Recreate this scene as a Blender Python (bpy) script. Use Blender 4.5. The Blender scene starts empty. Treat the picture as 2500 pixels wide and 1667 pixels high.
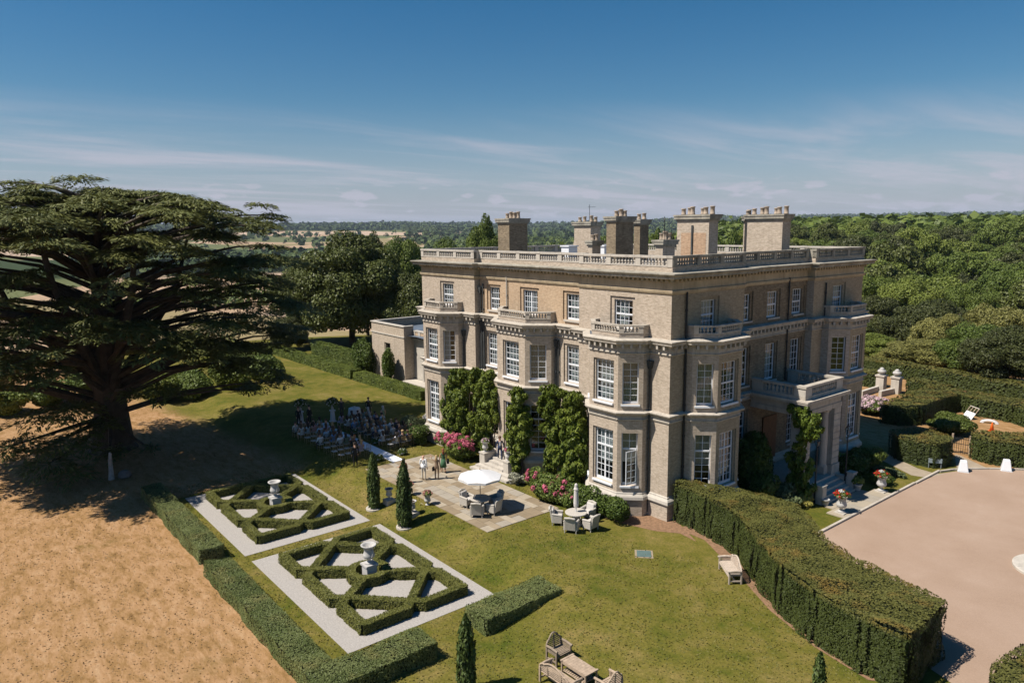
import bpy, math, random
import numpy as np
from mathutils import Vector, Matrix

random.seed(7)
RNG = np.random.default_rng(7)
SC = bpy.context.scene
COL = SC.collection
R = math.radians

# ------------------------------------------------------------------ camera
CAM_F, CAM_YAW, CAM_PITCH, CAM_ROLL = 1783.43, R(-50.8696), R(8.7828), R(-0.5428)
CAM = np.array([25.2130, -31.7424, 16.5516])
_fw = np.array([math.sin(CAM_YAW) * math.cos(CAM_PITCH), math.cos(CAM_YAW) * math.cos(CAM_PITCH), -math.sin(CAM_PITCH)])
_r = np.array([math.cos(CAM_YAW), -math.sin(CAM_YAW), 0.0])
_u = np.cross(_r, _fw)
_r2 = _r * math.cos(CAM_ROLL) + _u * math.sin(CAM_ROLL)
_u2 = -_r * math.sin(CAM_ROLL) + _u * math.cos(CAM_ROLL)
cd = bpy.data.cameras.new('camera')
cam = bpy.data.objects.new('camera', cd)
COL.objects.link(cam)
cd.sensor_fit = 'HORIZONTAL'
cd.sensor_width = 36.0
cd.lens = CAM_F / 2500.0 * 36.0
cd.clip_start = 0.5
cd.clip_end = 60000.0
cam.matrix_world = Matrix(((_r2[0], _u2[0], -_fw[0], CAM[0]), (_r2[1], _u2[1], -_fw[1], CAM[1]),
                           (_r2[2], _u2[2], -_fw[2], CAM[2]), (0, 0, 0, 1)))
SC.camera = cam
SC.render.resolution_x, SC.render.resolution_y = 1024, 682

# ------------------------------------------------------------------ light
SUN_EL = R(55.0)
SUN_AZ = np.array([-0.399, -0.917])          # horizontal direction towards the sun
W = bpy.data.worlds.new('World')
SC.world = W
W.use_nodes = True
_n, _l = W.node_tree.nodes, W.node_tree.links
_n.clear()
wo = _n.new('ShaderNodeOutputWorld'); bg = _n.new('ShaderNodeBackground')
sky = _n.new('ShaderNodeTexSky')
sky.sky_type = 'NISHITA'
sky.sun_disc = False
sky.sun_elevation = SUN_EL
sky.sun_rotation = math.atan2(SUN_AZ[0], SUN_AZ[1])
sky.altitude = 150.0
sky.air_density = 1.0
sky.dust_density = 0.5
sky.ozone_density = 2.2
bg.inputs['Strength'].default_value = 0.055
# thin cirrus and small fair-weather clouds near the horizon, part of the sky itself
tc = _n.new('ShaderNodeTexCoord'); sep = _n.new('ShaderNodeSeparateXYZ')
_l.new(tc.outputs['Generated'], sep.inputs[0])
def _m(op, a, b=None, c=None):
    n = _n.new('ShaderNodeMath'); n.operation = op
    for i, v in enumerate((a, b, c)):
        if v is None: continue
        if hasattr(v, 'is_output'): _l.new(v, n.inputs[i])
        else: n.inputs[i].default_value = v
    return n.outputs[0]
zc = _m('MAXIMUM', sep.outputs['Z'], 0.0)
den = _m('ADD', zc, 0.055)
cx_, cy_ = _m('DIVIDE', sep.outputs['X'], den), _m('DIVIDE', sep.outputs['Y'], den)
cmb = _n.new('ShaderNodeCombineXYZ'); _l.new(cx_, cmb.inputs[0]); _l.new(cy_, cmb.inputs[1])
mp = _n.new('ShaderNodeMapping'); _l.new(cmb.outputs[0], mp.inputs['Vector'])
mp.inputs['Rotation'].default_value = (0, 0, R(-51 + 90))
mp.inputs['Scale'].default_value = (0.55, 0.16, 1.0)
mp.inputs['Location'].default_value = (3.2, 1.7, 0.0)
nz = _n.new('ShaderNodeTexNoise'); _l.new(mp.outputs[0], nz.inputs['Vector'])
nz.inputs['Scale'].default_value = 1.5; nz.inputs['Detail'].default_value = 9.0; nz.inputs['Roughness'].default_value = 0.62
nz.inputs['Distortion'].default_value = 0.5
def _ramp(v, a, b):
    n = _n.new('ShaderNodeMapRange'); n.interpolation_type = 'SMOOTHSTEP'
    _l.new(v, n.inputs[0]); n.inputs[1].default_value = a; n.inputs[2].default_value = b
    return n.outputs[0]
band = _m('MULTIPLY', _ramp(sep.outputs['Z'], 0.17, 0.06), _ramp(sep.outputs['Z'], -0.005, 0.02))
cir = _m('MULTIPLY', _m('MULTIPLY', _ramp(nz.outputs['Fac'], 0.42, 0.68), band), 0.85)
# veil of thin haze low over the whole horizon
veil = _m('MULTIPLY', _ramp(sep.outputs['Z'], 0.17, 0.0), 0.62)
mp2 = _n.new('ShaderNodeMapping'); _l.new(tc.outputs['Generated'], mp2.inputs['Vector'])
mp2.inputs['Scale'].default_value = (22.0, 22.0, 75.0)
n2 = _n.new('ShaderNodeTexNoise'); _l.new(mp2.outputs[0], n2.inputs['Vector'])
n2.inputs['Scale'].default_value = 1.0; n2.inputs['Detail'].default_value = 4.0; n2.inputs['Roughness'].default_value = 0.5
puffb = _m('MULTIPLY', _ramp(sep.outputs['Z'], 0.075, 0.04), _ramp(sep.outputs['Z'], 0.006, 0.02))
puff = _m('MULTIPLY', _m('MULTIPLY', _ramp(n2.outputs['Fac'], 0.56, 0.66), puffb), 0.8)
cov = _m('MINIMUM', _m('ADD', cir, puff), 0.85)
hsv = _n.new('ShaderNodeHueSaturation'); _l.new(sky.outputs[0], hsv.inputs['Color'])
hsv.inputs['Hue'].default_value = 0.496; hsv.inputs['Saturation'].default_value = 1.46; hsv.inputs['Value'].default_value = 1.0
mxv = _n.new('ShaderNodeMix'); mxv.data_type = 'RGBA'
_l.new(veil, mxv.inputs[0]); _l.new(hsv.outputs[0], mxv.inputs[6]); mxv.inputs[7].default_value = (4.8, 5.2, 7.1, 1)
mx = _n.new('ShaderNodeMix'); mx.data_type = 'RGBA'
_l.new(cov, mx.inputs[0]); _l.new(mxv.outputs[2], mx.inputs[6]); mx.inputs[7].default_value = (6.9, 6.8, 7.9, 1)
_l.new(mx.outputs[2], bg.inputs['Color']); _l.new(bg.outputs[0], wo.inputs[0])

sd = bpy.data.lights.new('sun', 'SUN'); sun = bpy.data.objects.new('sun', sd); COL.objects.link(sun)
sd.energy = 5.0; sd.angle = R(0.53); sd.color = (1.0, 0.93, 0.83)
_sv = Vector((SUN_AZ[0] * math.cos(SUN_EL), SUN_AZ[1] * math.cos(SUN_EL), math.sin(SUN_EL)))
sun.rotation_euler = _sv.to_track_quat('Z', 'Y').to_euler()
sun.location = (0, 0, 80)

SC.view_settings.view_transform = 'Standard'
SC.view_settings.look = 'None'
SC.view_settings.exposure = 0.50
SC.view_settings.gamma = 1.0
SC.view_settings.use_curve_mapping = False
SC.cycles.use_denoising = True
SC.cycles.max_bounces = 5
SC.cycles.diffuse_bounces = 1
SC.cycles.glossy_bounces = 2
SC.cycles.transparent_max_bounces = 8
SC.cycles.transmission_bounces = 2
SC.cycles.volume_bounces = 0
SC.cycles.sample_clamp_indirect = 6.0

# ------------------------------------------------------------------ pixels to places
def ray(px, py):
    return _fw + _r2 * (px - 1250.0) / CAM_F - _u2 * (py - 833.5) / CAM_F

def sstep(a, b, x):
    t = np.clip((np.asarray(x, float) - a) / (b - a), 0.0, 1.0)
    return t * t * (3 - 2 * t)

def vnoise(x, y, s, seed=0):
    """cheap smooth value noise"""
    x = np.asarray(x, float) / s + seed * 17.3; y = np.asarray(y, float) / s - seed * 9.1
    xi, yi = np.floor(x), np.floor(y); fx, fy = x - xi, y - yi
    fx, fy = fx * fx * (3 - 2 * fx), fy * fy * (3 - 2 * fy)
    def hsh(a, b):
        v = np.sin(a * 127.1 + b * 311.7 + seed * 74.7) * 43758.5453
        return v - np.floor(v)
    return (hsh(xi, yi) * (1 - fx) + hsh(xi + 1, yi) * fx) * (1 - fy) + (hsh(xi, yi + 1) * (1 - fx) + hsh(xi + 1, yi + 1) * fx) * fy

KL = np.array([(0, 0), (118, 0), (150, -5), (180, -11), (260, -21), (400, -34), (600, -40), (1200, -37), (1700, -32), (3500, 10), (5200, 46), (7000, 46), (20000, 30)], float)
KC = np.array([(0, 0), (95, 0), (150, -9), (300, -24), (600, -34), (1500, -30), (3000, -8), (5000, 28), (7000, 40), (20000, 30)], float)
KR = np.array([(0, 0), (92, 0), (125, -4), (170, -8), (220, -9), (330, -2), (500, 6), (750, 9), (1000, 2), (2000, -25), (4000, 20), (7000, 80), (9000, 100), (20000, 90)], float)
KB = np.array([(0, 0), (60, 0), (200, -8), (1000, -25), (5000, 40), (20000, 60)], float)

def hfun(x, y):
    x = np.asarray(x, float); y = np.asarray(y, float)
    w = 2.8 + np.maximum(0, x + 1.0) * 1.15
    low = -0.6 * sstep(0, 1, (-8.9 - y) / w)
    dx, dy = x - CAM[0], y - CAM[1]
    rr = np.hypot(dx, dy) + 1e-6
    ph = np.arctan2(dx * math.cos(CAM_YAW) - dy * math.sin(CAM_YAW), dx * math.sin(CAM_YAW) + dy * math.cos(CAM_YAW))
    zl, zc_, zr, zb = (np.interp(rr, k[:, 0], k[:, 1]) for k in (KL, KC, KR, KB))
    a = sstep(-0.16, -0.02, ph); b = sstep(0.10, 0.30, ph)
    z = (zl * (1 - a) + zc_ * a) * (1 - b) + zr * b
    bk = sstep(1.1, 1.6, np.abs(ph)); z = z * (1 - bk) + zb * bk
    rough = sstep(130, 500, rr) * np.minimum(rr * 0.012, 26.0) * (0.35 + 0.65 * a)
    z = z + rough * ((vnoise(x, y, 420, 1) - 0.5) + 0.5 * (vnoise(x, y, 170, 2) - 0.5))
    return z + low * (1 - sstep(80, 140, rr))

def G(px, py, dz=0.0):
    d = ray(px, py); z = 0.0; p = CAM
    for _ in range(8):
        t = (z + dz - CAM[2]) / d[2]; p = CAM + d * t; z = float(hfun(p[0], p[1]))
    return np.array([p[0], p[1], z])

def hpx(px, py, base):
    """height (z) of a pixel on the vertical through base"""
    d = ray(px, py); b = np.asarray(base, float) - CAM
    t = float(np.dot(b[:2], d[:2]) / np.dot(d[:2], d[:2]))
    return (CAM + d * t)[2]

def at_depth(px, py, dist):
    """point on the pixel's ray at a horizontal distance from the camera"""
    d = ray(px, py); return CAM + d * (dist / math.hypot(d[0], d[1]))

# ------------------------------------------------------------------ materials
MATS = {}
def _new(name):
    m = bpy.data.materials.new(name); m.use_nodes = True
    nt = m.node_tree; b = nt.nodes['Principled BSDF']
    MATS[name] = m
    return m, nt.nodes, nt.links, b

def ramp_node(N, L, fac, stops):
    r = N.new('ShaderNodeValToRGB'); L.new(fac, r.inputs[0])
    e = r.color_ramp.elements
    while len(e) < len(stops): e.new(0.5)
    for el, (p, c) in zip(e, stops): el.position = p; el.color = (*c, 1)
    return r.outputs[0]

def noise(N, L, vec, scale, detail=4, rough=0.55, dist=0.0):
    n = N.new('ShaderNodeTexNoise'); L.new(vec, n.inputs['Vector'])
    n.inputs['Scale'].default_value = scale; n.inputs['Detail'].default_value = detail
    n.inputs['Roughness'].default_value = rough; n.inputs['Distortion'].default_value = dist
    return n.outputs['Fac']

def mixc(N, L, fac, a, b, mode='MIX'):
    m = N.new('ShaderNodeMix'); m.data_type = 'RGBA'; m.blend_type = mode
    for i, v in ((0, fac), (6, a), (7, b)):
        if hasattr(v, 'is_output'): L.new(v, m.inputs[i])
        elif i == 0: m.inputs[0].default_value = v
        else: m.inputs[i].default_value = (*v, 1)
    return m.outputs[2]

def mathn(N, L, op, a, b=None):
    n = N.new('ShaderNodeMath'); n.operation = op
    for i, v in enumerate((a, b)):
        if v is None: continue
        if hasattr(v, 'is_output'): L.new(v, n.inputs[i])
        else: n.inputs[i].default_value = v
    return n.outputs[0]

def bump(N, L, b, h, strength=0.3, dist=0.02):
    n = N.new('ShaderNodeBump'); n.inputs['Strength'].default_value = strength; n.inputs['Distance'].default_value = dist
    L.new(h, n.inputs['Height']); L.new(n.outputs[0], b.inputs['Normal'])

def sh(c, k): return tuple(min(1.0, v * k) for v in c)

def M(name, col, rough=0.75, var=0.18, scale=3.0, bmp=0.0, metal=0.0, spec=0.3, bscale=None, streak=0.0):
    """plain surface with mottled colour and fine relief"""
    if name in MATS: return MATS[name]
    m, N, L, b = _new(name)
    pos = N.new('ShaderNodeNewGeometry').outputs['Position']
    n1 = noise(N, L, pos, scale, 6, 0.6)
    c = ramp_node(N, L, n1, [(0.3, sh(col, 1 - var)), (0.7, sh(col, 1 + var))])
    if streak:
        ms = N.new('ShaderNodeMapping'); L.new(pos, ms.inputs['Vector']); ms.inputs['Scale'].default_value = (3.2, 3.2, 0.5)
        f3 = N.new('ShaderNodeMapRange'); L.new(noise(N, L, ms.outputs[0], 1.0, 6, 0.72), f3.inputs[0]); f3.inputs[1].default_value = 0.50; f3.inputs[2].default_value = 0.70; f3.inputs[4].default_value = streak
        c = mixc(N, L, f3.outputs[0], c, tuple(v * 0.36 for v in col))
    L.new(c, b.inputs['Base Color'])
    b.inputs['Roughness'].default_value = rough; b.inputs['Metallic'].default_value = metal
    b.inputs['Specular IOR Level'].default_value = spec
    if bmp: bump(N, L, b, noise(N, L, pos, bscale or scale * 6, 5), bmp, 0.02)
    return m

def leafmat(name, dark, light, rough=0.55, trans=0.25, patch=None, pscale=0.8, spec=0.25):
    """foliage: colour varies leaf by leaf (tint) and in soft patches"""
    if name in MATS: return MATS[name]
    m, N, L, b = _new(name)
    at = N.new('ShaderNodeAttribute'); at.attribute_name = 'tint'
    oi = N.new('ShaderNodeObjectInfo')
    f = mathn(N, L, 'ADD', mathn(N, L, 'MULTIPLY', at.outputs['Fac'], 0.75), mathn(N, L, 'MULTIPLY', oi.outputs['Random'], 0.25))
    c = ramp_node(N, L, f, [(0.05, dark), (0.95, light)])
    if patch:
        pos = N.new('ShaderNodeNewGeometry').outputs['Position']
        pn = noise(N, L, pos, pscale, 4, 0.6)
        pm = N.new('ShaderNodeMapRange'); L.new(pn, pm.inputs[0]); pm.inputs[1].default_value = 0.52; pm.inputs[2].default_value = 0.72
        pm.inputs[4].default_value = patch[1]
        if len(patch) > 2:          # clipped top only: dry shoots, plus a lighter tone standing in for light
            ta = N.new('ShaderNodeAttribute'); ta.attribute_name = 'top'
            if len(patch) > 3: c = mixc(N, L, mathn(N, L, 'MULTIPLY', ta.outputs['Fac'], mathn(N, L, 'MULTIPLY_ADD', at.outputs['Fac'], 0.8)), c, patch[3])
            L.new(mathn(N, L, 'MULTIPLY', pm.outputs[0], ta.outputs['Fac']), _mixin(N, L, c, patch[0], b))
        else:
            L.new(pm.outputs[0], _mixin(N, L, c, patch[0], b))
    else:
        L.new(c, b.inputs['Base Color'])
    b.inputs['Roughness'].default_value = rough
    b.inputs['Specular IOR Level'].default_value = spec
    if trans:
        tr = N.new('ShaderNodeBsdfTranslucent'); mixs = N.new('ShaderNodeMixShader')
        src = b.inputs['Base Color'].links[0].from_socket
        L.new(src, tr.inputs['Color']); mixs.inputs[0].default_value = trans
        out = [n for n in N if n.type == 'OUTPUT_MATERIAL'][0]
        L.new(b.outputs[0], mixs.inputs[1]); L.new(tr.outputs[0], mixs.inputs[2]); L.new(mixs.outputs[0], out.inputs[0])
    return m

def _mixin(N, L, c, other, b):
    mx = N.new('ShaderNodeMix'); mx.data_type = 'RGBA'
    L.new(c, mx.inputs[6]); mx.inputs[7].default_value = (*other, 1); L.new(mx.outputs[2], b.inputs['Base Color'])
    return mx.inputs[0]

def brickmat(name, c1, c2, mortar, stain=0.25, soot=(0.1, 0.09, 0.07)):
    m, N, L, b = _new(name)
    geo = N.new('ShaderNodeNewGeometry')
    cr = N.new('ShaderNodeVectorMath'); cr.operation = 'CROSS_PRODUCT'
    L.new(geo.outputs['True Normal'], cr.inputs[0]); cr.inputs[1].default_value = (0, 0, 1)
    dt = N.new('ShaderNodeVectorMath'); dt.operation = 'DOT_PRODUCT'
    L.new(cr.outputs[0], dt.inputs[0]); L.new(geo.outputs['Position'], dt.inputs[1])
    sp = N.new('ShaderNodeSeparateXYZ'); L.new(geo.outputs['Position'], sp.inputs[0])
    cb = N.new('ShaderNodeCombineXYZ'); L.new(dt.outputs['Value'], cb.inputs[0]); L.new(sp.outputs['Z'], cb.inputs[1])
    br = N.new('ShaderNodeTexBrick'); L.new(cb.outputs[0], br.inputs['Vector'])
    br.inputs['Scale'].default_value = 1.0; br.inputs['Brick Width'].default_value = 0.24; br.inputs['Row Height'].default_value = 0.08
    br.inputs['Mortar Size'].default_value = 0.011; br.inputs['Mortar Smooth'].default_value = 0.3; br.inputs['Bias'].default_value = -0.1
    br.inputs['Color1'].default_value = (*c1, 1); br.inputs['Color2'].default_value = (*c2, 1); br.inputs['Mortar'].default_value = (*mortar, 1)
    n1 = noise(N, L, geo.outputs['Position'], 0.9, 6, 0.65)
    f1 = N.new('ShaderNodeMapRange'); L.new(n1, f1.inputs[0]); f1.inputs[1].default_value = 0.5; f1.inputs[2].default_value = 0.75; f1.inputs[4].default_value = stain
    mp = N.new('ShaderNodeMapping'); L.new(cb.outputs[0], mp.inputs['Vector']); mp.inputs['Scale'].default_value = (3.0, 7.0, 1)
    n2 = noise(N, L, mp.outputs[0], 1.6, 3, 0.7)
    c = mixc(N, L, 0.85, br.outputs['Color'], ramp_node(N, L, n2, [(0.3, (0.72, 0.70, 0.68)), (0.7, (1.22, 1.2, 1.18))]), 'MULTIPLY')
    c = mixc(N, L, f1.outputs[0], c, soot)
    ms = N.new('ShaderNodeMapping'); L.new(cb.outputs[0], ms.inputs['Vector']); ms.inputs['Scale'].default_value = (2.6, 0.16, 1)
    f3 = N.new('ShaderNodeMapRange'); L.new(noise(N, L, ms.outputs[0], 1.0, 5, 0.7), f3.inputs[0]); f3.inputs[1].default_value = 0.54; f3.inputs[2].default_value = 0.74; f3.inputs[4].default_value = 0.42
    c = mixc(N, L, f3.outputs[0], c, tuple(v * 0.62 for v in c2))
    L.new(c, b.inputs['Base Color']); b.inputs['Roughness'].default_value = 0.9; b.inputs['Specular IOR Level'].default_value = 0.15
    bump(N, L, b, br.outputs['Fac'], -0.35, 0.01)
    return m

# ------------------------------------------------------------------ mesh helpers
class MB:
    """collects boxes, prisms, lathes and tubes of ONE part"""
    def __init__(s): s.v = []; s.f = []; s.mi = []
    def add(s, vs, fs, T=None, mi=0):
        o = len(s.v)
        if T is not None: vs = [tuple(T @ Vector(p)) for p in vs]
        s.v += [tuple(p) for p in vs]; s.f += [tuple(i + o for i in f) for f in fs]; s.mi += [mi] * len(fs)
        return s
    def box(s, x0, x1, y0, y1, z0, z1, T=None, mi=0):
        vs = [(x, y, z) for z in (z0, z1) for x, y in ((x0, y0), (x1, y0), (x1, y1), (x0, y1))]
        return s.add(vs, [(3, 2, 1, 0), (4, 5, 6, 7), (0, 1, 5, 4), (1, 2, 6, 5), (2, 3, 7, 6), (3, 0, 4, 7)], T, mi)
    def taper(s, cx, cy, z0, z1, a0, b0, a1, b1, T=None):
        vs = [(cx + sx * a, cy + sy * b, z) for z, a, b in ((z0, a0, b0), (z1, a1, b1)) for sx, sy in ((-1, -1), (1, -1), (1, 1), (-1, 1))]
        return s.add(vs, [(3, 2, 1, 0), (4, 5, 6, 7), (0, 1, 5, 4), (1, 2, 6, 5), (2, 3, 7, 6), (3, 0, 4, 7)], T)
    def prism(s, poly, z0, z1, T=None):
        n = len(poly)
        vs = [(x, y, z0) for x, y in poly] + [(x, y, z1) for x, y in poly]
        return s.add(vs, [tuple(reversed(range(n))), tuple(range(n, 2 * n))] + [(i, (i + 1) % n, n + (i + 1) % n, n + i) for i in range(n)], T)
    def lathe(s, prof, n=12, cx=0, cy=0, T=None, a0=0.0):
        vs = []; fs = []
        for r, z in prof:
            vs += [(cx + r * math.cos(a0 + 2 * math.pi * k / n), cy + r * math.sin(a0 + 2 * math.pi * k / n), z) for k in range(n)]
        for i in range(len(prof) - 1):
            fs += [(i * n + k, i * n + (k + 1) % n, (i + 1) * n + (k + 1) % n, (i + 1) * n + k) for k in range(n)]
        fs.append(tuple(reversed(range(n)))); fs.append(tuple(range((len(prof) - 1) * n, len(prof) * n)))
        return s.add(vs, fs, T)
    def tube(s, pts, rad, n=6, T=None):
        pts = [Vector(p) for p in pts]; rs = rad if isinstance(rad, (list, tuple)) else [rad] * len(pts)
        vs = []; fs = []
        for i, p in enumerate(pts):
            d = (pts[min(i + 1, len(pts) - 1)] - pts[max(i - 1, 0)]).normalized()
            a = d.orthogonal().normalized() if i == 0 else (a - d * a.dot(d)).normalized()
            b = d.cross(a)
            vs += [tuple(p + (a * math.cos(2 * math.pi * k / n) + b * math.sin(2 * math.pi * k / n)) * rs[i]) for k in range(n)]
        for i in range(len(pts) - 1):
            fs += [(i * n + k, i * n + (k + 1) % n, (i + 1) * n + (k + 1) % n, (i + 1) * n + k) for k in range(n)]
        fs.append(tuple(reversed(range(n)))); fs.append(tuple(range((len(pts) - 1) * n, len(pts) * n)))
        return s.add(vs, fs, T)
    def mesh(s, name):
        m = bpy.data.meshes.new(name); m.from_pydata(s.v, [], s.f)
        if any(s.mi): m.polygons.foreach_set('material_index', s.mi)
        m.update(); return m

def link(name, mesh, mat=None, parent=None, smooth=False):
    o = bpy.data.objects.new(name, mesh); COL.objects.link(o)
    if mat is not None:
        for mm in (mat if isinstance(mat, (list, tuple)) else [mat]):
            mesh.materials.append(mm)
    if parent is not None: o.parent = parent
    if smooth: mesh.polygons.foreach_set('use_smooth', [True] * len(mesh.polygons))
    return o

def obj(name, mb, mat=None, parent=None, smooth=False, bevel=0.0):
    o = link(name, mb.mesh(name), mat, parent, smooth)
    if bevel:
        b = o.modifiers.new('bevel', 'BEVEL'); b.width = bevel; b.segments = 1; b.limit_method = 'ANGLE'
    return o

def tag(o, label=None, cat=None, group=None, kind=None):
    if label: o['label'] = label
    if cat: o['category'] = cat
    if group: o['group'] = group
    if kind: o['kind'] = kind
    return o

def thing(name, label, cat, loc=(0, 0, 0), rz=0.0, group=None):
    o = bpy.data.objects.new(name, None); COL.objects.link(o)
    o.location = tuple(float(v) for v in loc); o.rotation_euler = (0, 0, rz); o.empty_display_size = 0.2
    return tag(o, label, cat, group)

def dup(root, loc=None, rz=None, label=None, group=None, scale=None):
    r = root.copy(); COL.objects.link(r)
    if loc is not None: r.location = tuple(float(v) for v in loc)
    if rz is not None: r.rotation_euler = (0, 0, rz)
    if scale is not None: r.scale = scale if isinstance(scale, tuple) else (scale,) * 3
    if label: r['label'] = label
    if group: r['group'] = group
    for ch in root.children:
        c = ch.copy(); COL.objects.link(c); c.parent = r
        for g in ch.children:
            d = g.copy(); COL.objects.link(d); d.parent = c
    return r

def quads_mesh(name, V, F, tint=None, top=None):
    m = bpy.data.meshes.new(name)
    V = np.ascontiguousarray(V, dtype=np.float32); F = np.ascontiguousarray(F, dtype=np.int32)
    m.vertices.add(len(V)); m.vertices.foreach_set('co', V.ravel())
    k = F.shape[1]
    m.loops.add(F.size); m.loops.foreach_set('vertex_index', F.ravel())
    m.polygons.add(len(F)); m.polygons.foreach_set('loop_start', np.arange(0, F.size, k, dtype=np.int32))
    try: m.polygons.foreach_set('loop_total', np.full(len(F), k, dtype=np.int32))
    except Exception: pass
    m.update(calc_edges=True)
    for nm, arr in (('tint', tint), ('top', top)):
        if arr is not None:
            a = m.attributes.new(nm, 'FLOAT', 'FACE'); a.data.foreach_set('value', np.ascontiguousarray(arr, dtype=np.float32))
    return m

def leaf_quads(P, Nrm, size, aspect=1.6, jitter=0.7, rng=RNG, along=None):
    """one small quad per leaf: centres P, facing roughly Nrm"""
    n = len(P)
    nn = Nrm + rng.normal(0, jitter, (n, 3)); nn /= np.linalg.norm(nn, axis=1)[:, None] + 1e-9
    a = rng.normal(0, 1, (n, 3)) if along is None else along + rng.normal(0, 0.25, (n, 3))
    a -= nn * np.sum(a * nn, axis=1)[:, None]; a /= np.linalg.norm(a, axis=1)[:, None] + 1e-9
    b = np.cross(nn, a)
    s = (np.asarray(size) * rng.uniform(0.7, 1.3, n))[:, None] if np.ndim(size) == 0 else (size * rng.uniform(0.7, 1.3, n))[:, None]
    a = a * s * 0.5 * aspect ** 0.5; b = b * s * 0.5 / aspect ** 0.5
    V = np.empty((n, 4, 3)); V[:, 0] = P - a - b * 0.5; V[:, 1] = P + a * 0.2 - b; V[:, 2] = P + a + b * 0.3; V[:, 3] = P - a * 0.3 + b
    return V.reshape(-1, 3), np.arange(4 * n).reshape(n, 4)
# ================================================================== the mansion
BRICK = brickmat('gault_brick', (0.475, 0.40, 0.325), (0.345, 0.285, 0.222), (0.46, 0.40, 0.325), 0.3, (0.27, 0.215, 0.155))
BRICK_O = brickmat('orange_brick', (0.49, 0.365, 0.245), (0.40, 0.285, 0.185), (0.46, 0.365, 0.265), 0.3, (0.26, 0.18, 0.12))
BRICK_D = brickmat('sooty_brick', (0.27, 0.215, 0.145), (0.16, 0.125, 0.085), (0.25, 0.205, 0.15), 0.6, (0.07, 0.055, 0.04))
BRICK_E = brickmat('weathered_shade_brick', (0.40, 0.325, 0.225), (0.30, 0.245, 0.165), (0.39, 0.33, 0.245), 0.4, (0.17, 0.14, 0.10))  # entrance-front brick, darkened: shade put into the colour along with weathering
BRICK_R = brickmat('patched_red_brick', (0.47, 0.31, 0.2), (0.36, 0.22, 0.14), (0.42, 0.34, 0.25), 0.2)
STONE = M('weathered_stone', (0.43, 0.385, 0.325), 0.85, 0.16, 1.6, 0.25, streak=0.6)
STONE_L = M('pale_stone', (0.46, 0.42, 0.365), 0.85, 0.10, 2.2, 0.2, streak=0.4)
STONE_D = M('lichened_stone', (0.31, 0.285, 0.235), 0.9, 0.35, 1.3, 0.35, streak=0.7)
STONE_O = M('ochre_stone', (0.45, 0.36, 0.24), 0.88, 0.22, 0.9, 0.2, streak=0.5)
WHITE = M('white_paint', (0.70, 0.71, 0.735), 0.45, 0.03, 4.0)
LEAD = M('blue_grey_lead', (0.10, 0.125, 0.16), 0.55, 0.2, 0.8, 0.1)
FELT = M('roof_felt', (0.20, 0.19, 0.18), 0.9, 0.2, 0.7, 0.1)
IRON = M('black_iron', (0.022, 0.024, 0.026), 0.5, 0.2, 5.0)
PIPE = M('grey_pipe', (0.055, 0.058, 0.058), 0.6, 0.35, 2.0)
DARK = M('dark_interior', (0.030, 0.026, 0.022), 0.95, 0.3, 1.0)  # near-black in place of the shade inside unlit rooms
CURT = M('sheer_curtain', (0.78, 0.77, 0.76), 0.9, 0.08, 3.0)
CURT2 = M('cream_blind', (0.58, 0.53, 0.45), 0.9, 0.06, 3.0)
CLAY = M('clay_pot', (0.36, 0.29, 0.225), 0.9, 0.25, 4.0)
WOODD = M('brown_door_wood', (0.16, 0.075, 0.035), 0.5, 0.2, 4.0)

gm, gN, gL, gb = _new('window_glass')
_tr = gN.new('ShaderNodeBsdfTransparent'); _tr.inputs[0].default_value = (0.78, 0.82, 0.82, 1)
_gl = gN.new('ShaderNodeBsdfGlossy'); _gl.inputs['Roughness'].default_value = 0.03; _gl.inputs[0].default_value = (0.9, 0.95, 1, 1)
_lw = gN.new('ShaderNodeLayerWeight'); _lw.inputs['Blend'].default_value = 0.5
_pw = mathn(gN, gL, 'MULTIPLY_ADD', mathn(gN, gL, 'POWER', _lw.outputs['Facing'], 3.0), 0.45)
_pw.node.inputs[2].default_value = 0.05
_mx = gN.new('ShaderNodeMixShader'); gL.new(_pw, _mx.inputs[0]); gL.new(_tr.outputs[0], _mx.inputs[1]); gL.new(_gl.outputs[0], _mx.inputs[2])
gL.new(_mx.outputs[0], [n for n in gN if n.type == 'OUTPUT_MATERIAL'][0].inputs[0])
GLASS = gm

mansion = thing('mansion', 'three storey buff brick country mansion with balustraded flat roof and canted bays', 'mansion')

HL, HD, RC = 25.27, 21.86, 0.5
PW, PD = 7.16, 6.86
def bay_pts(c, hw, hf, e0, e1, d):   # along a front: offsets outwards (e0 at wall)
    return [(c - hw, e0), (c - hw, e1), (c - hf, d), (c + hf, d), (c + hw, e1), (c + hw, e0)]
def fr(p): return (p[0], -p[1])             # garden front: outwards = -y
def en(p): return (p[1], p[0])              # entrance front: outwards = +x
UP = [(-HL, 0), (-HL + PW, 0), (-HL + PW, RC), (-PW, RC), (-PW, 0), (0, 0), (0, PD), (-RC, PD), (-RC, HD - PD), (0, HD - PD), (0, HD), (-HL, HD)]
BAYS_F = [bay_pts(-HL + PW / 2, 2.13, 1.12, 0, 0.52, 1.52), bay_pts(-12.5, 2.70, 1.475, -RC, -0.05, 1.18), bay_pts(-PW / 2, 2.13, 1.12, 0, 0.52, 1.52)]
BAYS_E = [bay_pts(PD / 2, 2.13, 1.12, 0, 0.52, 1.52), bay_pts(HD - PD / 2, 2.13, 1.12, 0, 0.52, 1.52)]
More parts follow.
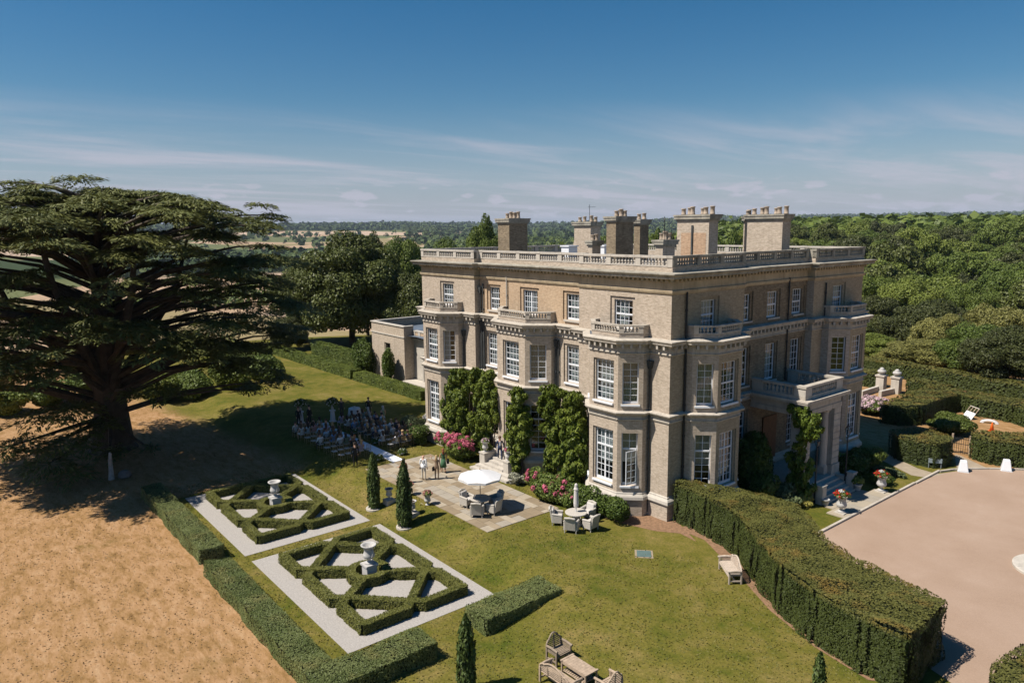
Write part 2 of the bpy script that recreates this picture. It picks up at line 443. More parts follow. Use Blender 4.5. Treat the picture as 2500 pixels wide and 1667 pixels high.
LOW = [UP[0]] + [fr(p) for p in BAYS_F[0]] + [UP[1], UP[2]] + [fr(p) for p in BAYS_F[1]] + [UP[3], UP[4]] + [fr(p) for p in BAYS_F[2]] + [UP[5]] \
    + [en(p) for p in BAYS_E[0]] + [UP[6], UP[7], UP[8], UP[9]] + [en(p) for p in BAYS_E[1]] + [UP[10], UP[11]]

def offset_poly(poly, d):
    n = len(poly); out = []
    for i in range(n):
        p, q, r = Vector(poly[i - 1]), Vector(poly[i]), Vector(poly[(i + 1) % n])
        a, b = (q - p).normalized(), (r - q).normalized()
        n1, n2 = Vector((a.y, -a.x)), Vector((b.y, -b.x))
        o = q + (n1 + n2) / (1 + n1.dot(n2)) * d
        out.append((o.x, o.y))
    return out

def sweep(mb, poly, prof):
    n = len(poly); rings = [[(x, y, z) for x, y in offset_poly(poly, d)] for d, z in prof]
    vs = [p for r in rings for p in r]
    fs = [(i * n + k, i * n + (k + 1) % n, (i + 1) * n + (k + 1) % n, (i + 1) * n + k) for i in range(len(prof) - 1) for k in range(n)]
    mb.add(vs, fs)

def TF(p0, p1):
    """local frame of a wall run: u along it, d into the house, z up"""
    t = (Vector(p1) - Vector(p0)).normalized()
    return Matrix(((t.x, -t.y, 0, p0[0]), (t.y, t.x, 0, p0[1]), (0, 0, 1, 0), (0, 0, 0, 1)))

def wall_panel(mb, p0, p1, z0, z1, ops=(), step=0.0):
    T = TF(p0, p1); ln = (Vector(p1) - Vector(p0)).length
    def q(a, b, c, d): mb.add([a, b, c, d], [(0, 1, 2, 3)], T)
    us = [0.0]
    O = []
    for (u0, u1, za, zb) in sorted(ops):
        O.append((u0 - step, u1 + step, za, zb + step * 0.75, u0, u1, za, zb)); us += [u0 - step, u1 + step]
    us.append(ln)
    for i in range(len(us) - 1):
        a, b = us[i], us[i + 1]
        if b - a < 1e-5: continue
        if i % 2 == 0: q((a, 0, z0), (b, 0, z0), (b, 0, z1), (a, 0, z1))
        else:
            A, B, za, zb = O[i // 2][:4]
            q((a, 0, z0), (b, 0, z0), (b, 0, za), (a, 0, za)); q((a, 0, zb), (b, 0, zb), (b, 0, z1), (a, 0, z1))
    for A, B, za, zb, u0, u1, y0, y1 in O:
        def ring(a, b, c, d, d0, d1):
            q((a, d0, c), (a, d1, c), (a, d1, d), (a, d0, d)); q((b, d1, c), (b, d0, c), (b, d0, d), (b, d1, d))
            q((a, d0, c), (b, d0, c), (b, d1, c), (a, d1, c)); q((a, d1, d), (b, d1, d), (b, d0, d), (a, d0, d))
        if step:
            ring(A, B, za, zb, 0, 0.09)
            q((A, .09, za), (u0, .09, za), (u0, .09, zb), (A, .09, zb)); q((u1, .09, za), (B, .09, za), (B, .09, zb), (u1, .09, zb))
            q((u0, .09, y1), (u1, .09, y1), (u1, .09, zb), (u0, .09, zb))
        ring(u0, u1, y0, y1, 0.09 if step else 0, 0.36)
    return T

PANES = []       # (window object, matrix, priority)
PANE = MB().box(-0.5, 0.5, -0.006, 0.006, -0.5, 0.5).mesh('pane')
PANE.materials.append(GLASS)

def window(T, u0, u1, splits, cols, curtain='sheer', mull=0, sill=True, label=None, parent=None, frame=0.07, din=0.20, mat=None, opened=None):
    z0, z1 = splits[0][0], splits[-1][1]
    f = MB(); a, b = din, din + 0.07
    f.box(u0, u0 + frame, a, b, z0, z1, T); f.box(u1 - frame, u1, a, b, z0, z1, T)
    f.box(u0 + frame, u1 - frame, a, b, z1 - frame, z1, T); f.box(u0 + frame, u1 - frame, a, b, z0, z0 + frame * 1.8, T)
    for s in splits[:-1]: f.box(u0 + frame, u1 - frame, a - 0.015, b, s[1] - 0.045, s[1] + 0.045, T)
    ps = []
    for k, (za, zb, rows) in enumerate(splits):
        A = za + (frame * 1.8 if k == 0 else 0.045); B = zb - (frame if k == len(splits) - 1 else 0.045)
        U0, U1 = u0 + frame, u1 - frame
        for c in range(1, cols):
            u = U0 + (U1 - U0) * c / cols; h = 0.05 if (mull and c == cols // 2) else 0.014
            if opened and k == 0: continue
            f.box(u - h, u + h, a + 0.01, b - 0.012, A, B, T)
        for r in range(1, rows):
            z = A + (B - A) * r / rows
            if opened and k == 0: continue
            f.box(U0, U1, a + 0.014, b - 0.018, z - 0.014, z + 0.014, T)
        if not (opened and k == 0):
            for c in range(cols):
                for r in range(rows):
                    uc = U0 + (U1 - U0) * (c + .5) / cols; zc_ = A + (B - A) * (r + .5) / rows
                    ps.append((uc, zc_, (U1 - U0) / cols - 0.018, (B - A) / rows - 0.018))
    w = obj('window', f, mat or WHITE, parent or mansion)
    if label: w['label'] = label
    for uc, zc_, pw, phh in ps:
        mm = T @ Matrix.Translation((uc, a + 0.035, zc_)) @ Matrix.Diagonal((pw, 1, phh, 1))
        PANES.append((w, mm))
    if sill: obj('sill', MB().box(u0 - 0.08, u1 + 0.08, -0.10, a, z0 - 0.11, z0 - 0.004, T), WHITE if sill == 'w' else STONE_L, w)
    if opened:          # a hinged leaf standing open, hung on the right-hand jamb
        za, zb, rows = splits[0]; A, B = za + frame * 1.8, zb - 0.05; ww = u1 - u0 - 2 * frame
        H = T @ Matrix.Translation((u1 - frame, a, 0)) @ Matrix.Rotation(opened, 4, 'Z')
        lf = MB()
        for c in (0, cols): lf.box(-ww + ww * c / cols - (0 if c == 0 else .05), -ww + ww * c / cols + (.05 if c == 0 else 0), -.04, 0, A, B, H)
        lf.box(-ww + .05, -.05, -.04, 0, A, A + .09, H); lf.box(-ww + .05, -.05, -.04, 0, B - .05, B, H)
        for c in range(1, cols): lf.box(-ww + ww * c / cols - .014, -ww + ww * c / cols + .014, -.034, -.006, A + .09, B - .05, H)
        for r in range(1, rows):
            z = A + (B - A) * r / rows; lf.box(-ww + .05, -.05, -.032, -.008, z - .014, z + .014, H)
        leaf = obj('casement', lf, WHITE, w)
        for c in range(cols):
            for r in range(rows):
                mm = H @ Matrix.Translation((-ww + ww * (c + .5) / cols, -.02, A + (B - A) * (r + .5) / rows)) @ Matrix.Diagonal((ww / cols - .03, 1, (B - A) / rows - .03, 1))
                PANES.append((w, mm))
    # curtains hang just behind the glass
    def drape(ua, ub, za, zb, d, mat_, folds):
        m = MB(); k = max(4, folds * 2); vs = []
        for i in range(k + 1):
            u = ua + (ub - ua) * i / k; dd = d + (0.035 if i % 2 else -0.02) + random.uniform(-.012, .012)
            vs += [(u, dd, za), (u, dd, zb)]
        m.add(vs, [(2 * i, 2 * i + 2, 2 * i + 3, 2 * i + 1) for i in range(k)], T)
        obj('curtain', m, mat_, w)
    ww = u1 - u0
    if curtain == 'sheer': drape(u0 + .02, u1 - .02, z0, z1, 0.42, CURT, int(ww * 9))
    elif curtain == 'sides':
        drape(u0 + .02, u0 + ww * .30, z0, z1, 0.42, CURT, 4); drape(u1 - ww * .30, u1 - .02, z0, z1, 0.42, CURT, 4)
    elif curtain == 'left': drape(u0 + .02, u0 + ww * .55, z0, z1, 0.42, CURT, 5)
    elif curtain == 'blind': drape(u0 + .02, u1 - .02, z0 + (z1 - z0) * .42, z1, 0.42, CURT2, 3)
    elif curtain == 'upper': drape(u0 + .02, u1 - .02, z0 + (z1 - z0) * .36, z1, 0.42, CURT, int(ww * 8))
    elif curtain == 'cream': drape(u0 + .02, u1 - .02, z0, z1, 0.42, CURT2, int(ww * 7))
    return w

GFS = [(1.80, 3.95, 5), (3.95, 4.93, 2)]
FFS = [(6.62, 7.80, 3), (7.80, 9.02, 3)]
SFS = [(10.72, 11.55, 2), (11.55, 12.40, 2)]
DOORF = [(0.86, 3.75, 6), (3.75, 4.80, 2)]

wl = {'a': MB(), 'o': MB(), 'd': MB(), 'od': MB(), 'e': MB(), 'e2': MB()}
def seg(pa, pb, z0, z1, wins, key='a', step=0.0):
    """one wall run with its windows: wins = (centre u, width, splits, cols, curtain, kwargs)"""
    ops = [(u - w / 2, u + w / 2, sp[0][0] - 0.0, sp[-1][1]) for u, w, sp, *_ in wins]
    T = wall_panel(wl[key], pa, pb, z0, z1, ops, step)
    for u, w, sp, cols, cur, kw in wins:
        window(T, u - w / 2, u + w / 2, sp, cols, cur, **kw)

def D(a, b): return (Vector(b) - Vector(a)).length
# ---- second floor walls on the plain plan
def up_seg(i, wins, key='a', step=0.25): seg(UP[i], UP[(i + 1) % len(UP)], 10.30, 12.95, wins, key, step)
up_seg(0, [(PW / 2, 1.42, SFS, 4, 'sheer', {})])
up_seg(1, []); up_seg(3, [])
cl = D(UP[2], UP[3])
up_seg(2, [(-16.45 + HL - PW, 1.16, SFS, 4, 'left', {}), (-12.5 + HL - PW, 1.5, [(10.72, 12.40, 4)], 6, 'sheer', {'mull': 1}), (-8.28 + HL - PW, 1.30, SFS, 4, 'sheer', {})], 'o', 0.24)
up_seg(4, [(PW / 2, 1.42, SFS, 4, 'left', {})])
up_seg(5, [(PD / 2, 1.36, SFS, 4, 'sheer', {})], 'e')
up_seg(6, []); up_seg(8, [])
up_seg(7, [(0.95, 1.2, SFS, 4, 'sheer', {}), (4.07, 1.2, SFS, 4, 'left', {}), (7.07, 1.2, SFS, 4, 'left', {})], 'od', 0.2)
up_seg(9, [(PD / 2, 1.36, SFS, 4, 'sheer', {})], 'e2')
up_seg(10, []); up_seg(11, [])
# ---- ground and first floor on the plan with bays
idx = {p: i for i, p in enumerate(LOW)}
nlow = len(LOW)
def run(i, gf, ff, key='a', step=0.0):
    a, b = LOW[i], LOW[(i + 1) % nlow]
    seg(a, b, 0.9, 5.72, gf, key, step); seg(a, b, 6.15, 9.55, ff, key, step)
def bay_runs(i0, hf, ch, curt, ww=1.42, cw=0.92, door=False, open_r=None, fk='a'):
    # i0: first bay point index; runs: i0..i0+5
    run(i0, [], [])
    kw = {'sill': 'w'}
    sgf = DOORF if door else GFS
    run(i0 + 1, [(ch / 2, cw, GFS, 2, curt[0], kw)], [(ch / 2, cw, [(6.62, 9.02, 6)], 2, curt[1], kw)], step=0)
    run(i0 + 2, [(hf, ww, sgf, 4, curt[2], {'mull': 1, 'sill': False if door else 'w', 'frame': .09})], [(hf, ww, FFS, 4, curt[3], kw)], fk, step=0.1)
    kr = dict(kw)
    if open_r: kr['opened'] = open_r; kr['label'] = 'white casement window standing open'
    run(i0 + 3, [(ch / 2, cw, GFS, 2, curt[4], kr)], [(ch / 2, cw, [(6.62, 9.02, 6)], 2, curt[5], kw)], step=0)
    run(i0 + 4, [], [])
c1, c2 = math.hypot(1.01, 1.0), math.hypot(1.225, 1.23)
run(0, [], [])
bay_runs(1, 1.12, c1, ('sheer', 'sheer', 'left', 'left', 'blind', 'left'))
run(6, [], []); run(7, [], [])
wr = lambda x: x - (-HL + PW)
run(8, [(wr(-16.75), 1.1, GFS, 3, 'left', {})], [(wr(-16.72), 1.2, FFS, 4, 'left', {'sill': 'w'})], step=0.2)
bay_runs(9, 1.475, c2, ('sheer', 'sheer', 'none', 'sheer', 'none', 'cream'), 1.5, 1.1, True)
run(14, [(-8.25 - (-12.5 + 2.7), 1.15, GFS, 3, 'none', {'sill': 'w'})], [(-8.25 - (-12.5 + 2.7), 1.28, FFS, 4, 'sheer', {'sill': 'w'})], step=0.2)
run(15, [], []); run(16, [], [])
bay_runs(17, 1.12, c1, ('sheer', 'sheer', 'upper', 'sheer', 'blind', 'cream'), open_r=R(38))
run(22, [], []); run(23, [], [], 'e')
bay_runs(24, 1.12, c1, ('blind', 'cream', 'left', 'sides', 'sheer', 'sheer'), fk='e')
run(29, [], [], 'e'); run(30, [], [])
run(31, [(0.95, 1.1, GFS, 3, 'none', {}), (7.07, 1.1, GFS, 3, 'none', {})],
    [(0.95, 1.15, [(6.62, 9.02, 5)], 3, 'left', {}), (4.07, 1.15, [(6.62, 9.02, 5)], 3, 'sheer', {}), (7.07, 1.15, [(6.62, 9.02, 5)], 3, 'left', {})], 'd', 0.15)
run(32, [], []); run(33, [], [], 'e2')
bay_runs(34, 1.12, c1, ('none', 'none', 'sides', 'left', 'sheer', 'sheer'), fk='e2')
for i in range(39, nlow): run(i, [], [])
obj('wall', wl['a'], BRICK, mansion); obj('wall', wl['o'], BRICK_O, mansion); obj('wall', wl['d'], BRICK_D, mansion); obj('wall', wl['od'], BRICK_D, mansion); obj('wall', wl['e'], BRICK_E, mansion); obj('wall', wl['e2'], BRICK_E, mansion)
# front door glazing is dark; a near-black core stands in for the shade in the rooms
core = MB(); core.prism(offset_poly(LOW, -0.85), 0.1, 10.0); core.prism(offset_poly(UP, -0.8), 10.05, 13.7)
obj('dark_room_core', core, DARK, mansion)
# lower wall, plinth, strings and cornices
lw = MB(); sweep(lw, LOW, [(0.10, -0.3), (0.10, 0.96)]); obj('base_wall', lw, BRICK, mansion)
pm = MB(); sweep(pm, LOW, [(0.10, 0.955), (0.20, 0.97), (0.22, 1.02), (0.20, 1.18), (0.12, 1.28), (0.07, 1.30), (0.06, 1.38), (0.0, 1.42)]); obj('plinth_moulding', pm, STONE_L, mansion)
sm_ = MB(); sweep(sm_, LOW, [(0.0, 5.68), (0.06, 5.69), (0.08, 5.77), (0.03, 5.80), (0.03, 5.97), (0.10, 5.99), (0.20, 6.04), (0.25, 6.11), (0.26, 6.17), (0.0, 6.25)]); obj('string_course', sm_, STONE, mansion)
mc = MB(); sweep(mc, LOW, [(0.0, 9.50), (0.05, 9.51), (0.08, 9.58), (0.03, 9.61), (0.03, 9.95), (0.08, 9.98), (0.12, 10.08), (0.34, 10.12), (0.36, 10.22), (0.42, 10.30), (0.42, 10.35), (0.0, 10.42)]); obj('middle_cornice', mc, STONE, mansion)
lid = MB(); lid.add([(x, y, 10.40) for x, y in offset_poly(LOW, 0.02)], [tuple(range(nlow))]); obj('bay_roof', lid, LEAD, mansion)
fz = MB(); sweep(fz, UP, [(0.0, 12.90), (0.05, 12.91), (0.09, 12.98), (0.12, 13.09), (0.12, 13.12), (0.03, 13.14), (0.03, 13.58)]); obj('frieze', fz, STONE_O, mansion)
tc_ = MB(); sweep(tc_, UP, [(0.02, 13.57), (0.10, 13.60), (0.14, 13.76), (0.52, 13.79), (0.54, 13.90), (0.62, 13.99), (0.66, 14.02), (0.66, 14.08), (-0.05, 14.13)]); obj('top_cornice', tc_, STONE_D, mansion)
pa = MB(); sweep(pa, UP, [(0.0, 14.0), (0.0, 14.40)]); sweep(pa, UP, [(-0.30, 14.40), (-0.30, 13.95)]); obj('parapet', pa, BRICK, mansion)
obj('roof', MB().add([(x, y, 14.0) for x, y in offset_poly(UP, -0.28)], [tuple(range(len(UP)))]), FELT, mansion)

def dentils(poly, dist, z0, z1, w, step, d0, skip=()):
    m = MB(); n = len(poly)
    for i in range(n):
        if i in skip: continue
        a, b = poly[i], poly[(i + 1) % n]; ln = D(a, b)
        if ln < 0.7: continue
        T = TF(a, b); k = max(1, int(ln / step)); 
        for j in range(k):
            u = ln * (j + .5) / k; m.box(u - w / 2, u + w / 2, -dist, -d0, z0, z1, T)
    return m
tag(obj('dentils', dentils(UP, 0.27, 13.62, 13.755, 0.15, 0.34, 0.10, (10, 11)), STONE_O, mansion), kind='stuff')
tag(obj('brackets', dentils(LOW, 0.29, 9.86, 10.10, 0.13, 0.42, 0.02, (40, 41)), STONE, mansion), kind='stuff')

# ---- balustrades
BAL = [(0.05, 0), (0.075, 0.01), (0.075, 0.05), (0.045, 0.08), (0.085, 0.16), (0.075, 0.22), (0.04, 0.32), (0.05, 0.35), (0.07, 0.37), (0.07, 0.40)]
def baluster_run(mb, piers, rails, T, ln, npan, z, h, thick=0.2, ends=(1, 1), pw=0.36, per=8):
    """rails + piers + balusters of one straight run; local u along, d inward"""
    s = h / 0.56
    rails.box(0, ln, -0.02, thick + 0.02, z, z + 0.07 * s, T); rails.box(-0.04, ln + 0.04, -0.05, thick + 0.05, z + h - 0.12 * s, z + h, T)
    pan = (ln - pw) / npan
    for k in range(npan + 1):
        u = pw / 2 + pan * k
        if (k == 0 and not ends[0]) or (k == npan and not ends[1]): continue
        piers.append((u, T))
    for k in range(npan):
        a, b = pw + pan * k, pan * (k + 1)
        n = max(3, int(round((b - a) / ((2.2 - .36) / per))))
        for j in range(n):
            u = a + (b - a) * (j + .5) / n
            mb.lathe([(r_ * .95, z + 0.07 * s + zz * (h - 0.19 * s) / 0.40) for r_, zz in BAL], 7, T=T @ Matrix.Translation((u, thick / 2, 0)))
PIERM = {}
def piers_out(piers, z, h, thick, pw, mat):
    key = (round(h, 3), thick, pw, mat.name)
    if key not in PIERM:
        m = MB(); m.box(-pw / 2, pw / 2, -0.03, thick + 0.03, 0, h); m.box(-pw / 2 - .03, pw / 2 + .03, -0.06, thick + 0.06, h - 0.115, h + 0.012)
        PIERM[key] = m.mesh('balustrade_pier'); PIERM[key].materials.append(mat)
    for u, T in piers:
        o = bpy.data.objects.new('balustrade_pier', PIERM[key]); COL.objects.link(o); o.parent = mansion
        o.matrix_local = T @ Matrix.Translation((u, 0, z))
npn = {0: 3, 1: 0, 2: 5, 3: 0, 4: 3, 5: 3, 6: 0, 7: 4, 8: 0, 9: 3, 10: 11, 11: 9}
for side, idxs in (('garden', (0, 1, 2, 3, 4)), ('entrance', (5, 6, 7, 8, 9)), ('back', (10, 11))):
    mb, rl, prs = MB(), MB(), []
    for i in idxs:
        a, b = UP[i], UP[(i + 1) % 12]
        if npn[i]: baluster_run(mb, prs, rl, TF(a, b), D(a, b), npn[i], 14.40, 0.60)
        else: rl.box(0, D(a, b), 0.0, 0.2, 14.41, 14.99, TF(a, b))
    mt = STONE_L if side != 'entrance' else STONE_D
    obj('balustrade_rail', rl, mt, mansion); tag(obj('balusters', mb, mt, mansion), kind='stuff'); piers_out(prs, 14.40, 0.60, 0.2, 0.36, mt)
# ---- balconies over the bays
def balcony(bay, f, zb=10.41, h=0.74, npan=(1, 1, 1), mat=STONE):
    pts = [f(p) for p in bay]
    mb, rl, prs, bs = MB(), MB(), [], MB()
    inner = offset_poly(LOW, -0.10)
    pin = [inner[idx[p]] for p in pts]
    ks = (1, 2, 3)
    for k, n in zip(ks, npan):
        a, b = pin[k], pin[k + 1]
        T = TF(a, b); ln = D(a, b)
        bs.box(0, ln, 0.01, 0.21, zb - 0.08, zb + 0.26, T)
        baluster_run(mb, prs, rl, T, ln, n, zb + 0.26, h - 0.26, 0.18, (1, k == 3), 0.26, 9)
    for k in (0, 4):
        a, b = pin[k], pin[k + 1]; T = TF(a, b); bs.box(0, D(a, b), 0.0, 0.18, zb - 0.08, zb + h - 0.13, T); rl.box(0, D(a, b), -.04, .22, zb + h - 0.12, zb + h - .004, T)
    obj('balcony_base', bs, BRICK, mansion); obj('balustrade_rail', rl, mat, mansion)
    tag(obj('balusters', mb, mat, mansion), kind='stuff'); piers_out(prs, zb + 0.26, h - 0.26, 0.18, 0.26, mat)
for b_ in BAYS_F: balcony(b_, fr)
for b_ in BAYS_E: balcony(b_, en, mat=STONE)
# ---- rain-water pipes with hopper heads
def pipe(x, y, n, z0, z1, r=0.055, hop=True, mat=PIPE):
    m = MB(); cx, cy = x + n[0] * 0.10, y + n[1] * 0.10
    m.lathe([(r, z0), (r, z1)], 8, cx, cy)
    for z in np.arange(z0 + .8, z1, 1.8): m.lathe([(r * 1.35, z - .06), (r * 1.35, z + .06)], 8, cx, cy)
    if hop: m.taper(cx, cy, z1 - 0.05, z1 + 0.42, 0.09, 0.09, 0.20, 0.17)
    obj('downpipe', m, mat, mansion)
pipe(-PW / 2 + 2.13 + .12, 0, (0, -1), 0.2, 8.7); pipe(-HL + PW / 2 + 2.13 + .12, 0, (0, -1), 0.2, 8.6)
pipe(-HL + PW + .18, RC, (0, -1), 6.3, 11.9); pipe(-HL + PW + .48, RC, (0, -1), 6.3, 12.6, .05, False)
pipe(-HL + PW + .3, RC, (0, -1), 0.3, 9.4); pipe(-HL + PW + .56, RC, (0, -1), 0.3, 9.4, .05, False)
pipe(-14.85, RC, (0, -1), 11.1, 13.2, .05, False, STONE_L); pipe(-12.5 + 2.7 + .1, RC, (0, -1), 1.0, 8.9, .07); pipe(-12.5 + 2.7 + .32, RC, (0, -1), 1.0, 9.2, .05, False)
pipe(0, 1.20, (1, 0), 0.4, 13.0, .06, False, IRON); pipe(-RC, PD + .35, (1, 0), 0.4, 13.3, .07, True, IRON); pipe(-RC, 12.6, (1, 0), 6.4, 13.2, .05, False, IRON)
pipe(0, 16.42, (1, 0), 0.4, 12.7, .06, False, IRON); pipe(0, 5.68, (1, 0), 0.4, 9.3, .06, False, IRON)
# ---- chimneys: where each one's ray meets its likely distance on the roof
def chimney(px0, px1, dist, ztop, depth, mat, pots, rot=0.0, zb=13.95, shoulder=0.0, label=None, patch=None):
    c = at_depth((px0 + px1) / 2, 540, dist)
    wpx = (px1 - px0) * dist / CAM_F
    x, y = c[0], c[1]
    # widths along the house axes seen from the camera's direction
    wx = (wpx - depth * 0.63) / 0.776
    m = MB(); m.box(x - wx / 2, x + wx / 2, y - depth / 2, y + depth / 2, zb, ztop - 0.35)
    if shoulder: m.taper(x, y, zb, zb + 1.55, wx / 2 + shoulder, depth / 2 + .02, wx / 2 + .01, depth / 2 + .01)
    o = obj('chimney', m, mat, mansion)
    if label: o['label'] = label
    cp = MB(); cp.box(x - wx / 2 - .07, x + wx / 2 + .07, y - depth / 2 - .07, y + depth / 2 + .07, ztop - .42, ztop - .30)
    cp.box(x - wx / 2 - .16, x + wx / 2 + .16, y - depth / 2 - .16, y + depth / 2 + .16, ztop - .298, ztop - .12); cp.box(x - wx / 2 - .2, x + wx / 2 + .2, y - depth / 2 - .2, y + depth / 2 + .2, ztop - .118, ztop)
    obj('chimney_cap', cp, STONE_D, o)
    if patch: obj('brick_patch', MB().box(x - wx * .36, x + wx * .42, y - depth / 2 - .012, y - depth / 2 + .1, zb, zb + 2.2), patch, o); 
    if patch: obj('flue_pipe', MB().box(x - .06, x + .06, y - depth / 2 - .09, y - depth / 2 - .014, zb, zb + 2.7), PIPE, o)
    for k, dx in enumerate(pots):
        r = 0.15; hh = 0.42 + 0.06 * ((k * 7) % 3)
        obj('chimney_pot', MB().lathe([(r * 1.1, ztop - .01), (r * 1.1, ztop + .06), (r, ztop + .08), (r * .92, ztop + hh - .08), (r * 1.12, ztop + hh - .06), (r * 1.1, ztop + hh), (r * .8, ztop + hh), (r * .7, ztop + hh - .1)], 10, x + dx * wx, y + (.12 if k % 2 else -.1)), CLAY, o, True)
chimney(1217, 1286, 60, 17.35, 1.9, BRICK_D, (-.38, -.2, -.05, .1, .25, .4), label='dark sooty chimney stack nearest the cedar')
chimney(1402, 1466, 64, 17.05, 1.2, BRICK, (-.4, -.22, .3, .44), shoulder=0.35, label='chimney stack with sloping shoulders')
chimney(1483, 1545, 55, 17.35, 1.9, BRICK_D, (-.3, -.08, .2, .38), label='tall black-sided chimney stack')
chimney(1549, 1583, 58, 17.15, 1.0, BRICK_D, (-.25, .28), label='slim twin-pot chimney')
chimney(1657, 1749, 51, 17.35, 1.0, BRICK, (-.42, -.28, -.13, .13, .28, .42), patch=BRICK_R, label='wide chimney stack patched with red brick')
chimney(1818, 1836, 56, 17.25, 1.0, BRICK, (-.3, .3), label='narrow chimney stack behind the far wide one'); chimney(1832, 1922, 54, 17.35, 1.0, BRICK, (-.4, -.22, -.05, .18, .31, .45), label='wide chimney stack nearest the entrance end')
chimney(1603, 1648, 48, 15.75, 1.2, BRICK, (-.35, -.12, .1, .32), label='low chimney stack with four short pots')
chimney(1437, 1466, 56, 15.6, 0.9, BRICK, (-.2, .2), label='low two-pot chimney stack')
# rooftop lantern boxes, rail and aerial
for px, dist, w_ in ((1390, 62, .9), (1476, 62, .9)):
    c = at_depth(px, 600, dist); lan = MB(); lan.box(c[0] - w_ / 2, c[0] + w_ / 2, c[1] - .5, c[1] + .5, 13.98, 15.0)
    lan.box(c[0] - w_ / 2 - .08, c[0] + w_ / 2 + .08, c[1] - .58, c[1] + .58, 15.001, 15.1); obj('roof_lantern', lan, WHITE, mansion)
c = at_depth(1437, 540, 64); aer = MB(); aer.lathe([(.02, 17.0), (.02, 18.5)], 6, c[0] + .1, c[1]); aer.tube([(c[0] - .1, c[1], 18.3), (c[0] + .8, c[1], 18.3)], .012, 5)
for k in range(5): aer.tube([(c[0] + .1 + k * .15, c[1] - .2, 18.3), (c[0] + .1 + k * .15, c[1] + .2, 18.3)], .01, 4)
obj('aerial', aer, IRON, mansion)
c = at_depth(1622, 560, 47); obj('antenna_mast', MB().lathe([(.02, 15.7), (.02, 17.2)], 6, c[0], c[1]).lathe([(.09, 17.0), (.02, 17.1)], 8, c[0], c[1]), IRON, mansion)

# ---- the stone porch on the entrance front
porch = thing('entrance_porch', 'stone entrance porch with rusticated piers columns and balustraded balcony', 'porch', (0, 0, 0))
PX, PY0, PY1 = 3.2, 8.75, 13.25
for y0, y1 in ((PY0, PY0 + .85), (PY1 - .85, PY1)):
    m = MB()
    for k in range(9):
        z = 1.45 + k * 0.415
        m.box(PX - .85, PX, y0, y1, z + .02, z + .395); m.box(PX - .82, PX - .03, y0 + .03, y1 - .03, z - .02, z + .02)
    m.box(PX - .9, PX + .06, y0 - .06, y1 + .06, 0.82, 1.44)
    obj('pier', m, STONE, porch)
for y in (PY0 + 1.08, PY1 - 1.08):
    m = MB(); m.box(PX - .78, PX - .22, y - .28, y + .28, .82, 1.30)
    m.lathe([(.30, 1.30), (.30, 1.38), (.25, 1.44), (.25, 3.2), (.215, 4.75), (.25, 4.78), (.25, 4.84), (.23, 4.86), (.30, 5.0)], 20, PX - .5, y); m.box(PX - .82, PX - .18, y - .32, y + .32, 5.0, 5.17)
    obj('column', m, STONE_L, porch, False)
en_ = MB(); en_.box(-.48, PX + .02, PY0 - .02, PY1 + .02, 5.18, 5.48); en_.box(-.48, PX - .02, PY0 + .02, PY1 - .02, 5.481, 5.86)
en_.box(-.48, PX + .12, PY0 - .12, PY1 + .12, 5.861, 5.99); en_.box(-.48, PX + .34, PY0 - .34, PY1 + .34, 5.991, 6.10); en_.box(-.48, PX + .38, PY0 - .38, PY1 + .38, 6.101, 6.20)
obj('entablature', en_, STONE, porch)
bm_, br_, bs_ = MB(), MB(), MB()
for a, b, solid in (((PX, PY0), (PX, PY1), 1), ((-.45, PY0), (PX, PY0), 0), ((PX, PY1), (-.45, PY1), 0)):
    T = TF(a, b); ln = D(a, b)
    k_ = 0 if solid else .003
    br_.box(0 if solid or a[0] < 0 else .3, ln if solid or a[0] > 0 else ln - .3, .0 + k_, .3 - k_, 6.201, 6.42 - k_, T); br_.box(-.05 if solid or a[0] < 0 else .36, ln + .05 if solid or a[0] > 0 else ln - .36, -.05 + k_, .35 - k_, 6.90 + k_, 7.05 - k_, T)
    e = 0.75
    if solid: obj('corner_block', MB().box(0, e, .004, .296, 6.421, 6.898, T), STONE_L, porch); obj('corner_block', MB().box(ln - e, ln, .004, .296, 6.421, 6.898, T), STONE_L, porch)
    else: obj('corner_block', MB().box(.0 if a[0] < 0 else .302, e, .006, .294, 6.422, 6.897, T), STONE_L, porch); obj('corner_block', MB().box(ln - e, ln - (.302 if a[0] < 0 else 0), .006, .294, 6.422, 6.897, T), STONE_L, porch)
    n = int((ln - 2 * e) / .25)
    for k in range(n):
        u = e + (ln - 2 * e) * (k + .5) / n; bm_.lathe([(r_ * 1.2, 6.42 + z / .4 * .48) for r_, z in BAL], 7, T=T @ Matrix.Translation((u, .15, 0)))
obj('balustrade_rail', br_, STONE, porch); tag(obj('balusters', bm_, STONE, porch), kind='stuff')
obj('balcony_floor', MB().box(-.45, PX - .3, PY0 + .3, PY1 - .3, 6.205, 6.24), STONE_D, porch)
obj('porch_floor', MB().box(-.4, PX + .1, PY0 - .1, PY1 + .1, 0.0, 0.82), STONE_L, porch)
dr = MB(); dr.box(-.49, -.40, 10.2, 11.8, .825, 4.2); obj('door', dr, WOODD, porch)
for k in range(4):
    st = MB().box(PX + .1 + k * .34, PX + .1 + (k + 1) * .34, 9.3, 12.75, -.02, 0.82 - .164 * (k + 1)); obj('step', st, STONE_L, porch)
for y in (9.0, 12.76):
    obj('stair_wall', MB().box(PX + .12, PX + .9, y, y + .29, -.02, .80), STONE, porch); obj('stair_pillar', MB().box(PX + .9, PX + 1.32, y - .1, y + .36, -.02, 1.10).box(PX + .87, PX + 1.35, y - .13, y + .39, 1.101, 1.17), STONE_L, porch)

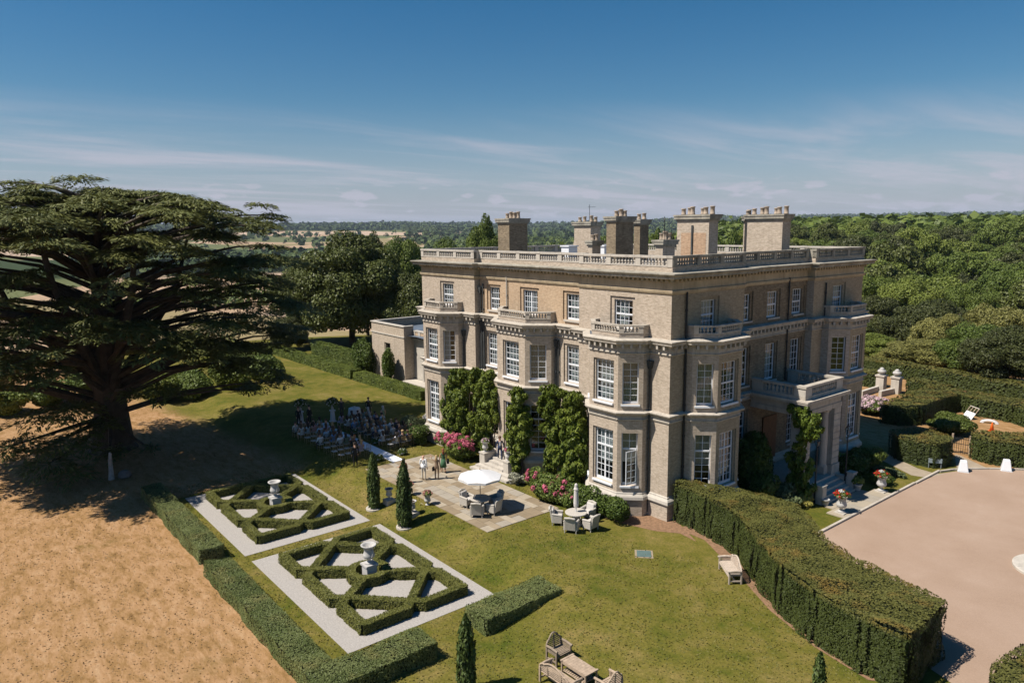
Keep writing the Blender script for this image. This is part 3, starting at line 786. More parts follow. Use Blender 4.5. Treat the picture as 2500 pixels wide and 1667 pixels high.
# ---- garden wing beyond the far end
wing = thing('garden_wing', 'single storey buff brick garden wing with arched doorway and lead roof', 'wing', (0, 0, 0))
WX0, WX1, WY = -49.0, -41.9, 8.0
wm = MB()
T = wall_panel(wm, (WX0, WY), (WX1, WY), -.5, 6.25, [(2.95, 4.0, 0.6, 4.1)], 0.12)
wall_panel(wm, (WX1, WY), (WX1, WY + 1.2), -.5, 6.25); wall_panel(wm, (WX0, 24), (WX0, WY), -.5, 6.25); wall_panel(wm, (-HL - .02, 24), (WX0, 24), -.5, 6.25)
obj('wall', wm, BRICK, wing)
sc_ = MB(); sc_.box(WX0 - .08, WX1 + .08, WY - .08, WY + .1, 5.10, 5.22); sc_.box(WX0 - .1, WX1 + .12, WY - .1, WY + .38, 6.251, 6.36); sc_.box(WX0 - .1, WX0 + .3, WY + .381, 24.1, 6.251, 6.36); sc_.box(WX1 - .3, WX1 + .12, WY + .381, WY + 1.2, 6.251, 6.36); sc_.box(WX0 + .301, -HL, 23.7, 24.1, 6.251, 6.36)
obj('coping', sc_, STONE_L, wing)
obj('doorway', MB().box(2.95, 4.0, .36, .42, .6, 4.1, T), DARK, wing)
# arcade front with one arch
am = MB(); AY = WY + 1.2; ax, ar = -38.6, 1.05
pts = [(ax - ar * math.cos(t), 3.45 + ar * math.sin(t)) for t in np.linspace(0, math.pi, 13)]
TA = TF((WX1, AY), (-HL, AY)); ou = ax - WX1
am.add([(0, 0, -.5), (ou - ar, 0, -.5), (ou - ar, 0, 4.75), (0, 0, 4.75)], [(0, 1, 2, 3)], TA); am.add([(ou + ar, 0, -.5), (-HL - WX1, 0, -.5), (-HL - WX1, 0, 4.75), (ou + ar, 0, 4.75)], [(0, 1, 2, 3)], TA)
for i in range(12):
    (xa, za), (xb, zb) = pts[i], pts[i + 1]
    am.add([(xa - WX1, 0, za), (xb - WX1, 0, zb), (xb - WX1, 0, 4.75), (xa - WX1, 0, 4.75)], [(0, 1, 2, 3)], TA); am.add([(xa - WX1, 0, za), (xb - WX1, 0, zb), (xb - WX1, .5, zb), (xa - WX1, .5, za)], [(0, 1, 2, 3)], TA)
for s in (-1, 1): am.add([(ou + s * ar, 0, .5), (ou + s * ar, .5, .5), (ou + s * ar, .5, 3.45), (ou + s * ar, 0, 3.45)], [(0, 1, 2, 3)], TA)
obj('arcade_wall', am, STONE_L, wing)
arch = MB(); prev = None
for i in range(12):
    (xa, za), (xb, zb) = pts[i], pts[i + 1]
    k = 1.2; ca = lambda x, z: (ax + (x - ax) * k, 3.45 + (z - 3.45) * k)
    (xc, zc2), (xd, zd) = ca(xa, za), ca(xb, zb)
    arch.add([(xa, AY - .06, za), (xb, AY - .06, zb), (xd, AY - .06, zd), (xc, AY - .06, zc2), (xa, AY, za), (xb, AY, zb), (xd, AY, zd), (xc, AY, zc2)], [(0, 1, 2, 3), (2, 6, 7, 3), (0, 4, 5, 1)])
for s in (-1, 1): arch.lathe([(.16, .6), (.14, .75), (.13, 3.2), (.2, 3.3), (.2, 3.44)], 10, ax + s * (ar + .14), AY - .12)
obj('arch_moulding', arch, STONE_L, wing)
gd = MB(); gd.box(ax - ar, ax + ar, AY + .5, AY + .55, .6, .72); gd.box(ax - ar, ax + ar, AY + .5, AY + .55, 3.0, 3.1)
for k in range(9): u = ax - ar + 2 * ar * k / 8; gd.box(u - .03, u + .03, AY + .51, AY + .54, .72, 3.0)
for k in range(1, 7): gd.box(ax - ar, ax + ar, AY + .515, AY + .535, .72 + k * .33 - .02, .72 + k * .33 + .02)
obj('glazed_door', gd, WOODD, wing); obj('dark_hall', MB().box(ax - 1.3, ax + 1.3, AY + .8, AY + .9, .5, 4.7), DARK, wing)
cn = MB(); cn.box(WX1 + .01, -HL - .01, AY - .25, AY + .3, 4.76, 4.95); cn.box(WX1 + .01, -HL - .01, AY - .35, AY + .3, 4.951, 5.08); obj('cornice', cn, STONE, wing)
pp = MB(); pp.box(WX1 + .01, -HL - .01, AY - .1, AY + .2, 5.081, 5.75); obj('parapet', pp, BRICK_O, wing)
pc = MB(); pc.box(WX1 + .01, -HL - .01, AY - .16, AY + .26, 5.751, 5.87)
for u in (WX1 + .3, WX1 + 1.3, -37.0, -34.0, -31.0): pc.box(u - .22, u + .22, AY - .14, AY - .101, 5.085, 5.75)
obj('parapet_coping', pc, STONE_L, wing)
lr = MB()
for k in range(8):
    xa = WX0 + .4 + k * (WX0 * -1 - HL - .5) / 8; xb = WX0 + .4 + (k + 1) * (-WX0 - HL - .5) / 8; zz = 5.35 + (0.3 if k % 2 else 0.0)
    lr.add([(xa, WY + .4, 5.25 + .12 * (k % 2)), (xb, WY + .4, 5.25 + .12 * ((k + 1) % 2)), (xb, 23.6, 5.6 + .12 * ((k + 1) % 2)), (xa, 23.6, 5.6 + .12 * (k % 2))], [(0, 1, 2, 3)])
obj('lead_roof', lr, LEAD, wing)
obj('doorstep', MB().box(ax - 3.2, -HL - 1, AY - 1.6, AY - .1, -.3, .55), STONE_L, wing)

# ---- window panes: the 300 nearest are single panes, the rest one sheet per window
PANES.sort(key=lambda w: (w[1].translation - Vector(CAM)).length + (40 if ((w[1].to_3x3() @ Vector((0, -1, 0))).normalized()).dot((Vector(CAM) - w[1].translation).normalized()) < 0.02 else 0))
rest = {}
for k, (w, mm) in enumerate(PANES):
    if k < 300:
        o = bpy.data.objects.new('pane', PANE); COL.objects.link(o); o.parent = w; o.matrix_local = mm
    else: rest.setdefault(w, MB()).box(-.5, .5, -.006, .006, -.5, .5, mm)
for w, mb in rest.items(): tag(obj('panes', mb, GLASS, w), kind='stuff')
# ================================================================== the ground
def green_mask(x, y):
    g = np.ones_like(x)
    g = g * np.where(x < 1.6, sstep(-20.9, -20.2, y), 1.0)                      # parched park beyond the hedges
    g = g * np.where(x < -24, sstep(-14.5, -7.5, y - 0.12 * (x + 24)), 1.0)     # soft edge on the far lawn
    g = np.where((x >= 1.6) & (y < -26), 0.35, g)
    g = g * (1 - 0.85 * sstep(20, 26, y) * sstep(-24, -14, x))                  # parched court behind the yews
    return g
rad = np.concatenate([np.arange(0, 66, 0.55), 66 * (20000 / 66) ** (np.arange(0, 130) / 129.0)])
na = 288
ang = np.arange(na) * 2 * math.pi / na
RX, AX = np.meshgrid(rad, ang, indexing='ij')
X = -8.0 + RX * np.cos(AX); Y = -6.0 + RX * np.sin(AX)
Z = hfun(X, Y)
V = np.stack([X, Y, Z], -1).reshape(-1, 3)
i0, k0 = np.meshgrid(np.arange(len(rad) - 1), np.arange(na), indexing='ij')
F = np.stack([i0 * na + k0, (i0 + 1) * na + k0, (i0 + 1) * na + (k0 + 1) % na, i0 * na + (k0 + 1) % na], -1).reshape(-1, 4)
gmesh = quads_mesh('ground', V, F)
def wood_mask(x, y):
    dx, dy = x - CAM[0], y - CAM[1]; rr = np.hypot(dx, dy); ph = np.arctan2(dx * math.cos(CAM_YAW) - dy * math.sin(CAM_YAW), dx * math.sin(CAM_YAW) + dy * math.cos(CAM_YAW))
    right = sstep(-.12, -.04, ph) * sstep(230, 300, rr); left = (1 - sstep(-.12, -.04, ph)) * np.maximum(sstep(3600, 3750, rr), sstep(1000, 1060, rr) * (1 - sstep(1580, 1650, rr)))
    return np.clip(right + left, 0, 1)
for nm, arr in (('wood', wood_mask(X, Y)), ('green', green_mask(X, Y)), ('far', sstep(120, 220, np.hypot(X - CAM[0], Y - CAM[1])))):
    a = gmesh.attributes.new(nm, 'FLOAT', 'POINT'); a.data.foreach_set('value', np.ascontiguousarray(arr.ravel(), dtype=np.float32))
gmesh.polygons.foreach_set('use_smooth', [True] * len(gmesh.polygons))
gm_, N, L, b = _new('ground_cover')
pos = N.new('ShaderNodeNewGeometry').outputs['Position']
ag = N.new('ShaderNodeAttribute'); ag.attribute_name = 'green'
af = N.new('ShaderNodeAttribute'); af.attribute_name = 'far'
big = noise(N, L, pos, 0.22, 5, 0.6); mid = noise(N, L, pos, 1.1, 5, 0.65); fine = noise(N, L, pos, 9.0, 4, 0.7); tuft = noise(N, L, pos, 30.0, 3, 0.7)
lawn = ramp_node(N, L, mathn(N, L, 'ADD', mathn(N, L, 'MULTIPLY', big, 0.55), mathn(N, L, 'MULTIPLY', mid, 0.45)),
                 [(0.34, (0.052, 0.072, 0.009)), (0.43, (0.092, 0.094, 0.016)), (0.52, (0.132, 0.116, 0.026)), (0.60, (0.172, 0.138, 0.045)), (0.70, (0.25, 0.170, 0.075))])
lawn = mixc(N, L, 0.75, lawn, ramp_node(N, L, fine, [(0.28, (0.50, 0.55, 0.45)), (0.72, (1.42, 1.38, 1.3))]), 'MULTIPLY')
lawn = mixc(N, L, 0.6, lawn, ramp_node(N, L, tuft, [(0.3, (0.60, 0.63, 0.55)), (0.7, (1.35, 1.32, 1.25))]), 'MULTIPLY')
dmp = N.new('ShaderNodeMapping'); L.new(pos, dmp.inputs['Vector']); dmp.inputs['Rotation'].default_value = (0, 0, R(38)); dmp.inputs['Scale'].default_value = (1.0, 2.6, 1)
dn = noise(N, L, dmp.outputs[0], 0.9, 7, 0.72, 0.4)
dry = ramp_node(N, L, dn, [(0.28, (0.145, 0.082, 0.03)), (0.42, (0.255, 0.15, 0.062)), (0.55, (0.335, 0.20, 0.10)), (0.75, (0.40, 0.265, 0.15))])
dry = mixc(N, L, 0.75, dry, ramp_node(N, L, noise(N, L, dmp.outputs[0], 4.5, 7, 0.8), [(0.34, (0.70, 0.66, 0.6)), (0.47, (0.97, 0.96, 0.95)), (0.65, (1.16, 1.16, 1.16))]), 'MULTIPLY')
dg = N.new('ShaderNodeMapRange'); L.new(noise(N, L, pos, 0.35, 5, 0.7), dg.inputs[0]); dg.inputs[1].default_value = 0.60; dg.inputs[2].default_value = 0.78; dg.inputs[4].default_value = 0.45
dry = mixc(N, L, dg.outputs[0], dry, (0.10, 0.085, 0.02))
gf = N.new('ShaderNodeMapRange'); gf.interpolation_type = 'SMOOTHSTEP'
L.new(mathn(N, L, 'ADD', ag.outputs['Fac'], mathn(N, L, 'MULTIPLY', mathn(N, L, 'SUBTRACT', mid, 0.5), 0.7)), gf.inputs[0]); gf.inputs[1].default_value = 0.2; gf.inputs[2].default_value = 0.8
near = mixc(N, L, gf.outputs[0], dry, lawn)
vor = N.new('ShaderNodeTexVoronoi'); vmp = N.new('ShaderNodeMapping'); L.new(pos, vmp.inputs['Vector']); vmp.inputs['Scale'].default_value = (1 / 420, 1 / 300, 0); vmp.inputs['Rotation'].default_value = (0, 0, R(25))
L.new(vmp.outputs[0], vor.inputs['Vector']); vor.inputs['Scale'].default_value = 1.0
vs_ = N.new('ShaderNodeSeparateColor'); L.new(vor.outputs['Color'], vs_.inputs[0])
fld = ramp_node(N, L, vs_.outputs[0], [(0.0, (0.36, 0.25, 0.16)), (0.34, (0.42, 0.31, 0.22)), (0.60, (0.24, 0.19, 0.095)), (0.78, (0.11, 0.12, 0.045))])
for n_ in N:
    if n_.type == 'VALTORGB' and len(n_.color_ramp.elements) == 4 and abs(n_.color_ramp.elements[3].position - 0.78) < 1e-3: n_.color_ramp.interpolation = 'CONSTANT'
fld = mixc(N, L, 0.5, fld, ramp_node(N, L, noise(N, L, pos, 0.02, 5, 0.6), [(0.3, (0.75, 0.75, 0.75)), (0.7, (1.2, 1.2, 1.2))]), 'MULTIPLY')
aw = N.new('ShaderNodeAttribute'); aw.attribute_name = 'wood'
fld = mixc(N, L, aw.outputs['Fac'], fld, (0.030, 0.045, 0.012))
L.new(mixc(N, L, af.outputs['Fac'], near, fld), b.inputs['Base Color'])
b.inputs['Roughness'].default_value = 0.95; b.inputs['Specular IOR Level'].default_value = 0.1
bump(N, L, b, mathn(N, L, 'ADD', mathn(N, L, 'MULTIPLY', fine, 0.6), mathn(N, L, 'MULTIPLY', tuft, 0.4)), 0.7, 0.05)
tag(link('ground', gmesh, gm_), kind='structure')

# ---- gravel sheets
GRAVEL, N, L, b = _new('pink_gravel')
pos = N.new('ShaderNodeNewGeometry').outputs['Position']
gcol = ramp_node(N, L, noise(N, L, pos, 0.30, 6, 0.65), [(0.3, (0.300, 0.212, 0.155)), (0.55, (0.335, 0.242, 0.182)), (0.75, (0.365, 0.272, 0.210))])
gcol = mixc(N, L, 0.6, gcol, ramp_node(N, L, noise(N, L, pos, 18.0, 4, 0.8), [(0.3, (0.78, 0.77, 0.75)), (0.7, (1.18, 1.18, 1.18))]), 'MULTIPLY')
st_f = N.new('ShaderNodeMapRange'); L.new(noise(N, L, pos, 1.7, 6, 0.75), st_f.inputs[0]); st_f.inputs[1].default_value = 0.62; st_f.inputs[2].default_value = 0.8; st_f.inputs[4].default_value = 0.22
gcol = mixc(N, L, st_f.outputs[0], gcol, (0.20, 0.145, 0.105))
L.new(gcol, b.inputs['Base Color']); b.inputs['Roughness'].default_value = 0.95; b.inputs['Specular IOR Level'].default_value = 0.1
bump(N, L, b, noise(N, L, pos, 28.0, 4, 0.7), 0.6, 0.02)
GRAVW = M('white_gravel', (0.335, 0.312, 0.288), 0.95, 0.2, 14.0, 0.8, bscale=22.0)
PATHM = M('path_stone', (0.30, 0.245, 0.18), 0.92, 0.16, 1.2, 0.3)
BARK = M('bark_mulch', (0.22, 0.13, 0.075), 0.95, 0.35, 6.0, 0.8)
def sheet(name, poly, dz, mat, kind='structure', sub=None):
    """flat polygon laid on the ground, cut finely enough to follow it"""
    xs = [p[0] for p in poly]; ys = [p[1] for p in poly]
    m = MB()
    if sub is None:
        m.add([(x, y, float(hfun(x, y)) + dz) for x, y in poly], [tuple(range(len(poly)))])
    else:
        nx, ny = sub
        vs = [(xs[0] + (xs[1] - xs[0]) * i / nx, ys[0] + (ys[2] - ys[0]) * j / ny) for j in range(ny + 1) for i in range(nx + 1)]
        m.add([(x, y, float(hfun(x, y)) + dz) for x, y in vs], [(j * (nx + 1) + i, j * (nx + 1) + i + 1, (j + 1) * (nx + 1) + i + 1, (j + 1) * (nx + 1) + i) for j in range(ny) for i in range(nx)])
    return tag(obj(name, m, mat), kind=kind)

fc = [(6.55, -0.6), (6.55, 17.4), (6.75, 20.3), (7.55, 22.4), (9.0, 24.3), (11.5, 26.6), (15.5, 29.3), (26, 33), (60, 34), (60, -30), (24.5, -18.5), (17.6, -4.5), (14.5, -3.2), (11.5, -1.8)]
sheet('gravel_forecourt', fc, 0.012, GRAVEL)
P1 = (-11.57, -0.55, -19.6, -12.0); P2 = (-23.55, -12.4, -19.65, -12.2)
for a in (P1, P2):
    sheet('gravel_parterre', [(a[0], a[2]), (a[1], a[2]), (a[1], a[3]), (a[0], a[3])], 0.014, GRAVW, sub=(16, 10))
sheet('earth_bed', [tuple(G(*p)[:2]) for p in ((1470, 1262), (1520, 1278), (1600, 1296), (1660, 1302), (1700, 1322), (1640, 1258), (1560, 1225), (1450, 1200))], 0.012, BARK)
sheet('yew_verge', [tuple(G(*p)[:2]) for p in ((1650, 1290), (1720, 1318), (1800, 1400), (1880, 1490), (1990, 1580), (2120, 1660), (2160, 1664), (2000, 1560), (1880, 1460), (1760, 1320), (1690, 1280))], 0.014, BARK)
# path from the porch round to the gate, and the court beyond the yews
sheet('garden_path', [tuple(G(*p)[:2]) for p in ((2150, 1122), (2163, 1104), (2195, 1122), (2240, 1143), (2280, 1155), (2308, 1157), (2262, 1166), (2225, 1160))], 0.013, PATHM)
sheet('gate_path', [tuple(G(*p)[:2]) for p in ((2331, 1109), (2345, 1112), (2400, 1138), (2420, 1146), (2350, 1148), (2335, 1140))], 0.013, PATHM)

# ---- kerb: single stones along the court edge
KST = [MB().box(-.62, .62, -.075, .075, -.05, .115).mesh('kerb_stone') for _ in range(1)][0]; KST.materials.append(STONE)
kerb = thing('kerb', 'low stone kerb between the lawn and the pink gravel court', 'kerb', (6.48, 0, 0))
ky = np.arange(5.0, 20.4, 1.26)
for y in ky:
    o = bpy.data.objects.new('kerb_stone', KST); COL.objects.link(o); o.parent = kerb; o.location = (0.05 if y > 17 else 0.0, y, 0); o.rotation_euler = (0, 0, math.pi / 2)
prev = (6.62, 20.6)
for q in ((7.05, 21.7), (7.7, 22.7), (8.5, 23.7), (9.4, 24.6), (10.4, 25.5)):
    o = bpy.data.objects.new('kerb_stone', KST); COL.objects.link(o); o.parent = kerb; o.location = ((prev[0] + q[0]) / 2 - 6.48, (prev[1] + q[1]) / 2, 0)
    o.rotation_euler = (0, 0, math.atan2(q[1] - prev[1], q[0] - prev[0])); prev = q

# ---- porch landing
landing = thing('stone_landing', 'pale stone landing between the porch steps and the gravel', 'landing', (0, 0, 0))
SLABM = [M('york_slab_a', (0.285, 0.228, 0.158), 0.9, 0.12, 1.5, 0.15), M('york_slab_b', (0.335, 0.285, 0.215), 0.9, 0.10, 1.5, 0.15), M('york_slab_c', (0.225, 0.175, 0.115), 0.9, 0.12, 1.5, 0.15), M('york_slab_d', (0.30, 0.265, 0.215), 0.9, 0.10, 1.5, 0.15)]
k = 0
for x0, x1, ya, yb, n in ((4.72, 5.28, 8.75, 13.2, 4), (5.29, 6.38, 7.92, 13.95, 5)):
    for j in range(n):
        y0 = ya + (yb - ya) * j / n; y1 = ya + (yb - ya) * (j + 1) / n
        obj('paving_slab', MB().box(x0 + .008, x1 - .008, y0 + .008, y1 - .008, -.05, .05 + .004 * (k % 3)), SLABM[(1, 3)[k % 2]], landing); k += 1

# ---- the terrace: random-coursed york stone slabs
tA = G(1355, 1240); tB = G(1198, 1300); tC = G(928, 1168)
TX0, TX1, TY0, TY1 = -19.45, -5.35, -8.75, -3.35
terrace = thing('paved_terrace', 'york stone terrace of rectangular slabs below the garden front', 'terrace', (0, 0, 0))
obj('bed', MB().box(TX0, TX1, TY0, TY1, -.25, .012), M('slab_joint', (0.21, 0.165, 0.11), 0.95, 0.2, 3.0), terrace)
rs = random.Random(4)
SL = {}
y = TY0
while y < TY1 - 0.05:
    h = rs.choice((0.46, 0.6, 0.75, 0.9)); h = min(h, TY1 - y)
    if TY1 - y - h < 0.3: h = TY1 - y
    x = TX0
    while x < TX1 - 0.05:
        w = rs.choice((0.6, 0.75, 0.9, 1.05, 1.25)); w = min(w, TX1 - x)
        if TX1 - x - w < 0.35: w = TX1 - x
        m = rs.randrange(4); key = (round(w, 2), round(h, 2), m)
        if key not in SL:
            SL[key] = MB().box(0.012, key[0] - .012, 0.012, key[1] - .012, 0, .03).mesh('paving_slab'); SL[key].materials.append(SLABM[m])
        o = bpy.data.objects.new('paving_slab', SL[key]); COL.objects.link(o); o.parent = terrace; o.location = (x, y, rs.uniform(0, .008))
        x += w
    y += h

# ---- white aisle carpet and the drain cover
c0, c1_, c2_, c3_ = G(950, 1093), G(975, 1118), G(800, 1030), G(786, 1040)
aisle_a = (G(930, 1098) + G(985, 1118)) / 2

# ---- tufts of grass standing in the lawn and the parched field
GRS = leafmat('grass_blade', (0.062, 0.078, 0.012), (0.215, 0.185, 0.055), 0.8, 0.2)
DRYB = leafmat('dry_grass_blade', (0.25, 0.15, 0.065), (0.46, 0.32, 0.18), 0.85, 0.2)
def tufts(name, label, n, x0, x1, y0, y1, keep, mat, size, seed):
    rng = np.random.default_rng(seed); x = rng.uniform(x0, x1, n); y = rng.uniform(y0, y1, n); m = keep(x, y); x, y = x[m], y[m]; k = len(x)
    cl = vnoise(x, y, .7, 12); m = rng.uniform(0, 1, k) < .35 + .65 * cl; x, y = x[m], y[m]; k = len(x)
    P = np.column_stack([x, y, hfun(x, y) + size * .16]); a = rng.uniform(0, 6.28, k)
    V, F = leaf_quads(P, np.column_stack([np.cos(a), np.sin(a), np.full(k, .9)]), size, 1.8, .35, rng)
    tag(link(name, quads_mesh(name, V, F, np.clip(vnoise(x, y, 1.6, 14) * .6 + rng.uniform(0, .4, k), 0, 1)), mat), label, 'grass', kind='stuff')
inr = lambda x, y, a: (x > a[0] - .06) & (x < a[1] + .06) & (y > a[2] - .06) & (y < a[3] + .06)
lawn_ok = lambda x, y: ~inr(x, y, P1) & ~inr(x, y, P2) & ~inr(x, y, (TX0, TX1, TY0, TY1)) & ~((x > 3) & (y > -1.2 - .55 * (x - 5))) & ~((x > -7.5) & (y > -2.6)) & ~((x < 2.2) & (y < -20.6)) & ~inr(x, y, (.3, 2.3, -14.6, -10)) & ~inr(x, y, (.5, 2.2, -22, -16.9)) & ~((x > -2.5) & (x < 3.2) & (y > -3.6))
tufts('lawn_grass', 'short mown grass of the garden lawn', 60000, -26, 16, -25, -2.6, lawn_ok, GRS, .075, 3)
tufts('dry_grass', 'parched straw coloured grass of the park', 15000, -34, 2, -36, -21.9, lambda x, y: ~((x > -25.6) & (y > -22.1)), DRYB, .07, 4)
# ================================================================== clipped hedges
from mathutils.geometry import tessellate_polygon
YEW = leafmat('yew_leaf', (0.020, 0.030, 0.006), (0.056, 0.070, 0.013), 0.65, 0.08, ((0.215, 0.125, 0.030), 0.62, 1, (0.098, 0.096, 0.022)), 0.8)  # light and shade in the colour: dark sides, lighter top; patches are dry shoots
BOX = leafmat('box_leaf', (0.0743, 0.0837, 0.0162), (0.2025, 0.1958, 0.0486), 0.55, 0.15)
PRIV = leafmat('privet_leaf', (0.0624, 0.0858, 0.0208), (0.1820, 0.2015, 0.0754), 0.55, 0.15, ((0.19, 0.165, 0.055), 0.6), 0.9)
HEDG = leafmat('green_hedge_leaf', (0.0405, 0.0648, 0.0108), (0.1350, 0.1620, 0.0297), 0.55, 0.15)
INNER = M('hedge_inner', (0.022, 0.028, 0.008), 0.9, 0.4, 6.0)
BARKT = M('tree_bark', (0.075, 0.058, 0.042), 0.9, 0.35, 3.0, 0.5)

def PLx(px, py, v): d = ray(px, py); return CAM + d * ((v - CAM[0]) / d[0])
def PLy(px, py, v): d = ray(px, py); return CAM + d * ((v - CAM[1]) / d[1])

def hedge(label, poly, ztop, leaf, mat, dens=1.5, group=None, name='hedge', cat='hedge', z0=None, wob=0.05, flat=0.24):
    rng = np.random.default_rng(abs(hash(label)) % 1000 if False else sum(map(ord, label)))
    P = [np.array(p, float) for p in poly]; n = len(P)
    area2 = sum(P[i][0] * P[(i + 1) % n][1] - P[(i + 1) % n][0] * P[i][1] for i in range(n))
    if area2 < 0: P = P[::-1]
    pts, nrm, top = [], [], []
    zg = lambda x, y: hfun(x, y) if z0 is None else np.full_like(np.asarray(x, float), z0)
    for i in range(n):
        a, b = P[i], P[(i + 1) % n]; d = b - a; ln = np.hypot(*d); t = d / ln; no = np.array([t[1], -t[0]])
        hgt = ztop - float(zg(a[0], a[1])); k = int(ln * hgt * dens / leaf ** 2)
        s = rng.uniform(0, ln, k); q = a + t * s[:, None]; zb = zg(q[:, 0], q[:, 1]); z = zb + (ztop - zb) * rng.uniform(0, 1, k)
        w = (vnoise(s + i * 31.0, z, 0.7, 3) - .5) * 2 * wob
        pts.append(np.column_stack([q + no * (w + rng.normal(0, leaf * .25, k))[:, None], z])); nrm.append(np.tile([no[0], no[1], 0.25], (k, 1))); top.append(sstep(ztop - .25, ztop, z))
    tris = tessellate_polygon([[Vector((p[0], p[1], 0)) for p in P]])
    for tr in tris:
        A, B, C = (P[j] for j in tr); ar = abs((B[0] - A[0]) * (C[1] - A[1]) - (B[1] - A[1]) * (C[0] - A[0])) / 2; k = int(ar * dens / leaf ** 2)
        u, v = rng.uniform(0, 1, k), rng.uniform(0, 1, k); m = u + v > 1; u[m], v[m] = 1 - u[m], 1 - v[m]
        q = A + (B - A) * u[:, None] + (C - A) * v[:, None]
        z = ztop + (vnoise(q[:, 0], q[:, 1], 0.9, 5) - .5) * 2 * wob + rng.normal(0, leaf * .2, k)
        pts.append(np.column_stack([q, z])); nrm.append(np.tile([0, 0, 1.0], (k, 1))); top.append(np.ones(k))
    pts, nrm, top = np.concatenate(pts), np.concatenate(nrm), np.concatenate(top)
    V, F = leaf_quads(pts, nrm, leaf * 1.45, 1.5, flat, rng)
    tint = np.clip(0.5 * rng.uniform(0, 1, len(pts)) + 0.5 * vnoise(pts[:, 0] + pts[:, 2] * .7, pts[:, 1] + pts[:, 2], 0.8, 8), 0, 1)
    o = link(name, quads_mesh(name, V, F, tint, top), mat)
    tag(o, label, cat, group)
    ip = offset_poly([tuple(p) for p in P], -(leaf * 0.6 + wob)); c = MB()
    c.add([(x, y, float(zg(x, y)) - .05) for x, y in ip] + [(x, y, ztop - leaf * .6 - wob) for x, y in ip],
          [tuple(tr) if True else 0 for tr in [tuple(i + n for i in t) for t in tessellate_polygon([[Vector((x, y, 0)) for x, y in ip]])]] + [(i, (i + 1) % n, n + (i + 1) % n, n + i) for i in range(n)])
    obj('inner_growth', c, INNER, o)
    return o

def round_poly(poly, r=0.25, k=4):
    out = []; n = len(poly)
    for i in range(n):
        p, q, s = (Vector(poly[i - 1]), Vector(poly[i]), Vector(poly[(i + 1) % n]))
        a = (p - q).normalized(); b = (s - q).normalized(); rr = min(r, (p - q).length * .45, (s - q).length * .45)
        for j in range(k + 1):
            t = j / k; w = q + a * rr * (1 - t) ** 2 + b * rr * t ** 2; out.append((w.x, w.y))
    return out

# the great curved yew from the house corner to the court
yew_near = [(0.25, .15), (1.6, .15), (3.0, -.15), (5.3, -.98), (7.3, -2.6), (9.65, -4.42), (11.7, -5.4), (13.76, -5.94), (15.5, -6.05)]
yew_far = [(15.45, -2.4), (14.3, -2.0), (13.0, -1.7), (11.55, -1.4), (9.6, -.4), (7.95, 1.3), (6.3, 2.55), (4.5, 2.6), (2.1, 1.75), (.25, 1.6)]
hedge('long curving dark yew hedge from the house corner down to the gravel court', round_poly(yew_near + yew_far, .35), 2.3, 0.052, YEW, 1.25, 'clipped yew hedges', 'yew_hedge', wob=.14)
yl = [tuple(G(*p, 2.2)[:2]) for p in ((2370, 1525), (2440, 1520), (2560, 1560), (2620, 1700), (2500, 1760), (2380, 1740), (2350, 1640))]
hedge('rounded yew block cut by the lower right corner', round_poly([(18.3, -3.0), (20.6, -2.6), (23.8, -3.6), (23.8, -8.5), (21.5, -9.6), (18.9, -8.0), (17.9, -5.6)], .5), 2.2, 0.058, YEW, 1.15, 'clipped yew hedges', 'yew_hedge', wob=.1)
hedge('kidney shaped yew block beside the path sign', round_poly([(2.4, 22.2), (3.3, 23.9), (4.3, 24.6), (6.0, 24.0), (6.6, 22.6), (6.2, 21.1), (5.0, 20.95), (3.6, 20.95)], .5), 1.8, 0.075, YEW, 1.15, 'clipped yew hedges', 'yew_hedge', wob=.1)
hedge('straight yew block behind the two white lamps', round_poly([(6.4, 26.4), (6.75, 25.4), (8.2, 24.85), (9.9, 25.6), (24, 30.5), (23, 33), (9.2, 28.6)], .3), 1.8, 0.085, YEW, 1.15, 'clipped yew hedges', 'yew_hedge', wob=.1)
hedge('massive L shaped yew hedge enclosing the parched court', round_poly([(-1.9, 30.2), (-.2, 30.4), (.8, 32), (.7, 37.5), (1.1, 39.4), (2.6, 38.6), (3.6, 38.7), (5.1, 38.5), (6.6, 37.6), (18, 34.5), (18, 37.5), (5.6, 40.7), (1.7, 41.6), (-.7, 41.5), (-2.3, 40.6), (-2.2, 36)], .4), 1.65, 0.10, YEW, 1.15, 'clipped yew hedges', 'yew_hedge', wob=.12)
hedge('dark yew hedge to the left of the gate piers', [(-16, 43.4), (-7.9, 43.4), (-7.9, 45), (-16, 45)], 1.6, 0.12, YEW, 1.2, 'clipped yew hedges', 'yew_hedge')
hedge('dark yew hedge between the gate piers and the court', [(-5.1, 43.2), (-1.2, 42.0), (-1.0, 43.4), (-4.9, 44.8)], 1.5, 0.12, YEW, 1.2, 'clipped yew hedges', 'yew_hedge')
hedge('long low back hedge below the wood', [(-30, 52), (-10, 50.5), (10, 46.5), (24, 43), (24, 44.6), (10, 48.3), (-10, 52.4), (-30, 54)], 1.6, 0.13, YEW, 1.2, 'clipped yew hedges', 'yew_hedge')
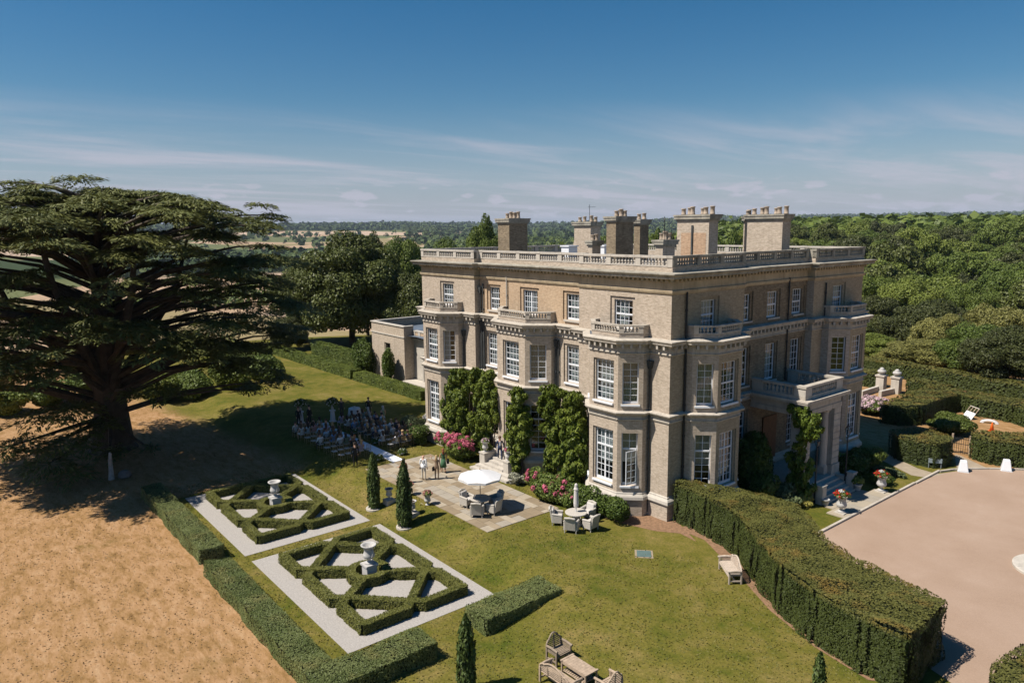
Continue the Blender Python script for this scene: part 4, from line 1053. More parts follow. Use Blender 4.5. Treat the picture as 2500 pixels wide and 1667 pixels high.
# hedges round the parterres
hedge('square cut hedge along the far gravel parterre', round_poly([(-25.5, -21.8), (-12.9, -21.8), (-12.9, -20.55), (-25.5, -20.55)], .12), 0.18, 0.042, PRIV, 1.15, 'square cut hedges framing the parterres', wob=.07)
hedge('L shaped square cut hedge round the near gravel parterre', round_poly([(-11.6, -22.0), (2.15, -22.0), (2.15, -16.95), (0.62, -16.95), (0.62, -20.8), (-11.3, -20.75)], .15), 0.15, 0.042, PRIV, 1.15, 'square cut hedges framing the parterres', wob=.07)
hedge('short square cut hedge block at the near corner of the parterre', round_poly([(.5, -14.5), (2.15, -14.5), (2.15, -10.1), (.5, -10.1)], .12), 0.15, 0.042, PRIV, 1.15, 'square cut hedges framing the parterres', wob=.06)
# lawn hedges by the wing
hedge('low dark hedge in front of the garden wing', [(-48, 4.9), (-34.4, 5.2), (-34.2, 6.4), (-48, 6.3)], 0.95, 0.075, HEDG, 1.2, 'lawn hedges by the wing')
hedge('low lawn hedge running away beyond the wing', [(-75, 4.6), (-48.6, 4.9), (-48.6, 6.3), (-75, 6.2)], 1.0, 0.10, HEDG, 1.3, 'lawn hedges by the wing')
hedge('taller hedge end behind the far lawn', [(-66, 8.0), (-53, 8.0), (-53, 9.6), (-66, 9.6)], 1.9, 0.10, HEDG, 1.3, 'lawn hedges by the wing')
hedge('square hedge closing the far end of the lawn', [(-76, -3), (-66, 1.5), (-66.6, 3.0), (-77, -1)], 1.5, 0.10, HEDG, 1.3, 'lawn hedges by the wing')

# ---- knot gardens: one continuous box hedge each
def knot(label, rect):
    cx, cy = (rect[0] + rect[1]) / 2, (rect[2] + rect[3]) / 2; hx, hy = 4.42, 2.62
    zg = -0.6; zt = -0.12; w = 0.42; leaf = 0.038
    segs = []
    nd = {}
    for sx in (-1, 1):
        for sy in (-1, 1):
            q = (sx * 1.85, sy * 2.12); s = (sx * 4.0, 0)
            segs += [[s, q], [(sx * .62, sy * .58), (sx * 1.15, sy * 1.22), q],
                     [s, (sx * hx, sy * .45), (sx * hx, sy * hy), (sx * 2.35, sy * hy), q], [q, (sx * 1.4, sy * hy), (0, sy * hy)]]
    segs.append([(0.86 * math.cos(t), .86 * math.sin(t)) for t in np.linspace(0, 2 * math.pi, 25)])
    rng = np.random.default_rng(3); pts, nrm, top = [], [], []; core = MB()
    for sg in segs:
        for a, b in zip(sg[:-1], sg[1:]):
            a, b = np.array(a, float), np.array(b, float); ln = np.hypot(*(b - a)); t = (b - a) / ln; no = np.array([t[1], -t[0]]); ex = w * .3
            for side in (-1, 1):
                k = int(ln * (zt - zg) * 1.2 / leaf ** 2); s = rng.uniform(-ex, ln + ex, k); z = rng.uniform(zg, zt, k)
                q = a + t * s[:, None] + no * (side * (w / 2 + rng.normal(0, leaf * .25, k) + (vnoise(s * 1.0 + a[0] * 9, z, .35, 2) - .5) * .06))[:, None]
                pts.append(np.column_stack([q, z])); nrm.append(np.tile([no[0] * side, no[1] * side, .25], (k, 1)))
            k = int((ln + 2 * ex) * w * 1.35 / leaf ** 2); s = rng.uniform(-ex, ln + ex, k); o = rng.uniform(-w / 2, w / 2, k)
            q = a + t * s[:, None] + no * o[:, None]
            pts.append(np.column_stack([q, zt + rng.normal(0, leaf * .3, k) + (vnoise(q[:, 0] * 1.0, q[:, 1], .5, 4) - .5) * .06])); nrm.append(np.tile([0, 0, 1.], (k, 1)))
            T = Matrix(((t[0], -t[1], 0, cx + a[0]), (t[1], t[0], 0, cy + a[1]), (0, 0, 1, 0), (0, 0, 0, 1)))
            core.box(-ex * .7, ln + ex * .7, -w / 2 + .035, w / 2 - .035, zg - .02, zt - .03 - rng.uniform(0, .006), T)
    pts = np.concatenate(pts); nrm = np.concatenate(nrm); pts[:, 0] += cx; pts[:, 1] += cy
    V, F = leaf_quads(pts, nrm, leaf * 1.5, 1.4, .32, rng)
    o = link('box_hedge', quads_mesh('box_hedge', V, F, np.clip(.6 * rng.uniform(0, 1, len(pts)) + .4 * vnoise(pts[:, 0], pts[:, 1], .6, 7), 0, 1)), BOX)
    tag(o, label, 'hedge', 'box hedge knots'); obj('inner_growth', core, INNER, o)
    return (cx, cy)
K1 = knot('geometric box hedge knot in the near gravel parterre', (-11.57, -0.32, -19.6, -11.9))
ko = bpy.data.objects['box_hedge']; k2o = dup(ko, (-12.04, -.05, 0), None, 'geometric box hedge knot in the far half shaded parterre')
K2 = (K1[0] - 12.04, K1[1] - .05)

# ================================================================== shrubs, climbers, trees
def lobes_cloud(lobes, leaf, dens, rng, jitter=.6, fill=.25, up=0.15):
    P, Nn, T = [], [], []
    for (c, r) in lobes:
        r = np.asarray(r, float) * np.ones(3); k = int(4 * math.pi * (r[0] * r[1] * r[2]) ** (2 / 3) * dens / leaf ** 2)
        d = rng.normal(0, 1, (k, 3)); d /= np.linalg.norm(d, axis=1)[:, None]
        rr = 1 - fill * rng.uniform(0, 1, k) ** 2
        P.append(np.asarray(c) + d * r * rr[:, None]); nn = d / r; nn /= np.linalg.norm(nn, axis=1)[:, None]; nn[:, 2] += up; Nn.append(nn); T.append(np.clip(rng.uniform(0, 1, k) * .7 + rng.uniform(0, .3), 0, 1))
    return np.concatenate(P), np.concatenate(Nn), np.concatenate(T)

def crown_mesh(name, lobes, leaf, dens, rng, upright=False, **kw):
    P, Nn, T = lobes_cloud(lobes, leaf, dens, rng, **kw)
    V, F = leaf_quads(P, Nn, leaf * (2.0 if upright else 1.5), 2.4 if upright else 1.5, .6, rng, along=np.tile([0, 0, 1.], (len(P), 1)) + Nn * .6 if upright else None)
    return quads_mesh(name, V, F, T)

def shrub(label, loc, rx, ry, h, leaf, mat, name='shrub', cat='shrub', group=None, nl=9, dens=.8, flowers=None, seed=None, squash=.55):
    rng = np.random.default_rng(seed if seed is not None else sum(map(ord, label)))
    L = []
    for k in range(nl):
        a = rng.uniform(0, 2 * math.pi); q = rng.uniform(0, .62) ** .6; z = rng.uniform(.30, .72) * h
        L.append(((math.cos(a) * q * rx, math.sin(a) * q * ry, z), (rx * rng.uniform(.32, .5), ry * rng.uniform(.32, .5), h * rng.uniform(.22, .32))))
    L.append(((0, 0, h * .45), (rx * .7, ry * .7, h * .5)))
    o = thing(name, label, cat, loc, 0, group)
    link('foliage', crown_mesh('foliage', L, leaf, dens, rng), mat, o)
    st = MB()
    for k in range(4):
        a = k * 1.6; st.tube([(0, 0, -.05), (math.cos(a) * rx * .3, math.sin(a) * ry * .3, h * .5)], [.035, .015], 5)
    obj('stem', st, BARKT, o)
    if flowers:
        fm, nf, fr_ = flowers
        hd = MB(); V = []; 
        P, Nn = [], []
        for k in range(nf):
            c, r = L[rng.integers(len(L))]; d = rng.normal(0, 1, 3); d[2] = abs(d[2]) * .9 + .1; d[1] -= .45; d[0] += .25; d /= np.linalg.norm(d)
            q = np.asarray(c) + d * np.asarray(r) * 1.03
            kk = 46; e = rng.normal(0, 1, (kk, 3)); e /= np.linalg.norm(e, axis=1)[:, None]
            rr = fr_ * rng.uniform(.75, 1.2); P.append(q + e * rr); Nn.append(e)
        P, Nn = np.concatenate(P), np.concatenate(Nn)
        V, F = leaf_quads(P, Nn, fr_ * .75, 1.1, .3, rng)
        tag(link('flower_heads', quads_mesh('flower_heads', V, F, rng.uniform(0, 1, len(P))), fm, o), kind='stuff')
    return o

MAG = leafmat('magnolia_leaf', (0.045, 0.080, 0.010), (0.235, 0.275, 0.042), 0.5, 0.25, spec=.25)
LAUR = leafmat('laurel_leaf', (0.0297, 0.0567, 0.0108), (0.1148, 0.1553, 0.0297), 0.5, 0.2, spec=.2)
HYDL = leafmat('hydrangea_leaf', (0.0600, 0.1020, 0.0168), (0.1800, 0.2160, 0.0480), 0.55, 0.25)
PINK = leafmat('pink_bloom', (0.42, 0.065, 0.12), (0.66, 0.22, 0.29), 0.7, 0.2)
PALEP = leafmat('pale_pink_bloom', (0.50, 0.32, 0.36), (0.70, 0.54, 0.56), 0.7, 0.2)
SILV = leafmat('silver_leaf', (0.20, 0.20, 0.135), (0.38, 0.38, 0.29), 0.7, 0.2)
YELL = leafmat('yellow_leaf', (0.24, 0.22, 0.045), (0.46, 0.41, 0.12), 0.6, 0.25)
GREYG = leafmat('grey_green_leaf', (0.0585, 0.0780, 0.0325), (0.1560, 0.1885, 0.0845), 0.6, 0.2)
WIST = leafmat('wisteria_leaf', (0.0416, 0.0754, 0.0091), (0.1820, 0.2340, 0.0312), 0.5, 0.28)

def climber(label, blobs, yplane, thick, leaf, mat, group=None, name='climbing_magnolia', dens=1.0):
    """wall-trained evergreen: blobs are (px, py, rpx) seen on the plane y = yplane"""
    rng = np.random.default_rng(sum(map(ord, label))); L = []
    for px, py, rp in blobs:
        p = PLy(px, py, yplane) if yplane is not None else None
        r = rp * np.linalg.norm(p - CAM) / CAM_F
        for k in range(12):
            d = rng.uniform(-1, 1, 3) * r; L.append((p + d * (.8, .7, 1), (r * rng.uniform(.22, .42), thick * rng.uniform(.4, 1.0), r * rng.uniform(.35, .7))))
    base = np.array([np.mean([l[0][0] for l in L]), yplane, 0.0])
    o = thing(name, label, 'climber', base, 0, group)
    link('foliage', crown_mesh('foliage', [(c - base, r) for c, r in L], leaf, dens, rng, up=.35, upright=True), mat, o)
    st = MB()
    for k in range(4):
        l = L[rng.integers(len(L))][0] - base; st.tube([(k * .3 - .45, .1, -.05), (l[0] * .5, .15, l[2] * .5), tuple(l)], [.06, .04, .02], 6)
    obj('stem', st, BARKT, o)
    return o
GC = 'magnolias trained on the garden front'
climber('tall glossy magnolia against the far bay', [(1118, 915, 17), (1108, 950, 24), (1128, 950, 22), (1105, 990, 26), (1132, 990, 24), (1108, 1030, 26), (1138, 1030, 26), (1162, 915, 14), (1160, 950, 20)], -1.25, .55, .085, MAG, GC)
climber('broad glossy magnolia left of the terrace door', [(1192, 930, 18), (1185, 960, 22), (1208, 962, 20), (1180, 1000, 24), (1210, 995, 22), (1178, 1040, 24), (1198, 1030, 18), (1168, 1075, 20)], -1.05, .55, .085, MAG, GC)
climber('narrow glossy magnolia right of the terrace door', [(1262, 962, 14), (1270, 985, 20), (1255, 1015, 20), (1278, 1015, 20), (1252, 1055, 20), (1275, 1055, 20), (1255, 1095, 20), (1275, 1095, 18), (1262, 1130, 14)], -1.75, .5, .085, MAG, GC)
climber('slender magnolia climbing between the two right-hand bays', [(1340, 960, 16), (1352, 955, 14), (1335, 995, 18), (1352, 1000, 18), (1340, 1040, 20), (1345, 1085, 20), (1350, 1130, 20)], -.55, .5, .085, MAG, GC)
climber('big glossy magnolia beside the near bay', [(1385, 975, 16), (1410, 980, 16), (1380, 1015, 22), (1412, 1015, 20), (1378, 1055, 24), (1412, 1055, 22), (1380, 1100, 26), (1415, 1100, 22), (1385, 1145, 26), (1415, 1150, 22), (1400, 1180, 20)], -.95, .55, .085, MAG, GC)
# hydrangeas below them
shrub('large hydrangea thick with pink blooms left of the steps', (-17.3, -2.3, 0.0), 2.2, 1.15, 1.9, .085, HYDL, 'hydrangea', 'hydrangea', 'pink hydrangeas', 12, .8, (PINK, 120, .14))
shrub('hydrangea with scattered pink blooms under the near magnolia', (*(PLy(1335, 1160, -2.75)[:2]), 0.0), 2.0, 1.0, 1.7, .085, HYDL, 'hydrangea', 'hydrangea', 'pink hydrangeas', 12, .8, (PINK, 42, .14))
shrub('small hydrangea with few blooms beside the furled parasol', (*(PLy(1392, 1215, -2.7)[:2]), 0.0), .9, .6, 1.0, .075, HYDL, 'hydrangea', 'hydrangea', 'pink hydrangeas', 7, .8, (PINK, 9, .12))
shrub('yellow green shrub beside the left stair pier', (-15.0, -1.55, 0.0), .6, .5, 1.9, .075, HYDL, group='terrace shrubs', flowers=(PALEP, 6, .1))
shrub('silver leaved bush at the foot of the terrace steps', (-10.4, -2.6, 0), .75, .55, .75, .09, SILV, group='terrace shrubs')
shrub('dark rounded bush at the foot of the far bay', (-22.6, -2.6, 0), 1.3, 1.1, 1.5, .07, LAUR, group='terrace shrubs')
shrub('low box bushes at the corner of the far bay', (-25.2, -1.6, 0), 1.4, 1.2, 1.6, .07, GREYG, group='terrace shrubs')
shrub('glossy laurel spreading below the near bay window', (-4.6, -2.3, 0), 1.7, .75, 1.55, .075, LAUR, group='terrace shrubs', nl=12)
shrub('dense laurel below the near bay chamfer', (-2.0, -2.05, 0), 1.35, .85, 1.45, .075, LAUR, group='terrace shrubs', nl=12)
# entrance side
def sh2(label, px, py, rx, ry, h, leaf, mat, **kw): p = G(px, py); return shrub(label, p, rx, ry, h, leaf, mat, **kw)
shrub('grey green mound behind the long yew hedge', (2.6, 7.4, 0), 1.0, .9, 1.35, .09, GREYG, group='entrance shrubs')
shrub('straggling grey bush between yew and porch', (3.3, 7.0, 0), .8, .7, .85, .09, GREYG, group='entrance shrubs')
shrub('clipped yellow bush by the near stair pillar', (3.75, 8.2, 0), .62, .62, .72, .07, YELL, group='entrance shrubs', nl=14, dens=1.0)
shrub('dark clipped ball shaded beside the porch', (3.3, 15.6, 0), 1.15, 1.1, 1.5, .08, LAUR, group='entrance shrubs', nl=14)
shrub('bright clipped dome beside the path', (2.9, 17.9, 0), 1.2, 1.1, 1.45, .07, HEDG, group='entrance shrubs', nl=16, dens=1.0)
shrub('yellow variegated bush under the far bay', (2.2, 15.9, 0), 1.2, .8, 1.35, .09, YELL, group='entrance shrubs')
shrub('low dark bushes at the path edge', (4.9, 15.3, 0), .8, 1.0, .8, .08, LAUR, group='entrance shrubs')
shrub('thin scrubby bush by the path corner', (4.4, 17.6, 0), 1.3, .5, .45, .08, GREYG, group='entrance shrubs')
sh2('broad mound of pale pink hydrangea beyond the house', 2130, 1005, 1.6, 2.3, 1.2, .085, HYDL, name='hydrangea', cat='hydrangea', group='pale hydrangeas', nl=14, flowers=(PALEP, 120, .17))
shrub('clipped green mound in the parched court', (3.2, 31.8, 0), 1.8, 2.4, 1.45, .08, HEDG, group='entrance shrubs', nl=18, dens=1.0)
wi = climber('leafy wisteria climbing the near side of the porch', [(1938, 1005, 15), (1955, 1020, 18), (1980, 1035, 18), (1992, 1052, 14), (1965, 1060, 18), (1952, 1090, 14), (1942, 1130, 18), (1965, 1138, 18), (1948, 1165, 18), (1958, 1185, 16), (1970, 1205, 16), (1935, 1180, 14)], 8.45, .4, .085, WIST, None, 'wisteria', .8)
shrub('dark evergreen mass in the shaded recess beside the porch', (1.1, 7.3, 0), 1.3, 1.3, 4.2, .10, LAUR, group='entrance shrubs', nl=22)
shrub('dark evergreen bush between the near bay and the porch floor', (2.3, 6.2, 0), .9, .9, 2.0, .09, LAUR, group='entrance shrubs', nl=12)
# shrubs flanking the wing door
shrub('tall leafy shrub at the far corner of the wing', (-49.6, 7.2, 0), 1.7, 1.1, 4.6, .10, LAUR, group='wall shrubs on the wing', nl=16)
shrub('tall clipped shrub right of the wing doorway', (-43.6, 7.0, 0), 1.15, .8, 4.2, .10, LAUR, group='wall shrubs on the wing', nl=16)

# ---- cypresses
CYP = leafmat('cypress_leaf', (0.0270, 0.0486, 0.0108), (0.0945, 0.1283, 0.0297), 0.6, 0.12)
def cypress(label, base, ztop, r, leaf=.075, pit=True):
    rng = np.random.default_rng(sum(map(ord, label))); h = ztop - base[2]
    k = int(2 * math.pi * r * h * 1.25 / leaf ** 2); z = rng.uniform(0.04, 1, k); a = rng.uniform(0, 2 * math.pi, k)
    prof = np.interp(z, [0, .06, .18, .5, .8, .93, 1], [.55, .85, 1, .96, .66, .35, .04])
    rr = r * prof * (1 + .22 * (vnoise(a * 2.2, z * h, .55, 6) - .5) * 2) * (1 - .2 * rng.uniform(0, 1, k) ** 2)
    P = np.column_stack([np.cos(a) * rr, np.sin(a) * rr, z * h]); Nn = np.column_stack([np.cos(a), np.sin(a), np.full(k, .2)])
    V, F = leaf_quads(P, Nn, leaf * 1.6, 2.4, .45, rng, along=np.tile([0, 0, 1.], (k, 1)))
    o = thing('cypress', label, 'cypress', base, 0, 'slender cypresses'); link('crown', quads_mesh('crown', V, F, rng.uniform(0, 1, k)), CYP, o)
    obj('trunk', MB().tube([(0, 0, -.1), (0, 0, h * .8)], [.09, .02], 7), BARKT, o); obj('inner_growth', MB().lathe([(r * .45, .15), (r * .8, h * .2), (r * .75, h * .5), (r * .4, h * .82), (.01, h * .95)], 9), INNER, o)
    if pit: obj('planting_ring', MB().lathe([(.52, -.06), (.52, .045), (.40, .045), (.38, .02)], 18), STONE_L, o)
    return o
for lb, bx_, by_, tx_, ty_, r_ in (('slim cypress left of the garden steps', 914, 1240, 911, 1105, .40), ('tall cypress right of the garden steps', 989, 1285, 986, 1125, .46), ('lone cypress behind the square hedge in front', 1140, 1690, 1140, 1500, .36), ('cypress tip at the bottom edge by the yew', 1996, 1720, 1996, 1590, .22)):
    bb = G(bx_, by_); cypress(lb, bb, hpx(tx_, ty_, bb), r_)

# ---- broadleaf trees
OAKD = leafmat('holm_oak_leaf', (0.0420, 0.0540, 0.0120), (0.1275, 0.1470, 0.0360), 0.5, 0.15)
OAKG = leafmat('oak_leaf', (0.0512, 0.0832, 0.0144), (0.1680, 0.2112, 0.0416), 0.55, 0.22)
LIME = leafmat('lime_leaf', (0.0720, 0.1080, 0.0180), (0.2325, 0.2670, 0.0540), 0.55, 0.25)
DARKT = leafmat('copper_dark_leaf', (0.0300, 0.0390, 0.0120), (0.0930, 0.1020, 0.0300), 0.55, 0.15)
GOLD = leafmat('golden_leaf', (0.105, 0.105, 0.024), (0.285, 0.270, 0.085), 0.55, 0.25)
def make_crown(seed, nl, leaf, dens, flat=.85, low=.2):
    """unit crown: radius 1, height about 1.9*flat, base at z=0"""
    rng = np.random.default_rng(seed); L = []
    H = 1.9 * flat
    for k in range(nl):
        u = rng.uniform(-.75, 1); a = rng.uniform(0, 2 * math.pi); s = math.sqrt(1 - u * u); q = rng.uniform(.62, .84)
        L.append(((math.cos(a) * s * q, math.sin(a) * s * q, H / 2 + u * q * H / 2), (rng.uniform(.20, .34), rng.uniform(.20, .34), rng.uniform(.15, .25))))
    L.append(((0, 0, H / 2), (.62, .62, H * .34)))
    return crown_mesh('crown', L, leaf, dens, rng, fill=.35, up=.3)
CROWNS = [make_crown(20 + k, 38, .040, .75, fl) for k, fl in enumerate((.8, .95, .75, .9, .85))]
CROWNB = [make_crown(40 + k, 70, .0235, .75, fl) for k, fl in enumerate((.8, .95))]
for c_ in CROWNS + CROWNB: c_.materials.append(OAKG)
def trunk_mesh(seed):
    rng = np.random.default_rng(seed); m = MB(); m.tube([(0, 0, -.06), (.01, .0, .35), (.0, .02, .8)], [.075, .05, .03], 7)
    for k in range(5):
        a = k * 1.26 + rng.uniform(-.3, .3); m.tube([(0, 0, .3 + k * .06), (math.cos(a) * .3, math.sin(a) * .3, .65 + k * .06), (math.cos(a) * .55, math.sin(a) * .55, .95 + k * .08)], [.03, .02, .008], 5)
    return m.mesh('trunk')
TRK = [trunk_mesh(s) for s in range(3)]
for t_ in TRK: t_.materials.append(BARKT)
def tree(label, p, h, r, mat, big=False, group=None, seed=0, name='broadleaf_tree'):
    rg = random.Random(seed)
    o = thing(name, label, 'tree', p, rg.uniform(0, 6.28), group)
    m = (CROWNB if big else CROWNS)[seed % (2 if big else 5)]; fl = (.8, .95, .75, .9, .85)[seed % (2 if big else 5)]
    c = bpy.data.objects.new('crown', m); COL.objects.link(c); c.parent = o; c.material_slots[0].link = 'OBJECT'; c.material_slots[0].material = mat
    lift = 0.0 if big else 0.06
    c.location = (0, 0, h * lift); c.scale = (r, r * rg.uniform(.9, 1.1), h * (1 - lift) / (1.9 * fl) * 1.0)
    t = bpy.data.objects.new('trunk', TRK[seed % 3]); COL.objects.link(t); t.parent = o; t.scale = (r * .9, r * .9, h * .72)
    return o
def tree_px(label, px, dist, ytop, rpx, mat, **kw):
    p = at_depth(px, 600, dist); z = float(hfun(p[0], p[1])); p = np.array([p[0], p[1], z])
    return tree(label, p, hpx(px, ytop, p) - z, rpx * dist / CAM_F, mat, **kw)
GW = 'trees behind the garden wing'
tree_px('huge dark evergreen oak left of the wing', 850, 108, 572, 130, OAKD, big=True, group=GW, seed=1)
tree_px('dark evergreen oak with a pointed top above the big one', 890, 118, 566, 62, OAKD, big=True, group=GW, seed=0)
tree_px('lower dark oak standing at the edge of the parched field', 735, 112, 640, 75, OAKD, big=True, group=GW, seed=3)
tree_px('dark bush-like oak at the end of the far lawn', 690, 106, 775, 42, DARKT, big=True, group=GW, seed=2)
tree_px('green oak beyond the wing roof', 985, 124, 578, 78, OAKG, big=True, group=GW, seed=4)
tree_px('shadowed oak filling the gap beside the house end', 1000, 104, 660, 80, OAKD, big=True, group=GW, seed=6)
tree_px('mid green oak rising over the far balustrade', 1085, 140, 588, 72, OAKG, big=True, group=GW, seed=5)
tree_px('tall oak crown left of the sooty chimney', 1185, 150, 533, 62, OAKG, big=True, group=GW, seed=7)
tree_px('round oak behind the sooty chimney', 1245, 170, 560, 50, OAKG, group=GW, seed=8)
for k, (px, dist, yt, rp, mt, lb) in enumerate(((1300, 210, 592, 40, LIME, 'pale green tree over the roof right of the sooty chimney'), (1360, 230, 588, 42, OAKG, 'green tree over the roof before the shouldered chimney'), (1478, 200, 556, 30, OAKG, 'tree glimpsed between the shouldered and black chimneys'), (1600, 190, 560, 34, OAKG, 'tree glimpsed right of the slim chimney'), (1635, 220, 566, 30, DARKT, 'dark tree left of the red patched chimney'), (1775, 170, 556, 44, OAKG, 'round tree between the two wide chimneys'), (1800, 240, 560, 34, LIME, 'pale tree between the two wide chimneys'))):
    tree_px(lb, px, dist, yt, rp, mt, group='trees seen over the roof', seed=k + 2)
GR = 'trees on the right-hand bank'
for k, (px, dist, yt, rp, mt, lb) in enumerate((
        (2010, 100, 800, 45, LIME, 'bright bush-like tree just beyond the far bay'), (2145, 106, 815, 62, LIME, 'yellow green tree right of the house end'), (2060, 112, 770, 50, DARKT, 'dark tree right behind the far bay'),
        (2290, 98, 832, 100, GOLD, 'golden leaved tree above the court hedge'), (2420, 95, 790, 95, OAKG, 'thin green tree above the straight yew'), (2490, 88, 800, 85, DARKT, 'dark tree at the right edge above the yews'), (2200, 104, 850, 60, GOLD, 'low golden tree beside the pale hydrangeas'),
        (2330, 108, 770, 80, GOLD, 'tall golden tree right of centre on the bank'), (2460, 112, 745, 80, GOLD, 'scrubby golden tree below the parched slope'), (2300, 135, 735, 95, DARKT, 'wide dark tree in front of the parched slope'), (2140, 142, 720, 70, DARKT, 'dark tree right of the upper balcony'),
        (2230, 165, 678, 75, LIME, 'bright spreading tree left of the parched slope'), (2130, 175, 668, 62, LIME, 'pale round tree above the dark one by the house'), (2380, 170, 690, 60, OAKG, 'green tree at the top of the parched slope'), (2490, 185, 655, 70, OAKG, 'green tree at the right edge on the slope'), (2090, 130, 770, 50, OAKD, 'dark oak low beside the house end'))):
    tree_px(lb, px, dist, yt, rp, mt, big=True, group=GR, seed=k)
# the wood on the right-hand hill: the nearest trees singly
rw = random.Random(5); placed = []
mats_w = [OAKG, OAKG, OAKD, LIME, OAKD, DARKT, OAKG]
tries = 0
while len(placed) < 230 and tries < 9000:
    tries += 1
    d_ = 175 * (470 / 175) ** rw.random(); px = rw.uniform(1930, 2560)
    if d_ < 205 and 2330 < px < 2520: continue
    p = at_depth(px, 600, d_); r_ = rw.choice((4.2, 5.2, 6.0, 7.0, 8.2)) * rw.uniform(.9, 1.1)
    if any((p[0] - q[0]) ** 2 + (p[1] - q[1]) ** 2 < (0.60 * (r_ + q[2])) ** 2 for q in placed): continue
    placed.append((p[0], p[1], r_))
placed.sort(key=lambda q: math.hypot(q[0] - CAM[0], q[1] - CAM[1]))
for k, (x, y, r_) in enumerate(placed):
    tree('one of the many green crowns massed in the wood on the right-hand hill', (x, y, float(hfun(x, y))), r_ * rw.uniform(1.7, 2.4), r_, mats_w[rw.randrange(7)], group='crowns of the hillside wood', seed=k, name='woodland_tree')

# ---- far woods and hedgerows: thousands of crowns read as one mass
def far_wood(name, label, xs, ys, rs, mat, seed, cat='wood', nq=64, leaf=.30):
    """each crown a lumpy cloud of leaf masses"""
    rng = np.random.default_rng(seed); n = len(xs); zs = hfun(xs, ys)
    d = rng.normal(0, 1, (n, nq, 3)); d[..., 2] = np.abs(d[..., 2]) * 1.1 - .3; d /= np.linalg.norm(d, axis=2)[..., None]
    ph = rng.uniform(0, 6.28, (n, 1)); lump = 1 + .20 * np.sin(3 * np.arctan2(d[..., 1], d[..., 0]) + ph) * np.sin(4 * d[..., 2] + ph * 2) + rng.normal(0, .07, (n, nq))
    sc = np.stack([rs, rs, rs * rng.uniform(.85, 1.2, n)], -1)[:, None, :]
    P = d * lump[..., None] * sc + np.stack([xs, ys, zs + rs * .55], -1)[:, None, :]
    V, F = leaf_quads(P.reshape(-1, 3), d.reshape(-1, 3), np.repeat(rs * leaf, nq) * 1.6, 1.3, .35, rng)
    ti = np.clip(np.repeat(rng.uniform(0, 1, n), nq) * .65 + .35 * rng.uniform(0, 1, n * nq), 0, 1)
    return tag(link(name, quads_mesh(name, V, F, ti), mat), label, cat, kind='stuff')
FARW = leafmat('far_wood_leaf', (0.0286, 0.0520, 0.0156), (0.0975, 0.1300, 0.0390), 0.8, 0.0)
rg = np.random.default_rng(9)
def polar(px, d):
    dr = np.stack([_fw[0] + _r2[0] * (px - 1250) / CAM_F, _fw[1] + _r2[1] * (px - 1250) / CAM_F], -1); dr /= np.linalg.norm(dr, axis=1)[:, None]
    return CAM[0] + dr[:, 0] * d, CAM[1] + dr[:, 1] * d
def scatter(n, px0, px1, d0, d1, r0, r1, keep=None):
    px = rg.uniform(px0, px1, n); d = np.sqrt(rg.uniform(d0 ** 2, d1 ** 2, n)); x, y = polar(px, d)
    r = rg.uniform(r0, r1, n)
    if keep is not None: m = keep(px, d, x, y); x, y, r = x[m], y[m], r[m]
    return x, y, r
S1 = [scatter(2600, 1880, 2750, 455, 1050, 4.5, 9.0), scatter(900, 1050, 1900, 240, 700, 4.5, 7.0), scatter(600, 1880, 2700, 240, 470, 4.0, 5.5), scatter(500, 250, 1100, 560, 1000, 4.5, 7, lambda p, d, x, y: vnoise(x, y, 160, 4) > .55),
      scatter(1700, 1050, 2000, 700, 1900, 6, 10)]
far_wood('near_wood', 'unbroken green wood filling the valley behind the house', *[np.concatenate(c) for c in zip(*S1)], OAKG, 1, nq=34, leaf=.40)
S2 = [scatter(3600, 1000, 2700, 1900, 5200, 8, 13), scatter(900, 200, 1060, 1020, 1600, 7, 10), scatter(2200, -300, 1180, 3700, 5600, 10, 15), scatter(700, 100, 1200, 1750, 3700, 7, 11, lambda p, d, x, y: np.abs((x * .9 + y * .45) % 330 - 165) < 9),
      scatter(300, 150, 1200, 1750, 3700, 9, 13, lambda p, d, x, y: vnoise(x, y, 300, 6) > .72), scatter(2400, 900, 2800, 5200, 9000, 12, 20)]
far_wood('far_wood', 'dark blue green woods on the far ridges', *[np.concatenate(c) for c in zip(*S2)], FARW, 2, nq=12, leaf=.66)
# shrub belt beyond the cedar
GB = 'bushes beyond the cedar'
for k, (px, py, rx, h, mt, lb) in enumerate(((395, 975, 3.6, 3.2, LIME, 'bright sunlit bushes right of the cedar trunk'), (470, 965, 3.6, 3.0, OAKG, 'green bush right of the cedar in half sun'), (560, 945, 3.8, 3.2, LIME, 'bright bush under the right cedar boughs'), (640, 925, 3.2, 2.8, OAKG, 'bush at the far end of the parched strip'), (215, 960, 3.4, 3.0, OAKG, 'shaded bush left of the cedar trunk'), (20, 1010, 3.0, 2.8, LIME, 'sunlit bush at the left edge'), (120, 985, 3.2, 2.6, OAKG, 'dull bush near the left edge'))):
    sh2(lb, px, py, rx, 2.2, h, .13, mt, group=GB, nl=14)
